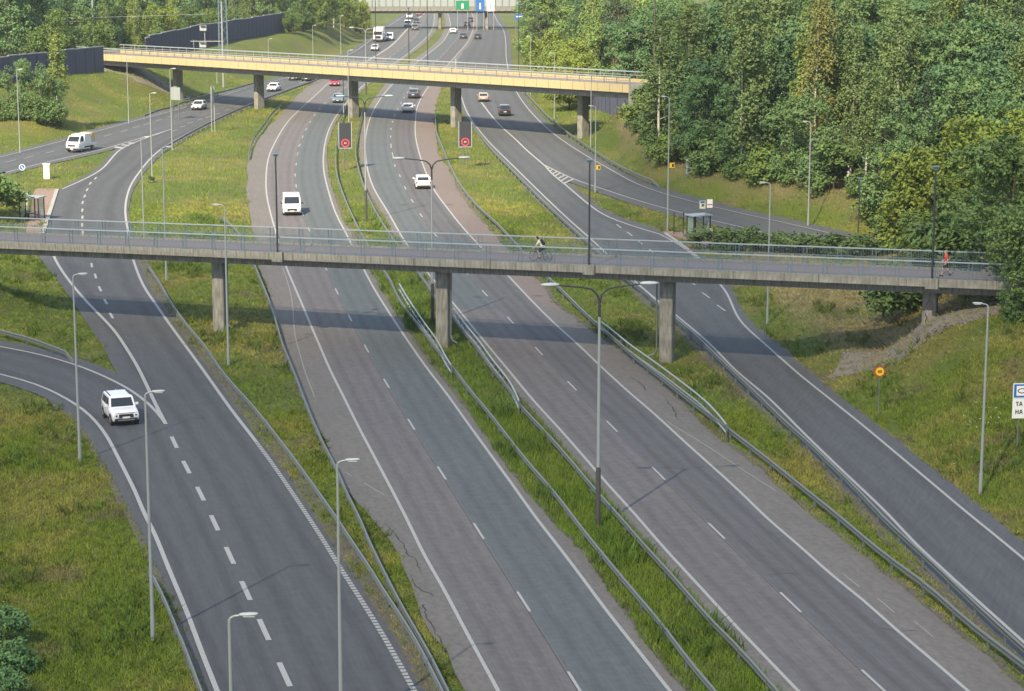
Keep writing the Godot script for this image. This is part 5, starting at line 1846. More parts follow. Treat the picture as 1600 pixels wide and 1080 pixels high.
func blossoms() -> void:
	var r := RandomNumberGenerator.new()
	r.seed = 3
	var mb := MB.new()
	for i in 26:
		var q := Vector2(28.2 + r.randfn() * 1.1, 126.5 + r.randfn() * 1.6) if i % 6 else Vector2(27.5 + r.randfn() * 2.0, 122.0 + r.randfn() * 4.0)
		if on_road(q):
			continue
		var at := p3(q.x, q.y, hgt(q.x, q.y) + 0.3 + r.randf() * 0.1)
		for k in 3:
			spray(mb, at + Vector3(r.randfn(), r.randfn() * 0.4, r.randfn()) * 0.05, Vector3(r.randfn() * 0.3, 1, r.randfn() * 0.3).normalized(), 0.06, r.randf() * TAU, Color(1, 1, 1))
	tag(part("white_flowers", mb.mesh(), M.sign_white), "small white wild flowers in the grass of the right bank", "flowers", "", "stuff")


func build_grass() -> void:
	var m := flat_mat("blade", Color(1, 1, 1), 0.8)
	m.vertex_color_use_as_albedo = true
	m.backlight_enabled = true
	m.backlight = Color(0.2, 0.24, 0.07)
	scatter("near_grass", "short rough grass on the near verges and median", tuft_mesh(1, 9, 0.3, 0.17), Vector2(-46, 46), Vector2(72, 135), 0.27, 5, true)
	scatter("middle_grass", "rough grass on the verges around the footbridge", tuft_mesh(2, 10, 0.34, 0.28), Vector2(-62, 50), Vector2(135, 240), 0.5, 6, true)
	scatter("far_grass", "mown grass on the banks round the yellowish bridge", tuft_mesh(3, 12, 0.4, 0.5), Vector2(-90, 30), Vector2(240, 430), 1.1, 7, true)
	blossoms()
	scatter("tall_weeds", "taller dark weeds standing in patches of the verges", tuft_mesh(6, 12, 0.62, 0.22), Vector2(-60, 46), Vector2(74, 230), 0.7, 9, true, false, true)
	scatter("mown_straw", "pale mown straw lying in swaths on the near grass", tuft_mesh(4, 14, 0.2, 0.34), Vector2(-60, 46), Vector2(76, 200), 0.62, 8, true, true)


# ---------------------------------------------------------------- lamp posts
func lamp_post(x: float, d: float, base_y: float, tall: float, left: bool, label: String, dark := false) -> Node3D:
	var o := thing("lamp_post", p3(x, d, base_y), PI if left else 0.0, label, "lamp post", "single-arm lamp posts")
	var key := "lamp_%d" % int(tall * 10.0)
	if not shapes.has(key):
		var mb := MB.new()
		mb.tube(Vector3(0, -0.4, 0), Vector3(0, 1.2, 0), 0.11, 0.1, 10)
		mb.tube(Vector3(0, 1.2, 0), Vector3(0, tall - 0.1, 0), 0.085, 0.045, 10)
		var arm := MB.new()
		arm.path_tube([Vector3(0, tall - 0.25, 0), Vector3(0.03, tall - 0.06, 0), Vector3(0.14, tall + 0.01, 0), Vector3(0.34, tall + 0.04, 0)], 0.042, 0.036, 8)
		var head := MB.new()
		var rings := []
		for q in [[0.3, 0.045, 0.028], [0.37, 0.09, 0.045], [0.62, 0.11, 0.05], [0.78, 0.09, 0.04], [0.84, 0.04, 0.02]]:
			var r := []
			for k in 10:
				var a := TAU * k / 10.0
				r.append(Vector3(q[0], tall + 0.05 + sin(a) * q[2] + q[0] * 0.04, cos(a) * q[1]))
			rings.append(r)
		head.loft(rings)
		var glass := MB.new()
		glass.box(Transform3D(Basis(), Vector3(0.58, tall + 0.02, 0)), Vector3(0.34, 0.03, 0.16))
		shapes[key] = [mb.mesh(), arm.mesh(), head.smooth_mesh(0.3), glass.mesh()]
	var s: Array = shapes[key]
	part("pole", s[0], M.pole_dark if dark else M.pole, o)
	part("arm", s[1], M.pole_dark if dark else M.pole, o)
	var h := part("lamp_head", s[2], M.lamp_head, o)
	part("lens", s[3], M.lamp_glass, h)
	return o


func double_lamp(x: float, d: float, tall: float, turn: float, dark: bool, label: String) -> void:
	var o := thing("double_lamp_post", p3(x, d, hgt(x, d)), turn, label, "lamp post", "two-armed lamp posts in the median")
	var up: StandardMaterial3D = M.pole_dark if dark else M.pole
	var mb := MB.new()
	mb.tube(Vector3(0, 3.2, 0), Vector3(0, tall - 1.6, 0), 0.095, 0.07, 10)
	part("pole", mb.mesh(), M.pole, o)
	var neck := MB.new()
	neck.tube(Vector3(0, tall - 1.6, 0), Vector3(0, tall - 0.75, 0), 0.07, 0.065, 10)
	part("neck", neck.mesh(), up, o)
	var base := MB.new()
	base.tube(Vector3(0, -0.4, 0), Vector3(0, 3.1, 0), 0.14, 0.13, 12)
	base.tube(Vector3(0, 3.1, 0), Vector3(0, 3.25, 0), 0.13, 0.095, 12)
	part("base_sleeve", base.mesh(), M.pole_sleeve, o)
	for side in [-1.0, 1.0]:
		var arm := MB.new()
		arm.path_tube([Vector3(0, tall - 0.85, 0), Vector3(side * 0.12, tall - 0.45, 0), Vector3(side * 0.4, tall - 0.18, 0), Vector3(side * 0.9, tall - 0.08, 0), Vector3(side * 2.2, tall + 0.06, 0)], 0.06, 0.04, 8)
		part("arm", arm.mesh(), up, o)
		var rings := []
		for q in [[2.05, 0.06, 0.04], [2.2, 0.15, 0.08], [2.5, 0.21, 0.1], [2.8, 0.17, 0.08], [2.98, 0.06, 0.03]]:
			var r := []
			for k in 10:
				var a := TAU * k / 10.0
				r.append(Vector3(side * q[0], tall + 0.08 + sin(a) * q[2], cos(a) * q[1]))
			rings.append(r)
		var head := MB.new()
		head.loft(rings)
		part("lamp_head", head.smooth_mesh(0.3), M.lamp_head, o)


func bridge_lamp(at: Vector3, tall: float, label: String, called := "footbridge_lamp") -> void:
	var o := thing(called, at, 0.0, label, "lamp post", "black posts with flat lamps")
	var mb := MB.new()
	mb.tube(Vector3(0, -0.3, 0), Vector3(0, tall, 0), 0.075, 0.055, 10)
	part("pole", mb.mesh(), M.pole_dark, o)
	var hd := MB.new()
	hd.post(Transform3D(Basis(), Vector3(0, tall + 0.1, 0)), Vector3(0.26, 0.2, 0.26), 0.05)
	hd.post(Transform3D(Basis(), Vector3(0, tall + 0.23, 0)), Vector3(0.5, 0.06, 0.5), 0.12)
	part("lamp_head", hd.mesh(), M.steel_blue, o)


var shapes := {}


func build_lamp_posts() -> void:
	var single := [
		[-24.97, 122.18, 10.9, false, "grey lamp post left of the side road, above the white off-roader"],
		[-15.59, 90.33, 11.1, false, "grey lamp post in the grass beside the lower left guard rail"],
		[-6.51, 78.72, 10.85, false, "grey lamp post between the two converging guard rails, lower left"],
		[-8.18, 60.23, 10.85, false, "lowest grey lamp post, cut by the bottom frame edge over the ramp"],
		[-19.95, 150.03, 11.3, true, "grey lamp post standing beside the leftmost footbridge pillar"],
		[25.44, 114.48, 10.5, true, "grey lamp post on the right bank beside the blue and white sign"],
		[30.43, 221.8, 10.6, true, "grey lamp post before the wood, beyond the exit road bend"],
		[19.67, 164.89, 10.9, true, "grey lamp post right of the slip road, passing behind the footbridge"],
		[15.7, 217.8, 13.5, true, "tall grey lamp post just left of the bus shelter"],
		[9.62, 250.29, 9.9, true, "thin grey post in the tip of the grass gore right"],
		[10.86, 299.78, 10.0, true, "grey lamp post before the right end of the yellowish bridge"],
		[6.53, 336.71, 10.8, true, "grey lamp post on the far right bend behind the yellowish bridge rail"],
		[-66.57, 294.02, 11.2, false, "grey lamp post before the trees by the left noise wall"],
		[-59.43, 337.82, 10.1, false, "grey lamp post on the left bank before the yellowish bridge"],
		[-34.43, 201.82, 11.0, false, "left of two grey lamp posts above the footbridge in the grass wedge"],
		[-30.07, 186.92, 11.6, false, "right of two grey lamp posts above the footbridge in the grass wedge"],
		[-43.22, 260.43, 10.6, false, "grey lamp post in the verge right of the ramp's bend"],
		[-46.47, 297.2, 11.1, false, "grey lamp post behind the gore of the left branch road"],
		[-25.56, 341.2, 11.1, false, "grey lamp post before the median pillar of the yellowish bridge"],
		[-27.06, 350.4, 8.7, false, "shorter grey post just left of the post before the median pillar"],
		[-56.0, 415.0, 5.8, false, "small lamp post before the far noise wall, beside the thick mast"],
		[-50.0, 450.0, 7.0, false, "small lamp post on the bank right of the far noise wall"],
		[-43.6, 480.0, 8.6, false, "small lamp post left of the white lorry beyond the bridge"],
		[-40.6, 520.0, 9.0, false, "farthest small lamp post on the bank left of the white lorry"],
		[3.33, 393.89, 10.5, true, "small lamp post on the far right verge beyond the yellowish bridge"],
	]
	for q in single:
		lamp_post(q[0], q[1], hgt(q[0], q[1]), q[2], q[3], q[4])
	double_lamp(4.41, 107.95, 12.65, 0.1, true, "nearest two-armed lamp post in the median with dark sleeve foot")
	double_lamp(-6.13, 165.43, 12.9, 0.1, true, "two-armed lamp post behind the middle footbridge pillar")
	double_lamp(-15.23, 225.49, 12.95, 0.05, true, "two-armed lamp post in the median by the left speed display")
	double_lamp(-26.43, 395.6, 12.0, 0.0, false, "pale two-armed lamp post rising behind the yellowish bridge")
	# on the footbridge
	var u := Vector2(0.9423, -0.3348)
	var w := Vector2(0.3348, 0.9423)
	var k := 0
	for q in [[6.4, 7.0, "black lamp post on the footbridge above the oncoming lanes"], [30.4, 7.1, "black lamp post on the footbridge right of the cyclist"], [54.2, 7.2, "black lamp post on the footbridge beside the pedestrian in red"]]:
		var p: Vector2 = Vector2(-22.34, 163.01) + u * q[0] - w * 2.76
		bridge_lamp(p3(p.x, p.y, 6.68 + 0.0135 * q[0]), q[1], q[2])
		k += 1
	bridge_lamp(p3(33.31, 207.55, hgt(33.31, 207.55)), 5.6, "black lamp post in the grass before the wood, behind the footbridge", "path_lamp")
	# on the far edge of the road bridge
	for q in [[55.8, 10.4, "dark tall pole on the yellowish bridge over the slip road"], [23.7, 12.0, "dark tall pole on the yellowish bridge over the oncoming lanes"], [31.5, 9.5, "slim pole on the yellowish bridge right of the pale lamp post"], [35.8, 11.5, "slim pole on the yellowish bridge over the median"]]:
		var p: Vector2 = Vector2(-42.3, 365.1) + Vector2(0.7126, -0.7016) * q[0] + Vector2(0.7016, 0.7126) * 5.05
		bridge_lamp(p3(p.x, p.y, 7.5 + 0.0075 * q[0]), q[1], q[2], "bridge_pole")


# ---------------------------------------------------------------- signs
func words(text: String, size: float, m: Material, parent: Node, at: Vector3, called := "lettering") -> void:
	var t := TextMesh.new()
	t.text = text
	var f := SystemFont.new()
	f.font_names = PackedStringArray(["Droid Sans"])
	f.font_weight = 700
	t.font = f
	t.font_size = 64
	t.pixel_size = size / 64.0
	t.depth = 0.012
	part(called, t, m, parent, at)


func box_mesh(s: Vector3, at := Vector3.ZERO, cut := 0.0) -> ArrayMesh:
	var mb := MB.new()
	if cut > 0.0:
		mb.post(Transform3D(Basis(), at), s, cut)
	else:
		mb.box(Transform3D(Basis(), at), s)
	return mb.mesh()


func speed_display(x: float, d: float, yaw: float, label: String) -> void:
	var o := thing("speed_display_sign", p3(x, d, hgt(x, d)), yaw, label, "speed sign", "dark speed displays beside the motorway")
	part("panel", box_mesh(Vector3(1.5, 3.1, 0.25), Vector3(0, 4.35, 0)), M.sign_panel, o)
	part("frame", box_mesh(Vector3(1.68, 0.1, 0.3), Vector3(0, 2.75, 0)), M.sign_frame, o)
	for s in [-1.0, 1.0]:
		part("frame", box_mesh(Vector3(0.09, 3.2, 0.3), Vector3(s * 0.8, 4.36, 0)), M.sign_frame, o)
		var mb := MB.new()
		mb.tube(Vector3(s * 0.22, -0.4, -0.05), Vector3(s * 0.22, 2.8, -0.05), 0.06, 0.06, 8)
		part("post", mb.mesh(), M.steel, o)
	var ring := MB.new()
	ring.ring(Vector3(0, 3.38, 0.133), Vector3(0, 0, 1), 0.4, 0.5, 28)
	part("display_ring", ring.mesh(), M.led_red, o)
	words("80", 0.3, M.led_pale, o, Vector3(0, 3.38, 0.14), "display_number")


func round_sign(called: String, x: float, d: float, height: float, r: float, rim: String, face: String, text: String, label: String, category: String) -> Node3D:
	var o := thing(called, p3(x, d, hgt(x, d)), 0.0, label, category)
	var mb := MB.new()
	mb.tube(Vector3(0, -0.4, -0.05), Vector3(0, height + r, -0.05), 0.03, 0.03, 8)
	part("post", mb.mesh(), M.steel, o)
	var back := MB.new()
	back.tube(Vector3(0, height, -0.02), Vector3(0, height, 0.0), r, r, 28)
	part("rim", back.mesh(), M[rim], o)
	var fm := MB.new()
	fm.tube(Vector3(0, height, 0.0), Vector3(0, height, 0.008), r * 0.8, r * 0.8, 28)
	part("face", fm.mesh(), M[face], o)
	if text:
		words(text, r * 0.8, M.black, o, Vector3(0, height, 0.015))
	return o


func build_signs() -> void:
	speed_display(-20.98, 273.58, 0.06, "dark speed display with red ring in the median between guard rails")
	speed_display(-5.92, 275.04, 0.06, "dark speed display with red ring right of the departing motorway")
	round_sign("speed_limit_sign", 23.04, 133.44, 2.95, 0.33, "sign_red", "sign_yellow", "60", "round yellow speed sign with red rim on the right bank", "road sign")
	var blue := round_sign("direction_sign", -56.52, 250.29, 2.85, 0.36, "sign_white", "sign_blue", "", "small round blue sign with white arrow at the left edge", "road sign")
	var ar := MB.new()
	ar.box(Transform3D(Basis(Vector3(0, 0, 1), 0.5), Vector3(0, 2.85, 0.015)), Vector3(0.08, 0.36, 0.01))
	ar.tri(Vector3(0.02, 2.68, 0.02), Vector3(0.24, 2.8, 0.02), Vector3(0.2, 2.56, 0.02))
	part("arrow", ar.mesh(), M.sign_white, blue)
	# service sign cut by the right edge of the picture
	var sv := thing("service_sign", p3(29.25, 120.0, hgt(29.25, 120.0)), 0.08, "blue sign above a white lettered panel at the right frame edge", "road sign")
	var b := 3.0 - hgt(29.25, 120.0)
	part("upper_panel", box_mesh(Vector3(2.0, 0.85, 0.04), Vector3(0, b + 1.62, 0)), M.sign_white, sv)
	part("blue_field", box_mesh(Vector3(1.9, 0.76, 0.02), Vector3(0, b + 1.62, 0.026)), M.sign_blue, sv)
	part("white_field", box_mesh(Vector3(0.62, 0.56, 0.02), Vector3(-0.5, b + 1.62, 0.034)), M.sign_white, sv)
	var oval := MB.new()
	for k in 20:
		var a0 := TAU * k / 20.0
		var a1 := TAU * (k + 1) / 20.0
		oval.quad(Vector3(-0.5 + cos(a0) * 0.25, b + 1.62 + sin(a0) * 0.15, 0.048), Vector3(-0.5 + cos(a1) * 0.25, b + 1.62 + sin(a1) * 0.15, 0.048), Vector3(-0.5 + cos(a1) * 0.19, b + 1.62 + sin(a1) * 0.1, 0.048), Vector3(-0.5 + cos(a0) * 0.19, b + 1.62 + sin(a0) * 0.1, 0.048))
	part("symbol", oval.mesh(), M.black, sv)
	part("lower_panel", box_mesh(Vector3(2.0, 1.15, 0.04), Vector3(0, b + 0.6, 0)), M.sign_white, sv)
	words("TA", 0.34, M.black, sv, Vector3(-0.62, b + 0.86, 0.026))
	words("HA", 0.34, M.black, sv, Vector3(-0.62, b + 0.4, 0.026))
	for s in [-0.6, 0.6]:
		var mb := MB.new()
		mb.tube(Vector3(s, -0.5, -0.07), Vector3(s, b + 2.0, -0.07), 0.045, 0.045, 8)
		part("post", mb.mesh(), M.steel, sv)
	# small yellow plates on posts
	for q in [[9.95, 250.1, 2.9, "small yellow plate on the thin post in the gore"], [16.05, 217.6, 6.7, "small yellow plate on the tall lamp post by the bus shelter"]]:
		var o := thing("marker_plate", p3(q[0], q[1], hgt(q[0], q[1])), 0.2, q[3], "sign")
		part("plate", box_mesh(Vector3(0.5, 0.5, 0.04), Vector3(0, q[2], 0)), M.sign_yellow, o)
		part("chevron", box_mesh(Vector3(0.2, 0.3, 0.02), Vector3(0.08, q[2], 0.03)), M.black, o)
		part("bracket", box_mesh(Vector3(0.34, 0.05, 0.05), Vector3(-0.2, q[2], -0.03)), M.steel, o)
	# cabinets
	for q in [[-56.61, 263.77, 0.75, 1.75, 0.7, "white", "white roadside cabinet on the grass left of the ramp"], [20.8, 255.4, 0.6, 1.4, 0.5, "pole", "grey roadside cabinet at the foot of the right wood"]]:
		var o := thing("roadside_cabinet", p3(q[0], q[1], hgt(q[0], q[1])), 0.25, q[6], "cabinet")
		part("housing", box_mesh(Vector3(q[2], q[3] + 0.2, q[4]), Vector3(0, q[3] * 0.5 - 0.1, 0), 0.04), M[q[5]], o)
		part("lid", box_mesh(Vector3(q[2] + 0.14, 0.1, q[4] + 0.14), Vector3(0, q[3] + 0.04, 0), 0.05), M.white, o)
		part("door", box_mesh(Vector3(q[2] * 0.8, q[3] * 0.8, 0.03), Vector3(0, q[3] * 0.5, q[4] * 0.5 + 0.012)), M[q[5]], o)
	# sign board on two posts by the left branch road
	var sb := thing("road_sign_back", p3(-53.2, 345.0, hgt(-53.2, 345.0)), -0.5, "grey back of a road sign beside the leftmost bridge pillar", "road sign")
	part("board", box_mesh(Vector3(1.9, 2.0, 0.06), Vector3(0, 4.0, 0)), M.sign_frame, sb)
	for s in [-0.6, 0.6]:
		part("post", box_mesh(Vector3(0.12, 5.4, 0.12), Vector3(s, 2.4, -0.1)), M.steel, sb)
	part("seam", box_mesh(Vector3(0.05, 1.96, 0.03), Vector3(-0.35, 4.0, 0.04)), M.pole, sb)
	part("seam", box_mesh(Vector3(0.05, 1.96, 0.03), Vector3(0.5, 4.0, 0.04)), M.pole, sb)
	var posts := thing("narrow_sign_frame", p3(-44.37, 323.15, hgt(-44.37, 323.15)), 0.0, "two thin posts of a side-on sign in the grass wedge", "road sign")
	for s in [-0.2, 0.25]:
		part("post", box_mesh(Vector3(0.09, 7.0, 0.09), Vector3(s, 3.3, 0)), M.pole, posts)
	part("board", box_mesh(Vector3(0.06, 2.2, 1.8), Vector3(0.05, 5.6, 0)), M.wall_cap, posts)
	# overhead direction signs before the far bridge
	for q in [[-14.3, 2.1, 1.7, "sign_green", "green direction board hanging before the distant flat bridge"], [-9.2, 1.4, 2.2, "sign_blue", "blue direction board hanging before the distant flat bridge"], [-6.2, 1.2, 2.2, "sign_white", "white direction board right of the blue one at the distant bridge"]]:
		var o := thing("direction_board", p3(q[0], 636.0, hgt(q[0], 636.0)), 0.0, q[4], "road sign", "direction boards at the distant bridge")
		part("board", box_mesh(Vector3(q[1] * 1.8, q[2] * 1.5, 0.15), Vector3(0, 7.2, 0)), M[q[3]], o)
		part("stripe", box_mesh(Vector3(q[1] * 0.3, q[2] * 0.8, 0.05), Vector3(0, 7.0, 0.1)), M.sign_white if q[3] != "sign_white" else M.pole, o)
		for s in [-0.7, 0.7]:
			part("post", box_mesh(Vector3(0.13, 7.0, 0.13), Vector3(s * q[1], 3.2, -0.2)), M.pole, o)
	var exit := thing("exit_board", p3(1.9, 596.0, hgt(1.9, 596.0)), 0.0, "small blue direction board on the far right verge before the trees", "road sign")
	part("board", box_mesh(Vector3(2.6, 1.7, 0.1), Vector3(0.2, 5.4, 0)), M.sign_blue, exit)
	part("lettering_band", box_mesh(Vector3(1.9, 0.3, 0.04), Vector3(0.2, 5.6, 0.06)), M.sign_white, exit)
	for s in [-0.9, 0.9]:
		part("post", box_mesh(Vector3(0.16, 5.2, 0.16), Vector3(s, 2.4, -0.1)), M.steel, exit)


func slab(called: String, pts: Array, top: float, m: String) -> MeshInstance3D:
	# a paved area with its own thickness
	var pl := PackedVector2Array()
	for i in range(0, pts.size(), 2):
		pl.append(Vector2(pts[i], pts[i + 1]))
	var mb := MB.new()
	var idx := Geometry2D.triangulate_polygon(pl)
	for i in range(0, idx.size(), 3):
		mb.tri_from(p3(pl[idx[i]].x, pl[idx[i]].y, top), p3(pl[idx[i + 1]].x, pl[idx[i + 1]].y, top), p3(pl[idx[i + 2]].x, pl[idx[i + 2]].y, top), p3(pl[idx[i]].x, pl[idx[i]].y, top - 5.0))
	var o := Vector2.ZERO
	for p in pl:
		o += p / pl.size()
	for i in pl.size():
		var a := pl[i]
		var b := pl[(i + 1) % pl.size()]
		mb.quad_from(p3(a.x, a.y, top), p3(b.x, b.y, top), p3(b.x, b.y, -0.2), p3(a.x, a.y, -0.2), p3(o.x, o.y, 0.0))
	var k := part(called, mb.mesh(), M[m])
	tag(k, "", "", "", "structure")
	return k


func kerb(pts: PackedVector2Array, width: float) -> void:
	var n := maxi(int(length_of(pts) / 1.5), 2)
	var s := along(pts, n + 1)
	var o := Node3D.new()
	o.name = numbered("kerb")
	add_child(o)
	tag(o, "", "", "", "structure")
	for i in n:
		var a := s[i]
		var b := s[i + 1]
		var d := (b - a).normalized()
		var k := Vector2(d.y, -d.x) * width * 0.5
		var e := d * 0.015
		var mb := MB.new()
		var q := []
		for y in [-0.1, 0.14]:
			q.append(p3((a + e - k).x, (a + e - k).y, y))
			q.append(p3((b - e - k).x, (b - e - k).y, y))
			q.append(p3((b - e + k).x, (b - e + k).y, y))
			q.append(p3((a + e + k).x, (a + e + k).y, y))
		mb.hexa(q)
		part("kerb_stone", mb.mesh(), M.kerb, o)


# ---------------------------------------------------------------- bus stops
func shelter(at: Vector3, yaw: float, wide: float, tall: float, label: String) -> void:
	var o := thing("bus_shelter", at, yaw, label, "bus shelter")
	for x in [-wide * 0.5, 0.0, wide * 0.5]:
		for z in [-0.6, 0.6]:
			if x == 0.0 and z > 0.0:
				continue
			part("post", box_mesh(Vector3(0.09, tall, 0.09), Vector3(x, tall * 0.5, z)), M.trim, o)
	part("roof", box_mesh(Vector3(wide + 0.4, 0.1, 1.6), Vector3(0, tall + 0.05, 0)), M.rail_top, o)
	for x in [-wide * 0.25, wide * 0.25]:
		part("back_pane", box_mesh(Vector3(wide * 0.5 - 0.12, tall - 0.5, 0.02), Vector3(x, tall * 0.5 + 0.1, -0.6)), M.shelter_glass, o)
	for x in [-wide * 0.5, wide * 0.5]:
		part("side_pane", box_mesh(Vector3(0.02, tall - 0.5, 1.05), Vector3(x, tall * 0.5 + 0.1, 0)), M.shelter_glass, o)
	part("bench", box_mesh(Vector3(wide * 0.7, 0.06, 0.34), Vector3(-0.1, 0.48, -0.36)), M.wood_grey, o)
	for x in [-wide * 0.3, wide * 0.25]:
		part("bench_leg", box_mesh(Vector3(0.06, 0.46, 0.3), Vector3(x, 0.22, -0.36)), M.trim, o)


func build_bus_stops() -> void:
	# right: platform beside the slip road
	slab("bus_platform", [15.0, 216.5, 17.6, 217.2, 18.4, 213.6, 22.4, 210.0, 20.6, 204.8, 18.6, 206.6, 17.4, 210.4, 16.3, 213.2], 0.12, "paving")
	kerb(line("CURBR"), 0.28)
	shelter(p3(18.3, 211.6, 0.12), 0.5, 1.9, 2.3, "glass bus shelter with dark posts behind the footbridge, right")
	var sg := thing("bus_stop_sign", p3(18.9, 210.6, 0.1), 0.15, "bus stop pole with two light boards above the right shelter", "bus stop sign")
	var mb := MB.new()
	mb.tube(Vector3(0, -0.2, 0), Vector3(0, 4.1, 0), 0.04, 0.04, 8)
	part("post", mb.mesh(), M.steel, sg)
	part("timetable_board", box_mesh(Vector3(0.56, 0.82, 0.05), Vector3(0.36, 3.6, 0.03)), M.sign_white, sg)
	part("board_stripe", box_mesh(Vector3(0.5, 0.09, 0.02), Vector3(0.36, 3.5, 0.065)), M.sign_red, sg)
	part("stop_board", box_mesh(Vector3(0.58, 0.78, 0.05), Vector3(-0.36, 3.5, 0.03)), M.shirt_pale, sg)
	part("stop_header", box_mesh(Vector3(0.44, 0.2, 0.02), Vector3(-0.36, 3.76, 0.065)), M.sign_blue, sg)
	part("stop_picture", box_mesh(Vector3(0.26, 0.24, 0.02), Vector3(-0.32, 3.45, 0.065)), M.wood_grey, sg)
	var bin := thing("litter_bin", p3(19.35, 209.4, 0.12), 0.0, "slim white litter bin on a dark post at the right bus shelter", "litter bin")
	part("bin_body", box_mesh(Vector3(0.3, 0.55, 0.28), Vector3(0, 1.0, 0), 0.05), M.white, bin)
	part("bin_post", box_mesh(Vector3(0.08, 1.4, 0.08), Vector3(0, 0.6, -0.18)), M.trim, bin)
	var wt := thing("wait_frame", p3(16.6, 215.0, 0.1), 0.3, "dark open frame left of the right bus shelter", "frame")
	for x in [-0.5, 0.5]:
		part("post", box_mesh(Vector3(0.07, 2.2, 0.07), Vector3(x, 1.1, 0)), M.trim, wt)
	part("crossbar", box_mesh(Vector3(1.07, 0.06, 0.06), Vector3(0, 0.25, 0)), M.trim, wt)
	# left: platform at the ramp
	slab("bus_platform", [-53.18, 252.75, -50.27, 235.89, -48.16, 223.03, -46.86, 215.49, -48.59, 215.49, -51.92, 233.21, -54.81, 247.87, -55.57, 252.75], 0.12, "paving")
	kerb(line("CURBL"), 0.4)
	shelter(p3(-50.2, 226.0, 0.12), -0.3, 2.2, 2.3, "bus shelter with pale flat roof at the left, behind the footbridge")
	var ys := thing("stop_pillar", p3(-51.6, 229.8, 0.12), 0.0, "yellow and white stop pillar behind the left bus shelter", "bus stop sign")
	part("pillar_body", box_mesh(Vector3(0.4, 1.9, 0.2), Vector3(0, 1.4, 0), 0.04), M.shirt_pale, ys)
	part("foot", box_mesh(Vector3(0.12, 0.6, 0.12), Vector3(0, 0.28, 0)), M.steel, ys)
	part("cap", box_mesh(Vector3(0.5, 0.12, 0.3), Vector3(0, 2.4, 0), 0.04), M.pole, ys)


# ---------------------------------------------------------------- masts and wires
func build_masts() -> void:
	for q in [[-82.0, 430.0, -5.6, "grey railway mast with a crossarm behind the left noise wall"], [-54.4, 412.0, -6.0, "thick grey railway mast before the far noise wall"]]:
		var x: float = q[0]
		var d: float = q[1]
		var o := thing("railway_mast", p3(x, d, hgt(x, d)), 0.0, q[3], "mast", "railway masts above the left walls")
		var mb := MB.new()
		mb.tube(Vector3(0, -0.5, 0), Vector3(0, 16, 0), 0.2, 0.16, 10)
		part("pole", mb.mesh(), M.pole, o)
		var arm := MB.new()
		arm.tube(Vector3(0, 8.6, 0), Vector3(q[2], 8.6, 0), 0.08, 0.07, 8)
		part("crossarm", arm.mesh(), M.kerb, o)
		var hang := MB.new()
		hang.tube(Vector3(q[2] * 0.9, 7.4, 0), Vector3(q[2] * 0.9, 8.9, 0), 0.05, 0.05, 6)
		part("dropper", hang.mesh(), M.pole, o)
	var lt := thing("lattice_mast", p3(-57.4, 436.0, hgt(-57.4, 436.0)), 0.2, "green-grey lattice mast above the far noise wall", "mast")
	for x in [-0.9, 0.9]:
		for z in [-0.9, 0.9]:
			var mb := MB.new()
			mb.tube(Vector3(x, -0.3, z), Vector3(x * 0.8, 15, z * 0.8), 0.1, 0.08, 6)
			part("leg", mb.mesh(), M.steel_blue, lt)
	for i in 7:
		for s in [-1.0, 1.0]:
			var mb := MB.new()
			mb.tube(Vector3(-0.88 * s, i * 2.1, 0.9), Vector3(0.86 * s, i * 2.1 + 2.1, 0.88), 0.05, 0.05, 5)
			part("brace", mb.mesh(), M.steel_blue, lt)
	for q in [[-60.2, 428.0, 12.3, "upper white signal box on the railway mast"], [-60.2, 427.0, 9.2, "lower white signal box on the railway mast"]]:
		var o := thing("signal_box", p3(q[0], q[1], hgt(q[0], q[1])), 0.3, q[3], "signal", "white railway signal boxes")
		part("housing", box_mesh(Vector3(1.3, 1.0, 0.5), Vector3(0, q[2] - 5.0, 0), 0.08), M.lamp_head, o)
		part("visor", box_mesh(Vector3(1.0, 0.12, 0.5), Vector3(-0.1, q[2] - 4.6, 0.3)), M.black, o)
		part("stem", box_mesh(Vector3(0.14, q[2] - 5.0, 0.14), Vector3(0.3, (q[2] - 5.0) * 0.5, -0.2)), M.pole, o)
	var w := MB.new()
	var pts := []
	for i in 13:
		var t := i / 12.0
		pts.append(p3(lerpf(-130, -60, t), lerpf(425, 432, t), 13.0 - 0.7 * sin(t * PI)))
	w.path_tube(pts, 0.03, 0.03, 5)
	tag(part("overhead_wire", w.mesh(), M.pole), "thin overhead railway wire across the left wood", "wire")
	var pp := thing("power_pole", p3(22.6, 348.0, hgt(22.6, 348.0)), 0.1, "dark wooden power pole with crossarm before the right wood", "power pole")
	var mb := MB.new()
	mb.tube(Vector3(0, -0.5, 0), Vector3(0, 17, 0), 0.19, 0.13, 8)
	part("pole", mb.mesh(), M.wood_grey, pp)
	part("crossarm", box_mesh(Vector3(8.4, 0.14, 0.16), Vector3(-0.5, 10.2, 0.2)), M.wood_grey, pp)
	for x in [-4.4, -0.6, 3.4]:
		part("insulator", box_mesh(Vector3(0.14, 0.4, 0.14), Vector3(x, 10.45, 0.2)), M.pole, pp)


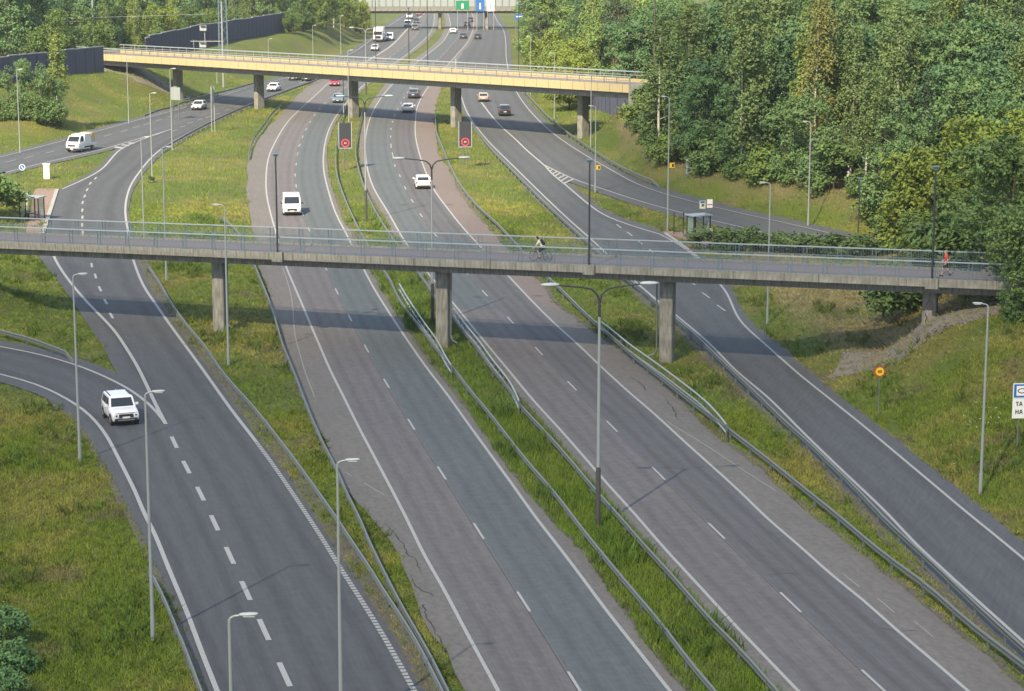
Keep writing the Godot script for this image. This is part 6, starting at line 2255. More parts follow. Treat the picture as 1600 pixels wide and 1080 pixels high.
# ---------------------------------------------------------------- vehicles
# len, wide, tall, belt height, nose height, hood end, windscreen top, roof end, tail glass foot (z, forward is minus)
const CARS := {
	"offroader": {"l": 3.75, "w": 1.72, "h": 1.62, "belt": 1.0, "nose": 0.88, "hood": -0.82, "screen": -0.36, "roof": 1.5, "tail": 1.78, "wheel": 0.34, "clear": 0.3},
	"hatch": {"l": 4.2, "w": 1.8, "h": 1.48, "belt": 0.92, "nose": 0.72, "hood": -0.95, "screen": -0.2, "roof": 1.35, "tail": 1.9, "wheel": 0.32, "clear": 0.22},
	"sedan": {"l": 4.65, "w": 1.82, "h": 1.45, "belt": 0.92, "nose": 0.7, "hood": -1.0, "screen": -0.2, "roof": 1.05, "tail": 1.6, "wheel": 0.32, "clear": 0.2},
	"suv": {"l": 4.6, "w": 1.88, "h": 1.7, "belt": 1.05, "nose": 0.9, "hood": -1.05, "screen": -0.4, "roof": 1.75, "tail": 2.1, "wheel": 0.36, "clear": 0.28},
	"van": {"l": 5.0, "w": 1.98, "h": 2.0, "belt": 1.12, "nose": 0.88, "hood": -1.5, "screen": -0.9, "roof": 2.35, "tail": 2.45, "wheel": 0.34, "clear": 0.26},
}


func rounded_ring(z: float, w: float, y0: float, y1: float, c: float) -> Array:
	return [Vector3(-w * 0.93, y0, z), Vector3(-w, y0 + 0.14, z), Vector3(-w, y1 - c * 1.6, z), Vector3(-w + c * 0.35, y1 - c * 0.5, z), Vector3(-w + c * 1.3, y1, z), Vector3(w - c * 1.3, y1, z), Vector3(w - c * 0.35, y1 - c * 0.5, z), Vector3(w, y1 - c * 1.6, z), Vector3(w, y0 + 0.14, z), Vector3(w * 0.93, y0, z)]


# a pane let into a face of the cabin, a little proud of it
func pane_on(a: Vector3, b: Vector3, c: Vector3, d: Vector3, u0: float, u1: float, v0: float, v1: float, o: Vector3) -> ArrayMesh:
	var at := func(u: float, v: float) -> Vector3:
		return a.lerp(b, u).lerp(d.lerp(c, u), v)
	var p := [at.call(u0, v0), at.call(u1, v0), at.call(u1, v1), at.call(u0, v1)]
	var n: Vector3 = (p[1] - p[0]).cross(p[3] - p[0]).normalized()
	if n.dot(p[0] - o) < 0.0:
		n = -n
	var q := []
	for s in [-0.01, 0.014]:
		for k in 4:
			q.append(p[k] + n * s)
	var mb := MB.new()
	mb.hexa(q)
	return mb.mesh()


func wheel_parts(parent: Node3D, x: float, z: float, r: float, side: float) -> void:
	var t := MB.new()
	var rings := []
	for q in [[-0.1, r * 0.62], [-0.1, r * 0.93], [-0.07, r], [0.07, r], [0.1, r * 0.93], [0.1, r * 0.62]]:
		var ring := []
		for k in 20:
			var a := TAU * k / 20.0
			ring.append(Vector3(q[0], cos(a) * q[1], sin(a) * q[1]))
		rings.append(ring)
	t.loft(rings)
	var w := part("wheel", t.smooth_mesh(0.7), M.rubber, parent, Vector3(x, r, z))
	var rim := MB.new()
	rim.tube(Vector3(side * 0.085, 0, 0), Vector3(side * 0.106, 0, 0), r * 0.6, r * 0.55, 16)
	for k in 5:
		var a := TAU * k / 5.0
		rim.box(Transform3D(Basis(Vector3(1, 0, 0), a), Vector3(side * 0.108, cos(a) * r * 0.3, sin(a) * r * 0.3)), Vector3(0.012, r * 0.5, r * 0.13))
	part("rim", rim.mesh(), M.rim, w)


func car(kind: String, paint_name: String, x: float, d: float, yaw_deg: float, called: String, label: String, category := "car") -> Node3D:
	var s: Dictionary = CARS[kind]
	var o := thing(called, p3(x, d, 0.036), -deg_to_rad(yaw_deg), label, category, "vehicles on the roads")
	var m: Material = M[paint_name]
	var l: float = s.l
	var w: float = s.w * 0.5
	var f := -l * 0.5
	var e := l * 0.5
	var wr: float = s.wheel
	var clear: float = s.clear
	var belt: float = s.belt
	var nose: float = s.nose
	# lower body: nose, hood, doors, tail
	var rings := []
	var blunt := 0.9 if kind == "offroader" else 0.74
	rings.append(rounded_ring(f, w * blunt, clear + 0.14, nose - 0.1 if kind == "offroader" else nose - 0.16, 0.07))
	rings.append(rounded_ring(f + 0.07, w * maxf(0.88, blunt + 0.04), clear + 0.04, nose - 0.05, 0.09))
	rings.append(rounded_ring(f + 0.25, w * 0.965, clear, nose, 0.1))
	rings.append(rounded_ring(lerpf(f, s.hood, 0.6), w * 0.99, clear, lerpf(nose, belt, 0.62), 0.1))
	rings.append(rounded_ring(s.hood, w, clear, belt - 0.02, 0.08))
	rings.append(rounded_ring(s.hood + 0.3, w, clear, belt, 0.06))
	rings.append(rounded_ring(0.4, w, clear, belt, 0.06))
	rings.append(rounded_ring(s.tail - 0.3, w * 0.995, clear, belt + 0.01, 0.06))
	var tail_y: float = belt + (0.02 if kind != "sedan" else 0.04)
	if e - s.tail > 0.25:
		rings.append(rounded_ring(s.tail + 0.1, w * 0.985, clear, tail_y, 0.09))
	rings.append(rounded_ring(e - 0.1, w * 0.955, clear + 0.02, tail_y - 0.03, 0.1))
	rings.append(rounded_ring(e, w * 0.84, clear + 0.12, tail_y - 0.1, 0.1))
	var body := MB.new()
	body.loft(rings)
	var bd := part("body", body.smooth_mesh(0.66), m, o)
	# cabin
	var top: float = s.h
	var wt := w * (0.84 if kind != "van" else 0.9)
	var wb := w * 0.955
	var rf: float = s.screen
	var rr: float = s.roof
	var a := [Vector3(-wb, belt - 0.02, s.hood + 0.02), Vector3(wb, belt - 0.02, s.hood + 0.02), Vector3(wb, belt - 0.02, s.tail), Vector3(-wb, belt - 0.02, s.tail)]
	var b := [Vector3(-wt, top - 0.07, rf), Vector3(wt, top - 0.07, rf), Vector3(wt, top - 0.07, rr), Vector3(-wt, top - 0.07, rr)]
	var cab := MB.new()
	cab.hexa(a + b)
	var roof_ring := [b[0], b[1], b[2], b[3]]
	var lifted := []
	for k in 4:
		var q: Vector3 = roof_ring[k]
		lifted.append(Vector3(q.x * 0.88, top, lerpf(q.z, (rf + rr) * 0.5, 0.1)))
	for k in 4:
		var j := (k + 1) % 4
		cab.quad_from(roof_ring[k], roof_ring[j], lifted[j], lifted[k], Vector3(0, 0.5, 0.3))
	cab.quad_from(lifted[0], lifted[1], lifted[2], lifted[3], Vector3(0, 0, 0))
	part("cabin", cab.smooth_mesh(0.9), m, o)
	var o_in := Vector3(0, belt, 0.3)
	part("windscreen", pane_on(a[0], a[1], b[1], b[0], 0.07, 0.93, 0.08, 0.9, o_in), M.car_glass, o)
	part("rear_window", pane_on(a[3], a[2], b[2], b[3], 0.1, 0.9, 0.2, 0.88, o_in), M.car_glass, o)
	for side in [0, 1]:
		var i0 := 0 if side == 0 else 1
		var i1 := 3 if side == 0 else 2
		var cuts := [[0.1, 0.42], [0.46, 0.74], [0.78, 0.92]]
		if kind == "van":
			cuts = [[0.1, 0.32]]
		elif kind == "hatch" or kind == "sedan":
			cuts = [[0.14, 0.46], [0.5, 0.82]]
		for q in cuts:
			part("side_window", pane_on(a[i0], a[i1], b[i1], b[i0], q[0], q[1], 0.12, 0.86, o_in), M.car_glass, o)
	# wheels in dark arches
	for zz in [f + l * 0.19, e - l * 0.2]:
		for side in [-1.0, 1.0]:
			var arch := MB.new()
			arch.tube(Vector3(side * (w - 0.2), wr, zz), Vector3(side * (w + 0.004), wr, zz), wr * 1.14, wr * 1.14, 20)
			part("wheel_arch", arch.mesh(), M.trim, bd)
			wheel_parts(o, side * (w - 0.085), zz, wr, side)
	# nose and tail
	var face_y := nose - 0.22
	part("grille", box_mesh(Vector3(s.w * 0.52, 0.22, 0.06), Vector3(0, face_y, f - 0.01)), M.trim, o)
	part("front_bumper", box_mesh(Vector3(s.w * 0.84, 0.16, 0.14), Vector3(0, clear + 0.12, f + 0.05), 0.04), M.trim, o)
	part("number_plate", box_mesh(Vector3(0.46, 0.11, 0.02), Vector3(0, clear + 0.26, f - 0.035)), M.plate, o)
	part("rear_bumper", box_mesh(Vector3(s.w * 0.84, 0.2, 0.14), Vector3(0, clear + 0.14, e - 0.05), 0.04), M.trim, o)
	part("rear_plate", box_mesh(Vector3(0.46, 0.11, 0.02), Vector3(0, clear + 0.42, e + 0.012)), M.plate, o)
	for side in [-1.0, 1.0]:
		var hl := MB.new()
		if kind == "offroader":
			hl.tube(Vector3(side * w * 0.7, face_y + 0.02, f - 0.045), Vector3(side * w * 0.7, face_y + 0.02, f + 0.2), 0.15, 0.15, 16)
		else:
			hl.box(Transform3D(Basis(Vector3.UP, side * 0.45), Vector3(side * w * 0.76, face_y + 0.05, f + 0.1)), Vector3(0.34, 0.15, 0.1))
		part("headlight", hl.mesh(), M.headlamp, o)
		part("tail_light", box_mesh(Vector3(0.2, 0.26, 0.1), Vector3(side * w * 0.84, belt - 0.16, e - 0.06)), M.tail_red, o)
		var mi := MB.new()
		mi.post(Transform3D(Basis(), Vector3(side * (w + 0.1), belt + 0.1, s.hood + 0.3)), Vector3(0.2, 0.14, 0.1), 0.03)
		mi.box(Transform3D(Basis(), Vector3(side * (w - 0.02), belt + 0.05, s.hood + 0.3)), Vector3(0.12, 0.04, 0.05))
		part("mirror", mi.mesh(), M.trim if kind == "van" else m, o)
	for side in [-1.0, 1.0]:
		for q in ([s.hood + 0.18, 0.22, 1.25] if kind != "van" else [s.hood + 0.25, -0.35, 1.0]):
			part("door_seam", box_mesh(Vector3(0.012, belt - clear - 0.3, 0.018), Vector3(side * w, (belt + clear) * 0.5 + 0.05, q)), M.trim, bd)
		part("door_handle", box_mesh(Vector3(0.03, 0.03, 0.16), Vector3(side * (w + 0.008), belt - 0.16, 0.08)), M.trim, bd)
		part("sill", box_mesh(Vector3(0.03, 0.1, l * 0.42), Vector3(side * (w - 0.005), clear + 0.06, 0.0)), M.trim, bd)
	if kind == "offroader":
		for side in [-1.0, 1.0]:
			var pupil := MB.new()
			pupil.tube(Vector3(side * w * 0.7, face_y + 0.02, f - 0.06), Vector3(side * w * 0.7, face_y + 0.02, f - 0.045), 0.06, 0.06, 12)
			part("headlight_bulb", pupil.mesh(), M.trim, o)
			part("roof_rail", box_mesh(Vector3(0.05, 0.05, 1.5), Vector3(side * wt * 0.86, top + 0.02, 0.55)), M.trim, o)
		part("skid_plate", box_mesh(Vector3(s.w * 0.6, 0.07, 0.04), Vector3(0, clear + 0.1, f - 0.035)), M.rim, o)
		part("hood_seam", box_mesh(Vector3(s.w * 0.8, 0.035, 0.03), Vector3(0, nose - 0.06, f + 0.03)), M.trim, o)
		part("antenna", box_mesh(Vector3(0.03, 0.09, 0.16), Vector3(0, top + 0.03, rr - 0.3)), m, o)
	return o


func light_truck(x: float, d: float, yaw_deg: float) -> void:
	var o := thing("light_truck", p3(x, d, 0.016), -deg_to_rad(yaw_deg), "white light truck with tan load on the left branch road", "truck", "vehicles on the roads")
	var rings := []
	for q in [[-2.6, 0.78, 0.55, 1.15], [-2.5, 0.93, 0.45, 1.3], [-2.1, 1.0, 0.42, 1.42], [-0.9, 1.0, 0.42, 1.42]]:
		rings.append(rounded_ring(q[0], q[1], q[2], q[3], 0.1))
	var b := MB.new()
	b.loft(rings)
	part("cab_lower", b.smooth_mesh(0.66), M.paint_white, o)
	var a0 := [Vector3(-0.97, 1.38, -2.25), Vector3(0.97, 1.38, -2.25), Vector3(0.97, 1.38, -0.9), Vector3(-0.97, 1.38, -0.9)]
	var b0 := [Vector3(-0.86, 2.2, -1.65), Vector3(0.86, 2.2, -1.65), Vector3(0.86, 2.25, -0.9), Vector3(-0.86, 2.25, -0.9)]
	var cab := MB.new()
	cab.hexa(a0 + b0)
	part("cab_upper", cab.mesh(), M.paint_white, o)
	part("windscreen", pane_on(a0[0], a0[1], b0[1], b0[0], 0.06, 0.94, 0.08, 0.9, Vector3(0, 1.5, -1)), M.car_glass, o)
	part("side_window", pane_on(a0[1], a0[2], b0[2], b0[1], 0.2, 0.85, 0.1, 0.85, Vector3(0, 1.5, -1)), M.car_glass, o)
	part("side_window", pane_on(a0[0], a0[3], b0[3], b0[0], 0.2, 0.85, 0.1, 0.85, Vector3(0, 1.5, -1)), M.car_glass, o)
	part("cargo_box", box_mesh(Vector3(2.0, 1.5, 1.9), Vector3(0, 1.6, 0.15), 0.06), M.paint_white, o)
	part("tan_load", box_mesh(Vector3(1.85, 1.1, 1.3), Vector3(0, 1.85, 1.85), 0.2), M.paint_orange, o)
	part("bed", box_mesh(Vector3(2.0, 0.22, 3.5), Vector3(0, 0.85, 0.95), 0.05), M.paint_white, o)
	part("chassis", box_mesh(Vector3(0.9, 0.25, 5.0), Vector3(0, 0.55, 0.0)), M.trim, o)
	part("grille", box_mesh(Vector3(1.2, 0.22, 0.05), Vector3(0, 0.95, -2.6)), M.trim, o)
	part("front_bumper", box_mesh(Vector3(1.8, 0.25, 0.16), Vector3(0, 0.5, -2.56), 0.04), M.trim, o)
	part("number_plate", box_mesh(Vector3(0.46, 0.11, 0.02), Vector3(0, 0.52, -2.66)), M.plate, o)
	for z in [-1.75, 1.5]:
		for side in [-1.0, 1.0]:
			wheel_parts(o, side * 0.86, z, 0.36, side)
	for side in [-1.0, 1.0]:
		part("headlight", box_mesh(Vector3(0.3, 0.18, 0.08), Vector3(side * 0.72, 0.98, -2.55)), M.headlamp, o)
		part("mirror", box_mesh(Vector3(0.12, 0.3, 0.1), Vector3(side * 1.12, 1.65, -1.95), 0.03), M.trim, o)
		part("mirror_arm", box_mesh(Vector3(0.16, 0.03, 0.03), Vector3(side * 1.02, 1.6, -1.92)), M.trim, o)


func lorry(x: float, d: float, yaw_deg: float, label: String) -> void:
	var o := thing("lorry", p3(x, d, 0.016), -deg_to_rad(yaw_deg), label, "lorry", "vehicles on the roads")
	part("cab", box_mesh(Vector3(2.4, 2.4, 2.0), Vector3(0, 1.9, -3.0), 0.12), M.paint_white, o)
	part("windscreen", box_mesh(Vector3(2.1, 0.9, 0.05), Vector3(0, 2.35, -4.01)), M.car_glass, o)
	part("grille", box_mesh(Vector3(1.5, 0.7, 0.06), Vector3(0, 1.3, -4.01)), M.trim, o)
	part("bumper", box_mesh(Vector3(2.4, 0.4, 0.2), Vector3(0, 0.6, -3.98), 0.05), M.trim, o)
	part("cargo_box", box_mesh(Vector3(2.5, 2.7, 6.2), Vector3(0, 2.35, 1.2)), M.paint_white, o)
	part("chassis", box_mesh(Vector3(1.0, 0.3, 8.0), Vector3(0, 0.75, 0.2)), M.trim, o)
	for z in [-2.9, 2.2, 3.4]:
		for side in [-1.0, 1.0]:
			wheel_parts(o, side * 1.1, z, 0.5, side)
	for side in [-1.0, 1.0]:
		part("headlight", box_mesh(Vector3(0.4, 0.2, 0.06), Vector3(side * 0.95, 0.85, -4.03)), M.headlamp, o)


func build_vehicles() -> void:
	car("offroader", "paint_white", -24.47, 132.57, 158.5, "off_roader", "white boxy off-roader with round headlights turning from the side road")
	car("van", "paint_white", -23.6, 231.5, 173.1, "delivery_van", "white delivery van driving towards the footbridge on the oncoming motorway", "van")
	car("hatch", "paint_white", -10.53, 254.63, -5.7, "hatchback", "white hatchback driving away between the two speed displays")
	light_truck(-58.74, 296.35, -162.3)
	car("hatch", "paint_silver", -52.21, 363.86, -173.7, "hatchback", "silver car on the left branch road beside the leftmost bridge pillar")
	car("sedan", "paint_white", -44.11, 404.8, -172.7, "sedan_car", "white car under the yellowish bridge on the left branch road")
	car("hatch", "paint_black", -42.99, 433.29, -172.2, "hatchback", "left of two dark cars half hidden by the yellowish bridge")
	car("suv", "paint_grey", -40.16, 431.51, -171.9, "suv_car", "right of two dark cars half hidden by the yellowish bridge")
	car("hatch", "paint_red", -33.9, 417.73, 176.0, "hatchback", "red car coming out from under the yellowish bridge")
	car("hatch", "paint_bluegrey", -30.18, 378.39, 177.0, "hatchback", "blue-grey car just before the shadow of the yellowish bridge")
	car("suv", "paint_navy", -17.41, 388.25, 2.0, "suv_car", "tall dark blue car driving away under the yellowish bridge")
	car("sedan", "paint_white", -17.06, 358.85, 0.5, "sedan_car", "white sedan driving away just before the bridge shadow")
	car("hatch", "paint_beige", -5.03, 381.16, -2.5, "hatchback", "beige car on the slip road under the yellowish bridge")
	car("suv", "paint_black", -1.24, 352.77, -3.6, "suv_car", "black car on the slip road nearest the right bridge pillar")
	lorry(-34.91, 576.0, -179.2, "white lorry coming on the outer left lane beyond the bridge")
	car("van", "paint_white", -32.43, 582.1, -179.6, "delivery_van", "white van beside the lorry beyond the bridge", "van")
	car("hatch", "paint_silver", -33.41, 534.82, -178.0, "hatchback", "silver car ahead of the lorry beyond the bridge")
	car("suv", "paint_grey", -28.19, 638.44, 179.4, "suv_car", "dark car before the shadow of the distant flat bridge")
	car("hatch", "paint_black", -29.77, 683.87, 179.0, "hatchback", "black car under the distant flat bridge, oncoming side")
	car("van", "paint_white", -31.26, 658.32, -179.8, "delivery_van", "pale van under the left part of the distant bridge", "van")
	car("sedan", "paint_white", -16.62, 619.7, -0.8, "sedan_car", "white car leaving on the far left of the departing lanes")
	car("hatch", "paint_navy", -13.12, 591.9, 0.5, "hatchback", "dark blue car leaving on the reddish far lane")
	car("hatch", "paint_black", -9.18, 588.6, 0.3, "hatchback", "black car leaving on the far slip lane")
	car("hatch", "paint_black", -13.51, 662.45, -0.9, "hatchback", "nearer black car under the distant bridge, departing side")
	car("hatch", "paint_black", -13.11, 692.83, -1.3, "hatchback", "farther black car under the distant bridge, departing side")
	car("van", "paint_white", -33.36, 716.28, 179.8, "delivery_van", "tiny white van beyond the distant bridge", "van")
	car("hatch", "paint_red", -31.29, 741.35, 179.1, "hatchback", "tiny red car beyond the distant bridge")


# ---------------------------------------------------------------- people
# skin round bones: [a, b, ra, rb]; distances blended, meshed as surface nets
func bone_mesh(bones: Array, cell: float, grow: float, blend: float) -> ArrayMesh:
	var lo := Vector3.ONE * 1e9
	var hi := -lo
	for q in bones:
		var r: float = maxf(q[2], q[3]) + grow + cell * 2.0
		for p in [q[0], q[1]]:
			lo = lo.min(p - Vector3.ONE * r)
			hi = hi.max(p + Vector3.ONE * r)
	var n := Vector3i(((hi - lo) / cell).ceil()) + Vector3i.ONE
	var field := PackedFloat32Array()
	field.resize(n.x * n.y * n.z)
	field.fill(1.0)
	for q in bones:
		var a: Vector3 = q[0]
		var b: Vector3 = q[1]
		var ra: float = q[2] + grow
		var rb: float = q[3] + grow
		var pad := maxf(ra, rb) + blend + cell * 1.5
		var i0 := Vector3i(((a.min(b) - Vector3.ONE * pad - lo) / cell).floor()).clamp(Vector3i.ZERO, n - Vector3i.ONE)
		var i1 := Vector3i(((a.max(b) + Vector3.ONE * pad - lo) / cell).ceil()).clamp(Vector3i.ZERO, n - Vector3i.ONE)
		var ab := b - a
		var ll := maxf(ab.length_squared(), 1e-6)
		for z in range(i0.z, i1.z + 1):
			for y in range(i0.y, i1.y + 1):
				for x in range(i0.x, i1.x + 1):
					var p := lo + Vector3(x, y, z) * cell
					var t := clampf((p - a).dot(ab) / ll, 0.0, 1.0)
					var d := p.distance_to(a + ab * t) - lerpf(ra, rb, t)
					var k := (z * n.y + y) * n.x + x
					var f := field[k]
					var h := maxf(blend - absf(f - d), 0.0) / blend
					field[k] = minf(f, d) - h * h * blend * 0.25
	var ids := {}
	var v := PackedVector3Array()
	var steps := [0, 1, n.x, n.x + 1, n.x * n.y, n.x * n.y + 1, n.x * n.y + n.x, n.x * n.y + n.x + 1]
	var corner := [Vector3(0, 0, 0), Vector3(1, 0, 0), Vector3(0, 1, 0), Vector3(1, 1, 0), Vector3(0, 0, 1), Vector3(1, 0, 1), Vector3(0, 1, 1), Vector3(1, 1, 1)]
	var edges := [[0, 1], [0, 2], [0, 4], [1, 3], [1, 5], [2, 3], [2, 6], [3, 7], [4, 5], [4, 6], [5, 7], [6, 7]]
	for z in n.z - 1:
		for y in n.y - 1:
			for x in n.x - 1:
				var k := (z * n.y + y) * n.x + x
				var inside := 0
				for s in steps:
					if field[k + s] < 0.0:
						inside += 1
				if inside == 0 or inside == 8:
					continue
				var sum := Vector3.ZERO
				var cnt := 0
				for e in edges:
					var fa := field[k + steps[e[0]]]
					var fb := field[k + steps[e[1]]]
					if (fa < 0.0) != (fb < 0.0):
						sum += corner[e[0]].lerp(corner[e[1]], fa / (fa - fb))
						cnt += 1
				ids[k] = v.size()
				v.append(lo + (Vector3(x, y, z) + sum / cnt) * cell)
	var mb := MB.new()
	for k in ids:
		for ax in 3:
			var s: int = [1, n.x, n.x * n.y][ax]
			var s1: int = [n.x, n.x * n.y, 1][ax]
			var s2: int = [n.x * n.y, 1, n.x][ax]
			if k + s >= field.size() or (field[k] < 0.0) == (field[k + s] < 0.0):
				continue
			var q := [k, k - s1, k - s1 - s2, k - s2]
			if not (ids.has(q[1]) and ids.has(q[2]) and ids.has(q[3])):
				continue
			var p := [v[ids[q[0]]], v[ids[q[1]]], v[ids[q[2]]], v[ids[q[3]]]]
			if field[k] < 0.0:
				mb.quad(p[0], p[3], p[2], p[1])
			else:
				mb.quad(p[0], p[1], p[2], p[3])
	# turn faces outwards: the centre of the nearest bone lies inside
	for i in range(0, mb.v.size(), 3):
		var c := (mb.v[i] + mb.v[i + 1] + mb.v[i + 2]) / 3.0
		var best := 1e9
		var near := Vector3.ZERO
		for q in bones:
			var s := Geometry3D.get_closest_point_to_segment(c, q[0], q[1])
			var e := c.distance_to(s) - maxf(q[2], q[3])
			if e < best:
				best = e
				near = s
		if mb.n[i].dot(c - near) < 0.0:
			var t := mb.v[i + 1]
			mb.v[i + 1] = mb.v[i + 2]
			mb.v[i + 2] = t
			for k in 3:
				mb.n[i + k] = -mb.n[i + k]
	return mb.smooth_mesh(0.2)


func hand_bones(wrist: Vector3, dir: Vector3, side: Vector3) -> Array:
	var palm := wrist + dir * 0.09
	var out := [[wrist, palm, 0.028, 0.036]]
	var down := dir.cross(side).normalized()
	var k := 0
	for f in [[-0.03, 0.075], [-0.01, 0.085], [0.01, 0.08], [0.03, 0.062]]:
		var root: Vector3 = palm + side * f[0]
		var mid: Vector3 = root + dir * f[1] * 0.55
		out.append([root, mid, 0.011, 0.01])
		out.append([mid, mid + (dir * 0.6 + down * 0.5).normalized() * f[1] * 0.5, 0.01, 0.008])
		k += 1
	var th := wrist + dir * 0.03 - side * 0.03
	out.append([th, th + (dir * 0.7 - side * 0.7).normalized() * 0.05, 0.013, 0.011])
	return out


func figure(o: Node3D, b: Dictionary, top_mat: String, leg_mat: String, hair_mat: String) -> void:
	var bones := [
		[b.pelvis + Vector3(0, 0, -0.08), b.pelvis + Vector3(0, 0, 0.08), 0.105, 0.105],
		[b.pelvis, b.chest, 0.12, 0.13],
		[b.chest + Vector3(0, 0.02, -0.12), b.chest + Vector3(0, 0.02, 0.12), 0.085, 0.085],
		[b.chest, b.neck, 0.1, 0.055],
		[b.neck, b.head, 0.055, 0.06],
		[b.head + Vector3(0, -0.02, 0), b.head + Vector3(0, 0.06, 0), 0.078, 0.095],
	]
	var face: Vector3 = b.face
	bones.append([b.head + face * 0.07 + Vector3(0, 0.02, 0), b.head + face * 0.115, 0.014, 0.018])
	bones.append([b.head + face * 0.05 + Vector3(0, -0.05, 0), b.head + face * 0.075 + Vector3(0, -0.07, 0), 0.05, 0.03])
	for s in [-1.0, 1.0]:
		bones.append([b.head + Vector3(0, 0.0, s * 0.085), b.head + Vector3(0, 0.03, s * 0.09), 0.014, 0.018])
	var arms := []
	var legs := []
	for k in ["l", "r"]:
		arms.append([b["shoulder_" + k], b["elbow_" + k], 0.055, 0.042])
		arms.append([b["elbow_" + k], b["wrist_" + k], 0.042, 0.03])
		var dir: Vector3 = (b["wrist_" + k] - b["elbow_" + k]).normalized()
		var side := dir.cross(Vector3(0.3, 0.2, 1)).normalized()
		bones += hand_bones(b["wrist_" + k], dir, side)
		legs.append([b["hip_" + k], b["knee_" + k], 0.088, 0.06])
		bones.append([b["knee_" + k], b["ankle_" + k], 0.06, 0.04])
	bones += arms
	bones += legs
	part("body", bone_mesh(bones, 0.022, 0.0, 0.05), M.skin, o)
	var shirt := [bones[1], bones[2], [b.chest, b.chest.lerp(b.neck, 0.5), 0.11, 0.08]]
	for a in [arms[0], arms[2]]:
		shirt.append([a[0], a[0].lerp(a[1], 0.6), 0.06, 0.055])
	part("shirt", bone_mesh(shirt, 0.026, 0.02, 0.06), M[top_mat], o)
	var shorts := [bones[0]]
	for a in legs:
		shorts.append([a[0], a[0].lerp(a[1], 0.72), 0.095, 0.078])
	part("shorts", bone_mesh(shorts, 0.026, 0.016, 0.05), M[leg_mat], o)
	part("hair", bone_mesh([[b.head + Vector3(0, 0.05, 0) - face * 0.02, b.head + Vector3(0, 0.075, 0) - face * 0.03, 0.1, 0.1], [b.head - face * 0.045, b.head - face * 0.05 + Vector3(0, -0.05, 0), 0.08, 0.06]], 0.02, 0.004, 0.04), M[hair_mat], o)
	var feet := MB.new()
	for k in ["l", "r"]:
		var p: Vector3 = b["ankle_" + k]
		var toe: Vector3 = p + face * 0.17 + Vector3(0, b["toe_" + k], 0)
		feet.path_tube([p - face * 0.06 + Vector3(0, -0.05, 0), p + face * 0.05 + Vector3(0, -0.045, 0), toe + Vector3(0, -0.06, 0)], 0.045, 0.03, 8)
	part("shoes", feet.mesh(), M.cloth_dark, o)
	for s in [-1.0, 1.0]:
		var eye := MB.new()
		eye.tube(b.head + face * 0.085 + Vector3(0, 0.03, s * 0.032), b.head + face * 0.094 + Vector3(0, 0.03, s * 0.032), 0.01, 0.008, 8)
		part("eye", eye.mesh(), M.black, o)


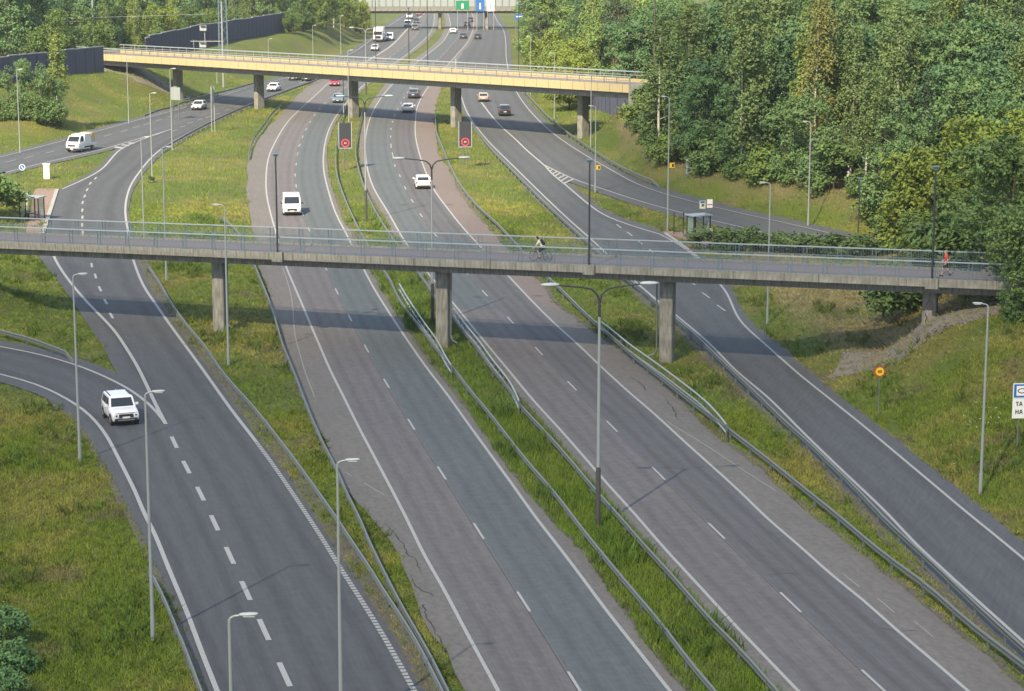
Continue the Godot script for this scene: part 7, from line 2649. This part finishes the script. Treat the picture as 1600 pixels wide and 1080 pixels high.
func build_people() -> void:
	var u := Vector2(0.9423, -0.3348)
	var w := Vector2(0.3348, 0.9423)
	var deck := func(s: float, z: float) -> Vector3:
		var p := Vector2(-22.34, 163.01) + u * s - w * z
		return p3(p.x, p.y, 6.5 + 0.0135 * s)
	# bicycle, heading left along the deck (local -x)
	var bk := thing("bicycle", deck.call(26.2, 0.9), -0.3414, "bicycle ridden left along the footbridge", "bicycle")
	for x in [-0.53, 0.53]:
		var t := MB.new()
		for k in 28:
			var a := TAU * k / 28.0
			var a1 := TAU * (k + 1) / 28.0
			t.tube(Vector3(cos(a) * 0.33, sin(a) * 0.33, 0), Vector3(cos(a1) * 0.33, sin(a1) * 0.33, 0), 0.018, 0.018, 6, false)
		var wh := part("wheel", t.mesh(), M.rubber, bk, Vector3(x, 0.348, 0))
		var sp := MB.new()
		for k in 12:
			var a := TAU * k / 12.0
			sp.tube(Vector3(0, 0, 0), Vector3(cos(a), sin(a), 0) * 0.32, 0.003, 0.003, 4, false)
		sp.tube(Vector3(0, 0, -0.04), Vector3(0, 0, 0.04), 0.02, 0.02, 8)
		part("spokes", sp.mesh(), M.steel, wh)
	var fr := MB.new()
	var bb := Vector3(0.06, 0.3, 0)
	var seat := Vector3(0.22, 0.86, 0)
	var headt := Vector3(-0.38, 0.86, 0)
	for q in [[bb, seat], [bb, Vector3(-0.4, 0.74, 0)], [headt, Vector3(0.19, 0.8, 0)], [bb, Vector3(0.53, 0.348, 0)], [seat, Vector3(0.53, 0.348, 0)], [headt, Vector3(-0.53, 0.348, 0)]]:
		fr.tube(q[0], q[1], 0.018, 0.018, 8)
	part("frame", fr.mesh(), M.pole_dark, bk)
	var hb := MB.new()
	hb.path_tube([headt, headt + Vector3(-0.05, 0.12, 0)], 0.015, 0.015, 6)
	hb.path_tube([headt + Vector3(-0.05, 0.12, -0.22), headt + Vector3(-0.05, 0.12, 0.22)], 0.014, 0.014, 6)
	part("handlebar", hb.mesh(), M.black, bk)
	part("saddle", box_mesh(Vector3(0.27, 0.05, 0.13), seat + Vector3(0.0, 0.07, 0), 0.03), M.black, bk)
	var cr := MB.new()
	cr.tube(bb + Vector3(0, 0, 0.04), bb + Vector3(0, 0, 0.06), 0.09, 0.09, 16)
	cr.tube(bb + Vector3(0, 0, 0.06), bb + Vector3(-0.12, -0.12, 0.08), 0.012, 0.012, 6)
	cr.tube(bb + Vector3(0, 0, -0.06), bb + Vector3(0.12, 0.12, -0.08), 0.012, 0.012, 6)
	part("crankset", cr.mesh(), M.steel, bk)
	var cy := thing("person", deck.call(26.2, 0.9), -0.3414, "cyclist in pale shirt with dark backpack leaning forward on the footbridge", "person")
	figure(cy, {
		"pelvis": Vector3(0.2, 1.0, 0), "chest": Vector3(-0.06, 1.36, 0), "neck": Vector3(-0.2, 1.5, 0), "head": Vector3(-0.29, 1.6, 0), "face": Vector3(-1, 0, 0),
		"shoulder_l": Vector3(-0.1, 1.38, 0.18), "elbow_l": Vector3(-0.26, 1.15, 0.23), "wrist_l": Vector3(-0.41, 1.0, 0.2),
		"shoulder_r": Vector3(-0.1, 1.38, -0.18), "elbow_r": Vector3(-0.26, 1.15, -0.23), "wrist_r": Vector3(-0.41, 1.0, -0.2),
		"hip_l": Vector3(0.16, 0.97, 0.09), "knee_l": Vector3(-0.16, 0.66, 0.11), "ankle_l": Vector3(-0.05, 0.28, 0.1), "toe_l": 0.0,
		"hip_r": Vector3(0.16, 0.97, -0.09), "knee_r": Vector3(-0.2, 0.86, -0.11), "ankle_r": Vector3(0.14, 0.52, -0.1), "toe_r": 0.0,
	}, "shirt_pale", "cloth_dark", "cloth_dark")
	var bp := thing("backpack", deck.call(26.2, 0.9), -0.3414, "dark backpack on the cyclist's back", "backpack")
	part("bag", bone_mesh([[Vector3(0.05, 1.48, -0.06), Vector3(0.2, 1.26, -0.06), 0.1, 0.11], [Vector3(0.05, 1.48, 0.06), Vector3(0.2, 1.26, 0.06), 0.1, 0.11]], 0.03, 0.0, 0.05), M.cloth_dark, bp)
	var strap := MB.new()
	for s in [-0.12, 0.12]:
		strap.path_tube([Vector3(0.0, 1.5, s), Vector3(-0.14, 1.46, s), Vector3(-0.12, 1.28, s), Vector3(0.1, 1.2, s)], 0.02, 0.02, 5)
	part("strap", strap.mesh(), M.cloth_dark, bp)
	# walker in red
	var wk := thing("person", deck.call(54.8, 0.5), -0.3414, "walker in a red shirt and dark shorts on the footbridge, right", "person")
	figure(wk, {
		"pelvis": Vector3(0, 0.94, 0), "chest": Vector3(-0.03, 1.32, 0), "neck": Vector3(-0.04, 1.5, 0), "head": Vector3(-0.06, 1.62, 0), "face": Vector3(-1, 0, 0),
		"shoulder_l": Vector3(-0.03, 1.4, 0.19), "elbow_l": Vector3(0.12, 1.15, 0.24), "wrist_l": Vector3(0.0, 0.95, 0.25),
		"shoulder_r": Vector3(-0.03, 1.4, -0.19), "elbow_r": Vector3(-0.12, 1.14, -0.24), "wrist_r": Vector3(-0.3, 1.0, -0.23),
		"hip_l": Vector3(0, 0.92, 0.09), "knee_l": Vector3(-0.2, 0.52, 0.1), "ankle_l": Vector3(-0.28, 0.1, 0.1), "toe_l": 0.02,
		"hip_r": Vector3(0, 0.92, -0.09), "knee_r": Vector3(0.06, 0.5, -0.1), "ankle_r": Vector3(0.32, 0.2, -0.1), "toe_r": -0.08,
	}, "shirt_red", "cloth_dark", "hair_fair")


# ---------------------------------------------------------------- the unseen cloud that dims the foreground
# A cloud out of view behind the camera, its three veils shaped to dim the foreground.
func build_unseen_cloud() -> void:
	var m := flat_mat("unseen_cloud_vapour", Color(0.95, 0.96, 0.98, 0.16), 1.0)
	m.transparency = BaseMaterial3D.TRANSPARENCY_ALPHA
	var o := Node3D.new()
	o.name = "cloud"
	add_child(o)
	o.position = Vector3(-270, 600, 600)
	tag(o, "", "", "", "structure")
	var rim := [Vector2(-260, -140), Vector2(-170, 120), Vector2(-95, 172), Vector2(-50, 190), Vector2(-15, 205), Vector2(8, 228), Vector2(18, 270), Vector2(26, 330), Vector2(50, 400), Vector2(120, 430), Vector2(230, 300), Vector2(260, 40), Vector2(180, -160), Vector2(0, -260)]
	var inner := [Vector2(-260, -140), Vector2(-170, 110), Vector2(-95, 160), Vector2(-50, 180), Vector2(-15, 192), Vector2(20, 196), Vector2(60, 196), Vector2(110, 180), Vector2(230, 120), Vector2(260, 40), Vector2(180, -160), Vector2(0, -260)]
	var f := grid_noise(19, 0.02, 3)
	for k in 3:
		var mb := MB.new()
		var grow: float = [6.0, 0.0, -40.0][k]
		var edge := []
		var pl := plan_closed(rim if k == 0 else inner)
		for i in pl.size():
			var t: Vector2 = (pl[(i + 1) % pl.size()] - pl[i - 1]).normalized()
			var p: Vector2 = pl[i] + Vector2(-t.y, t.x) * (grow + f.get_noise_2d(pl[i].x + 60.0 * k, pl[i].y) * 26.0)
			edge.append(Vector3(p.x, k * 7.0, -p.y))
		var rings := []
		for q in [[0.0, -0.0], [0.02, 5.0], [0.12, 12.0], [0.4, 20.0], [0.8, 26.0]]:
			var ring := []
			for e in edge:
				var c := Vector3(0, e.y, -90)
				ring.append(e.lerp(c, q[0]) + Vector3(0, q[1] + f.get_noise_2d(e.x * 2.0, q[1] * 9.0) * 3.0, 0))
			rings.append(ring)
		mb.loft(rings)
		part("veil", mb.smooth_mesh(0.2), m, o)


func plan_closed(pts: Array) -> Array:
	var out := []
	var n := pts.size()
	for i in n:
		for k in 6:
			out.append((pts[i] as Vector2).cubic_interpolate(pts[(i + 1) % n], pts[i - 1], pts[(i + 2) % n], k / 6.0))
	return out
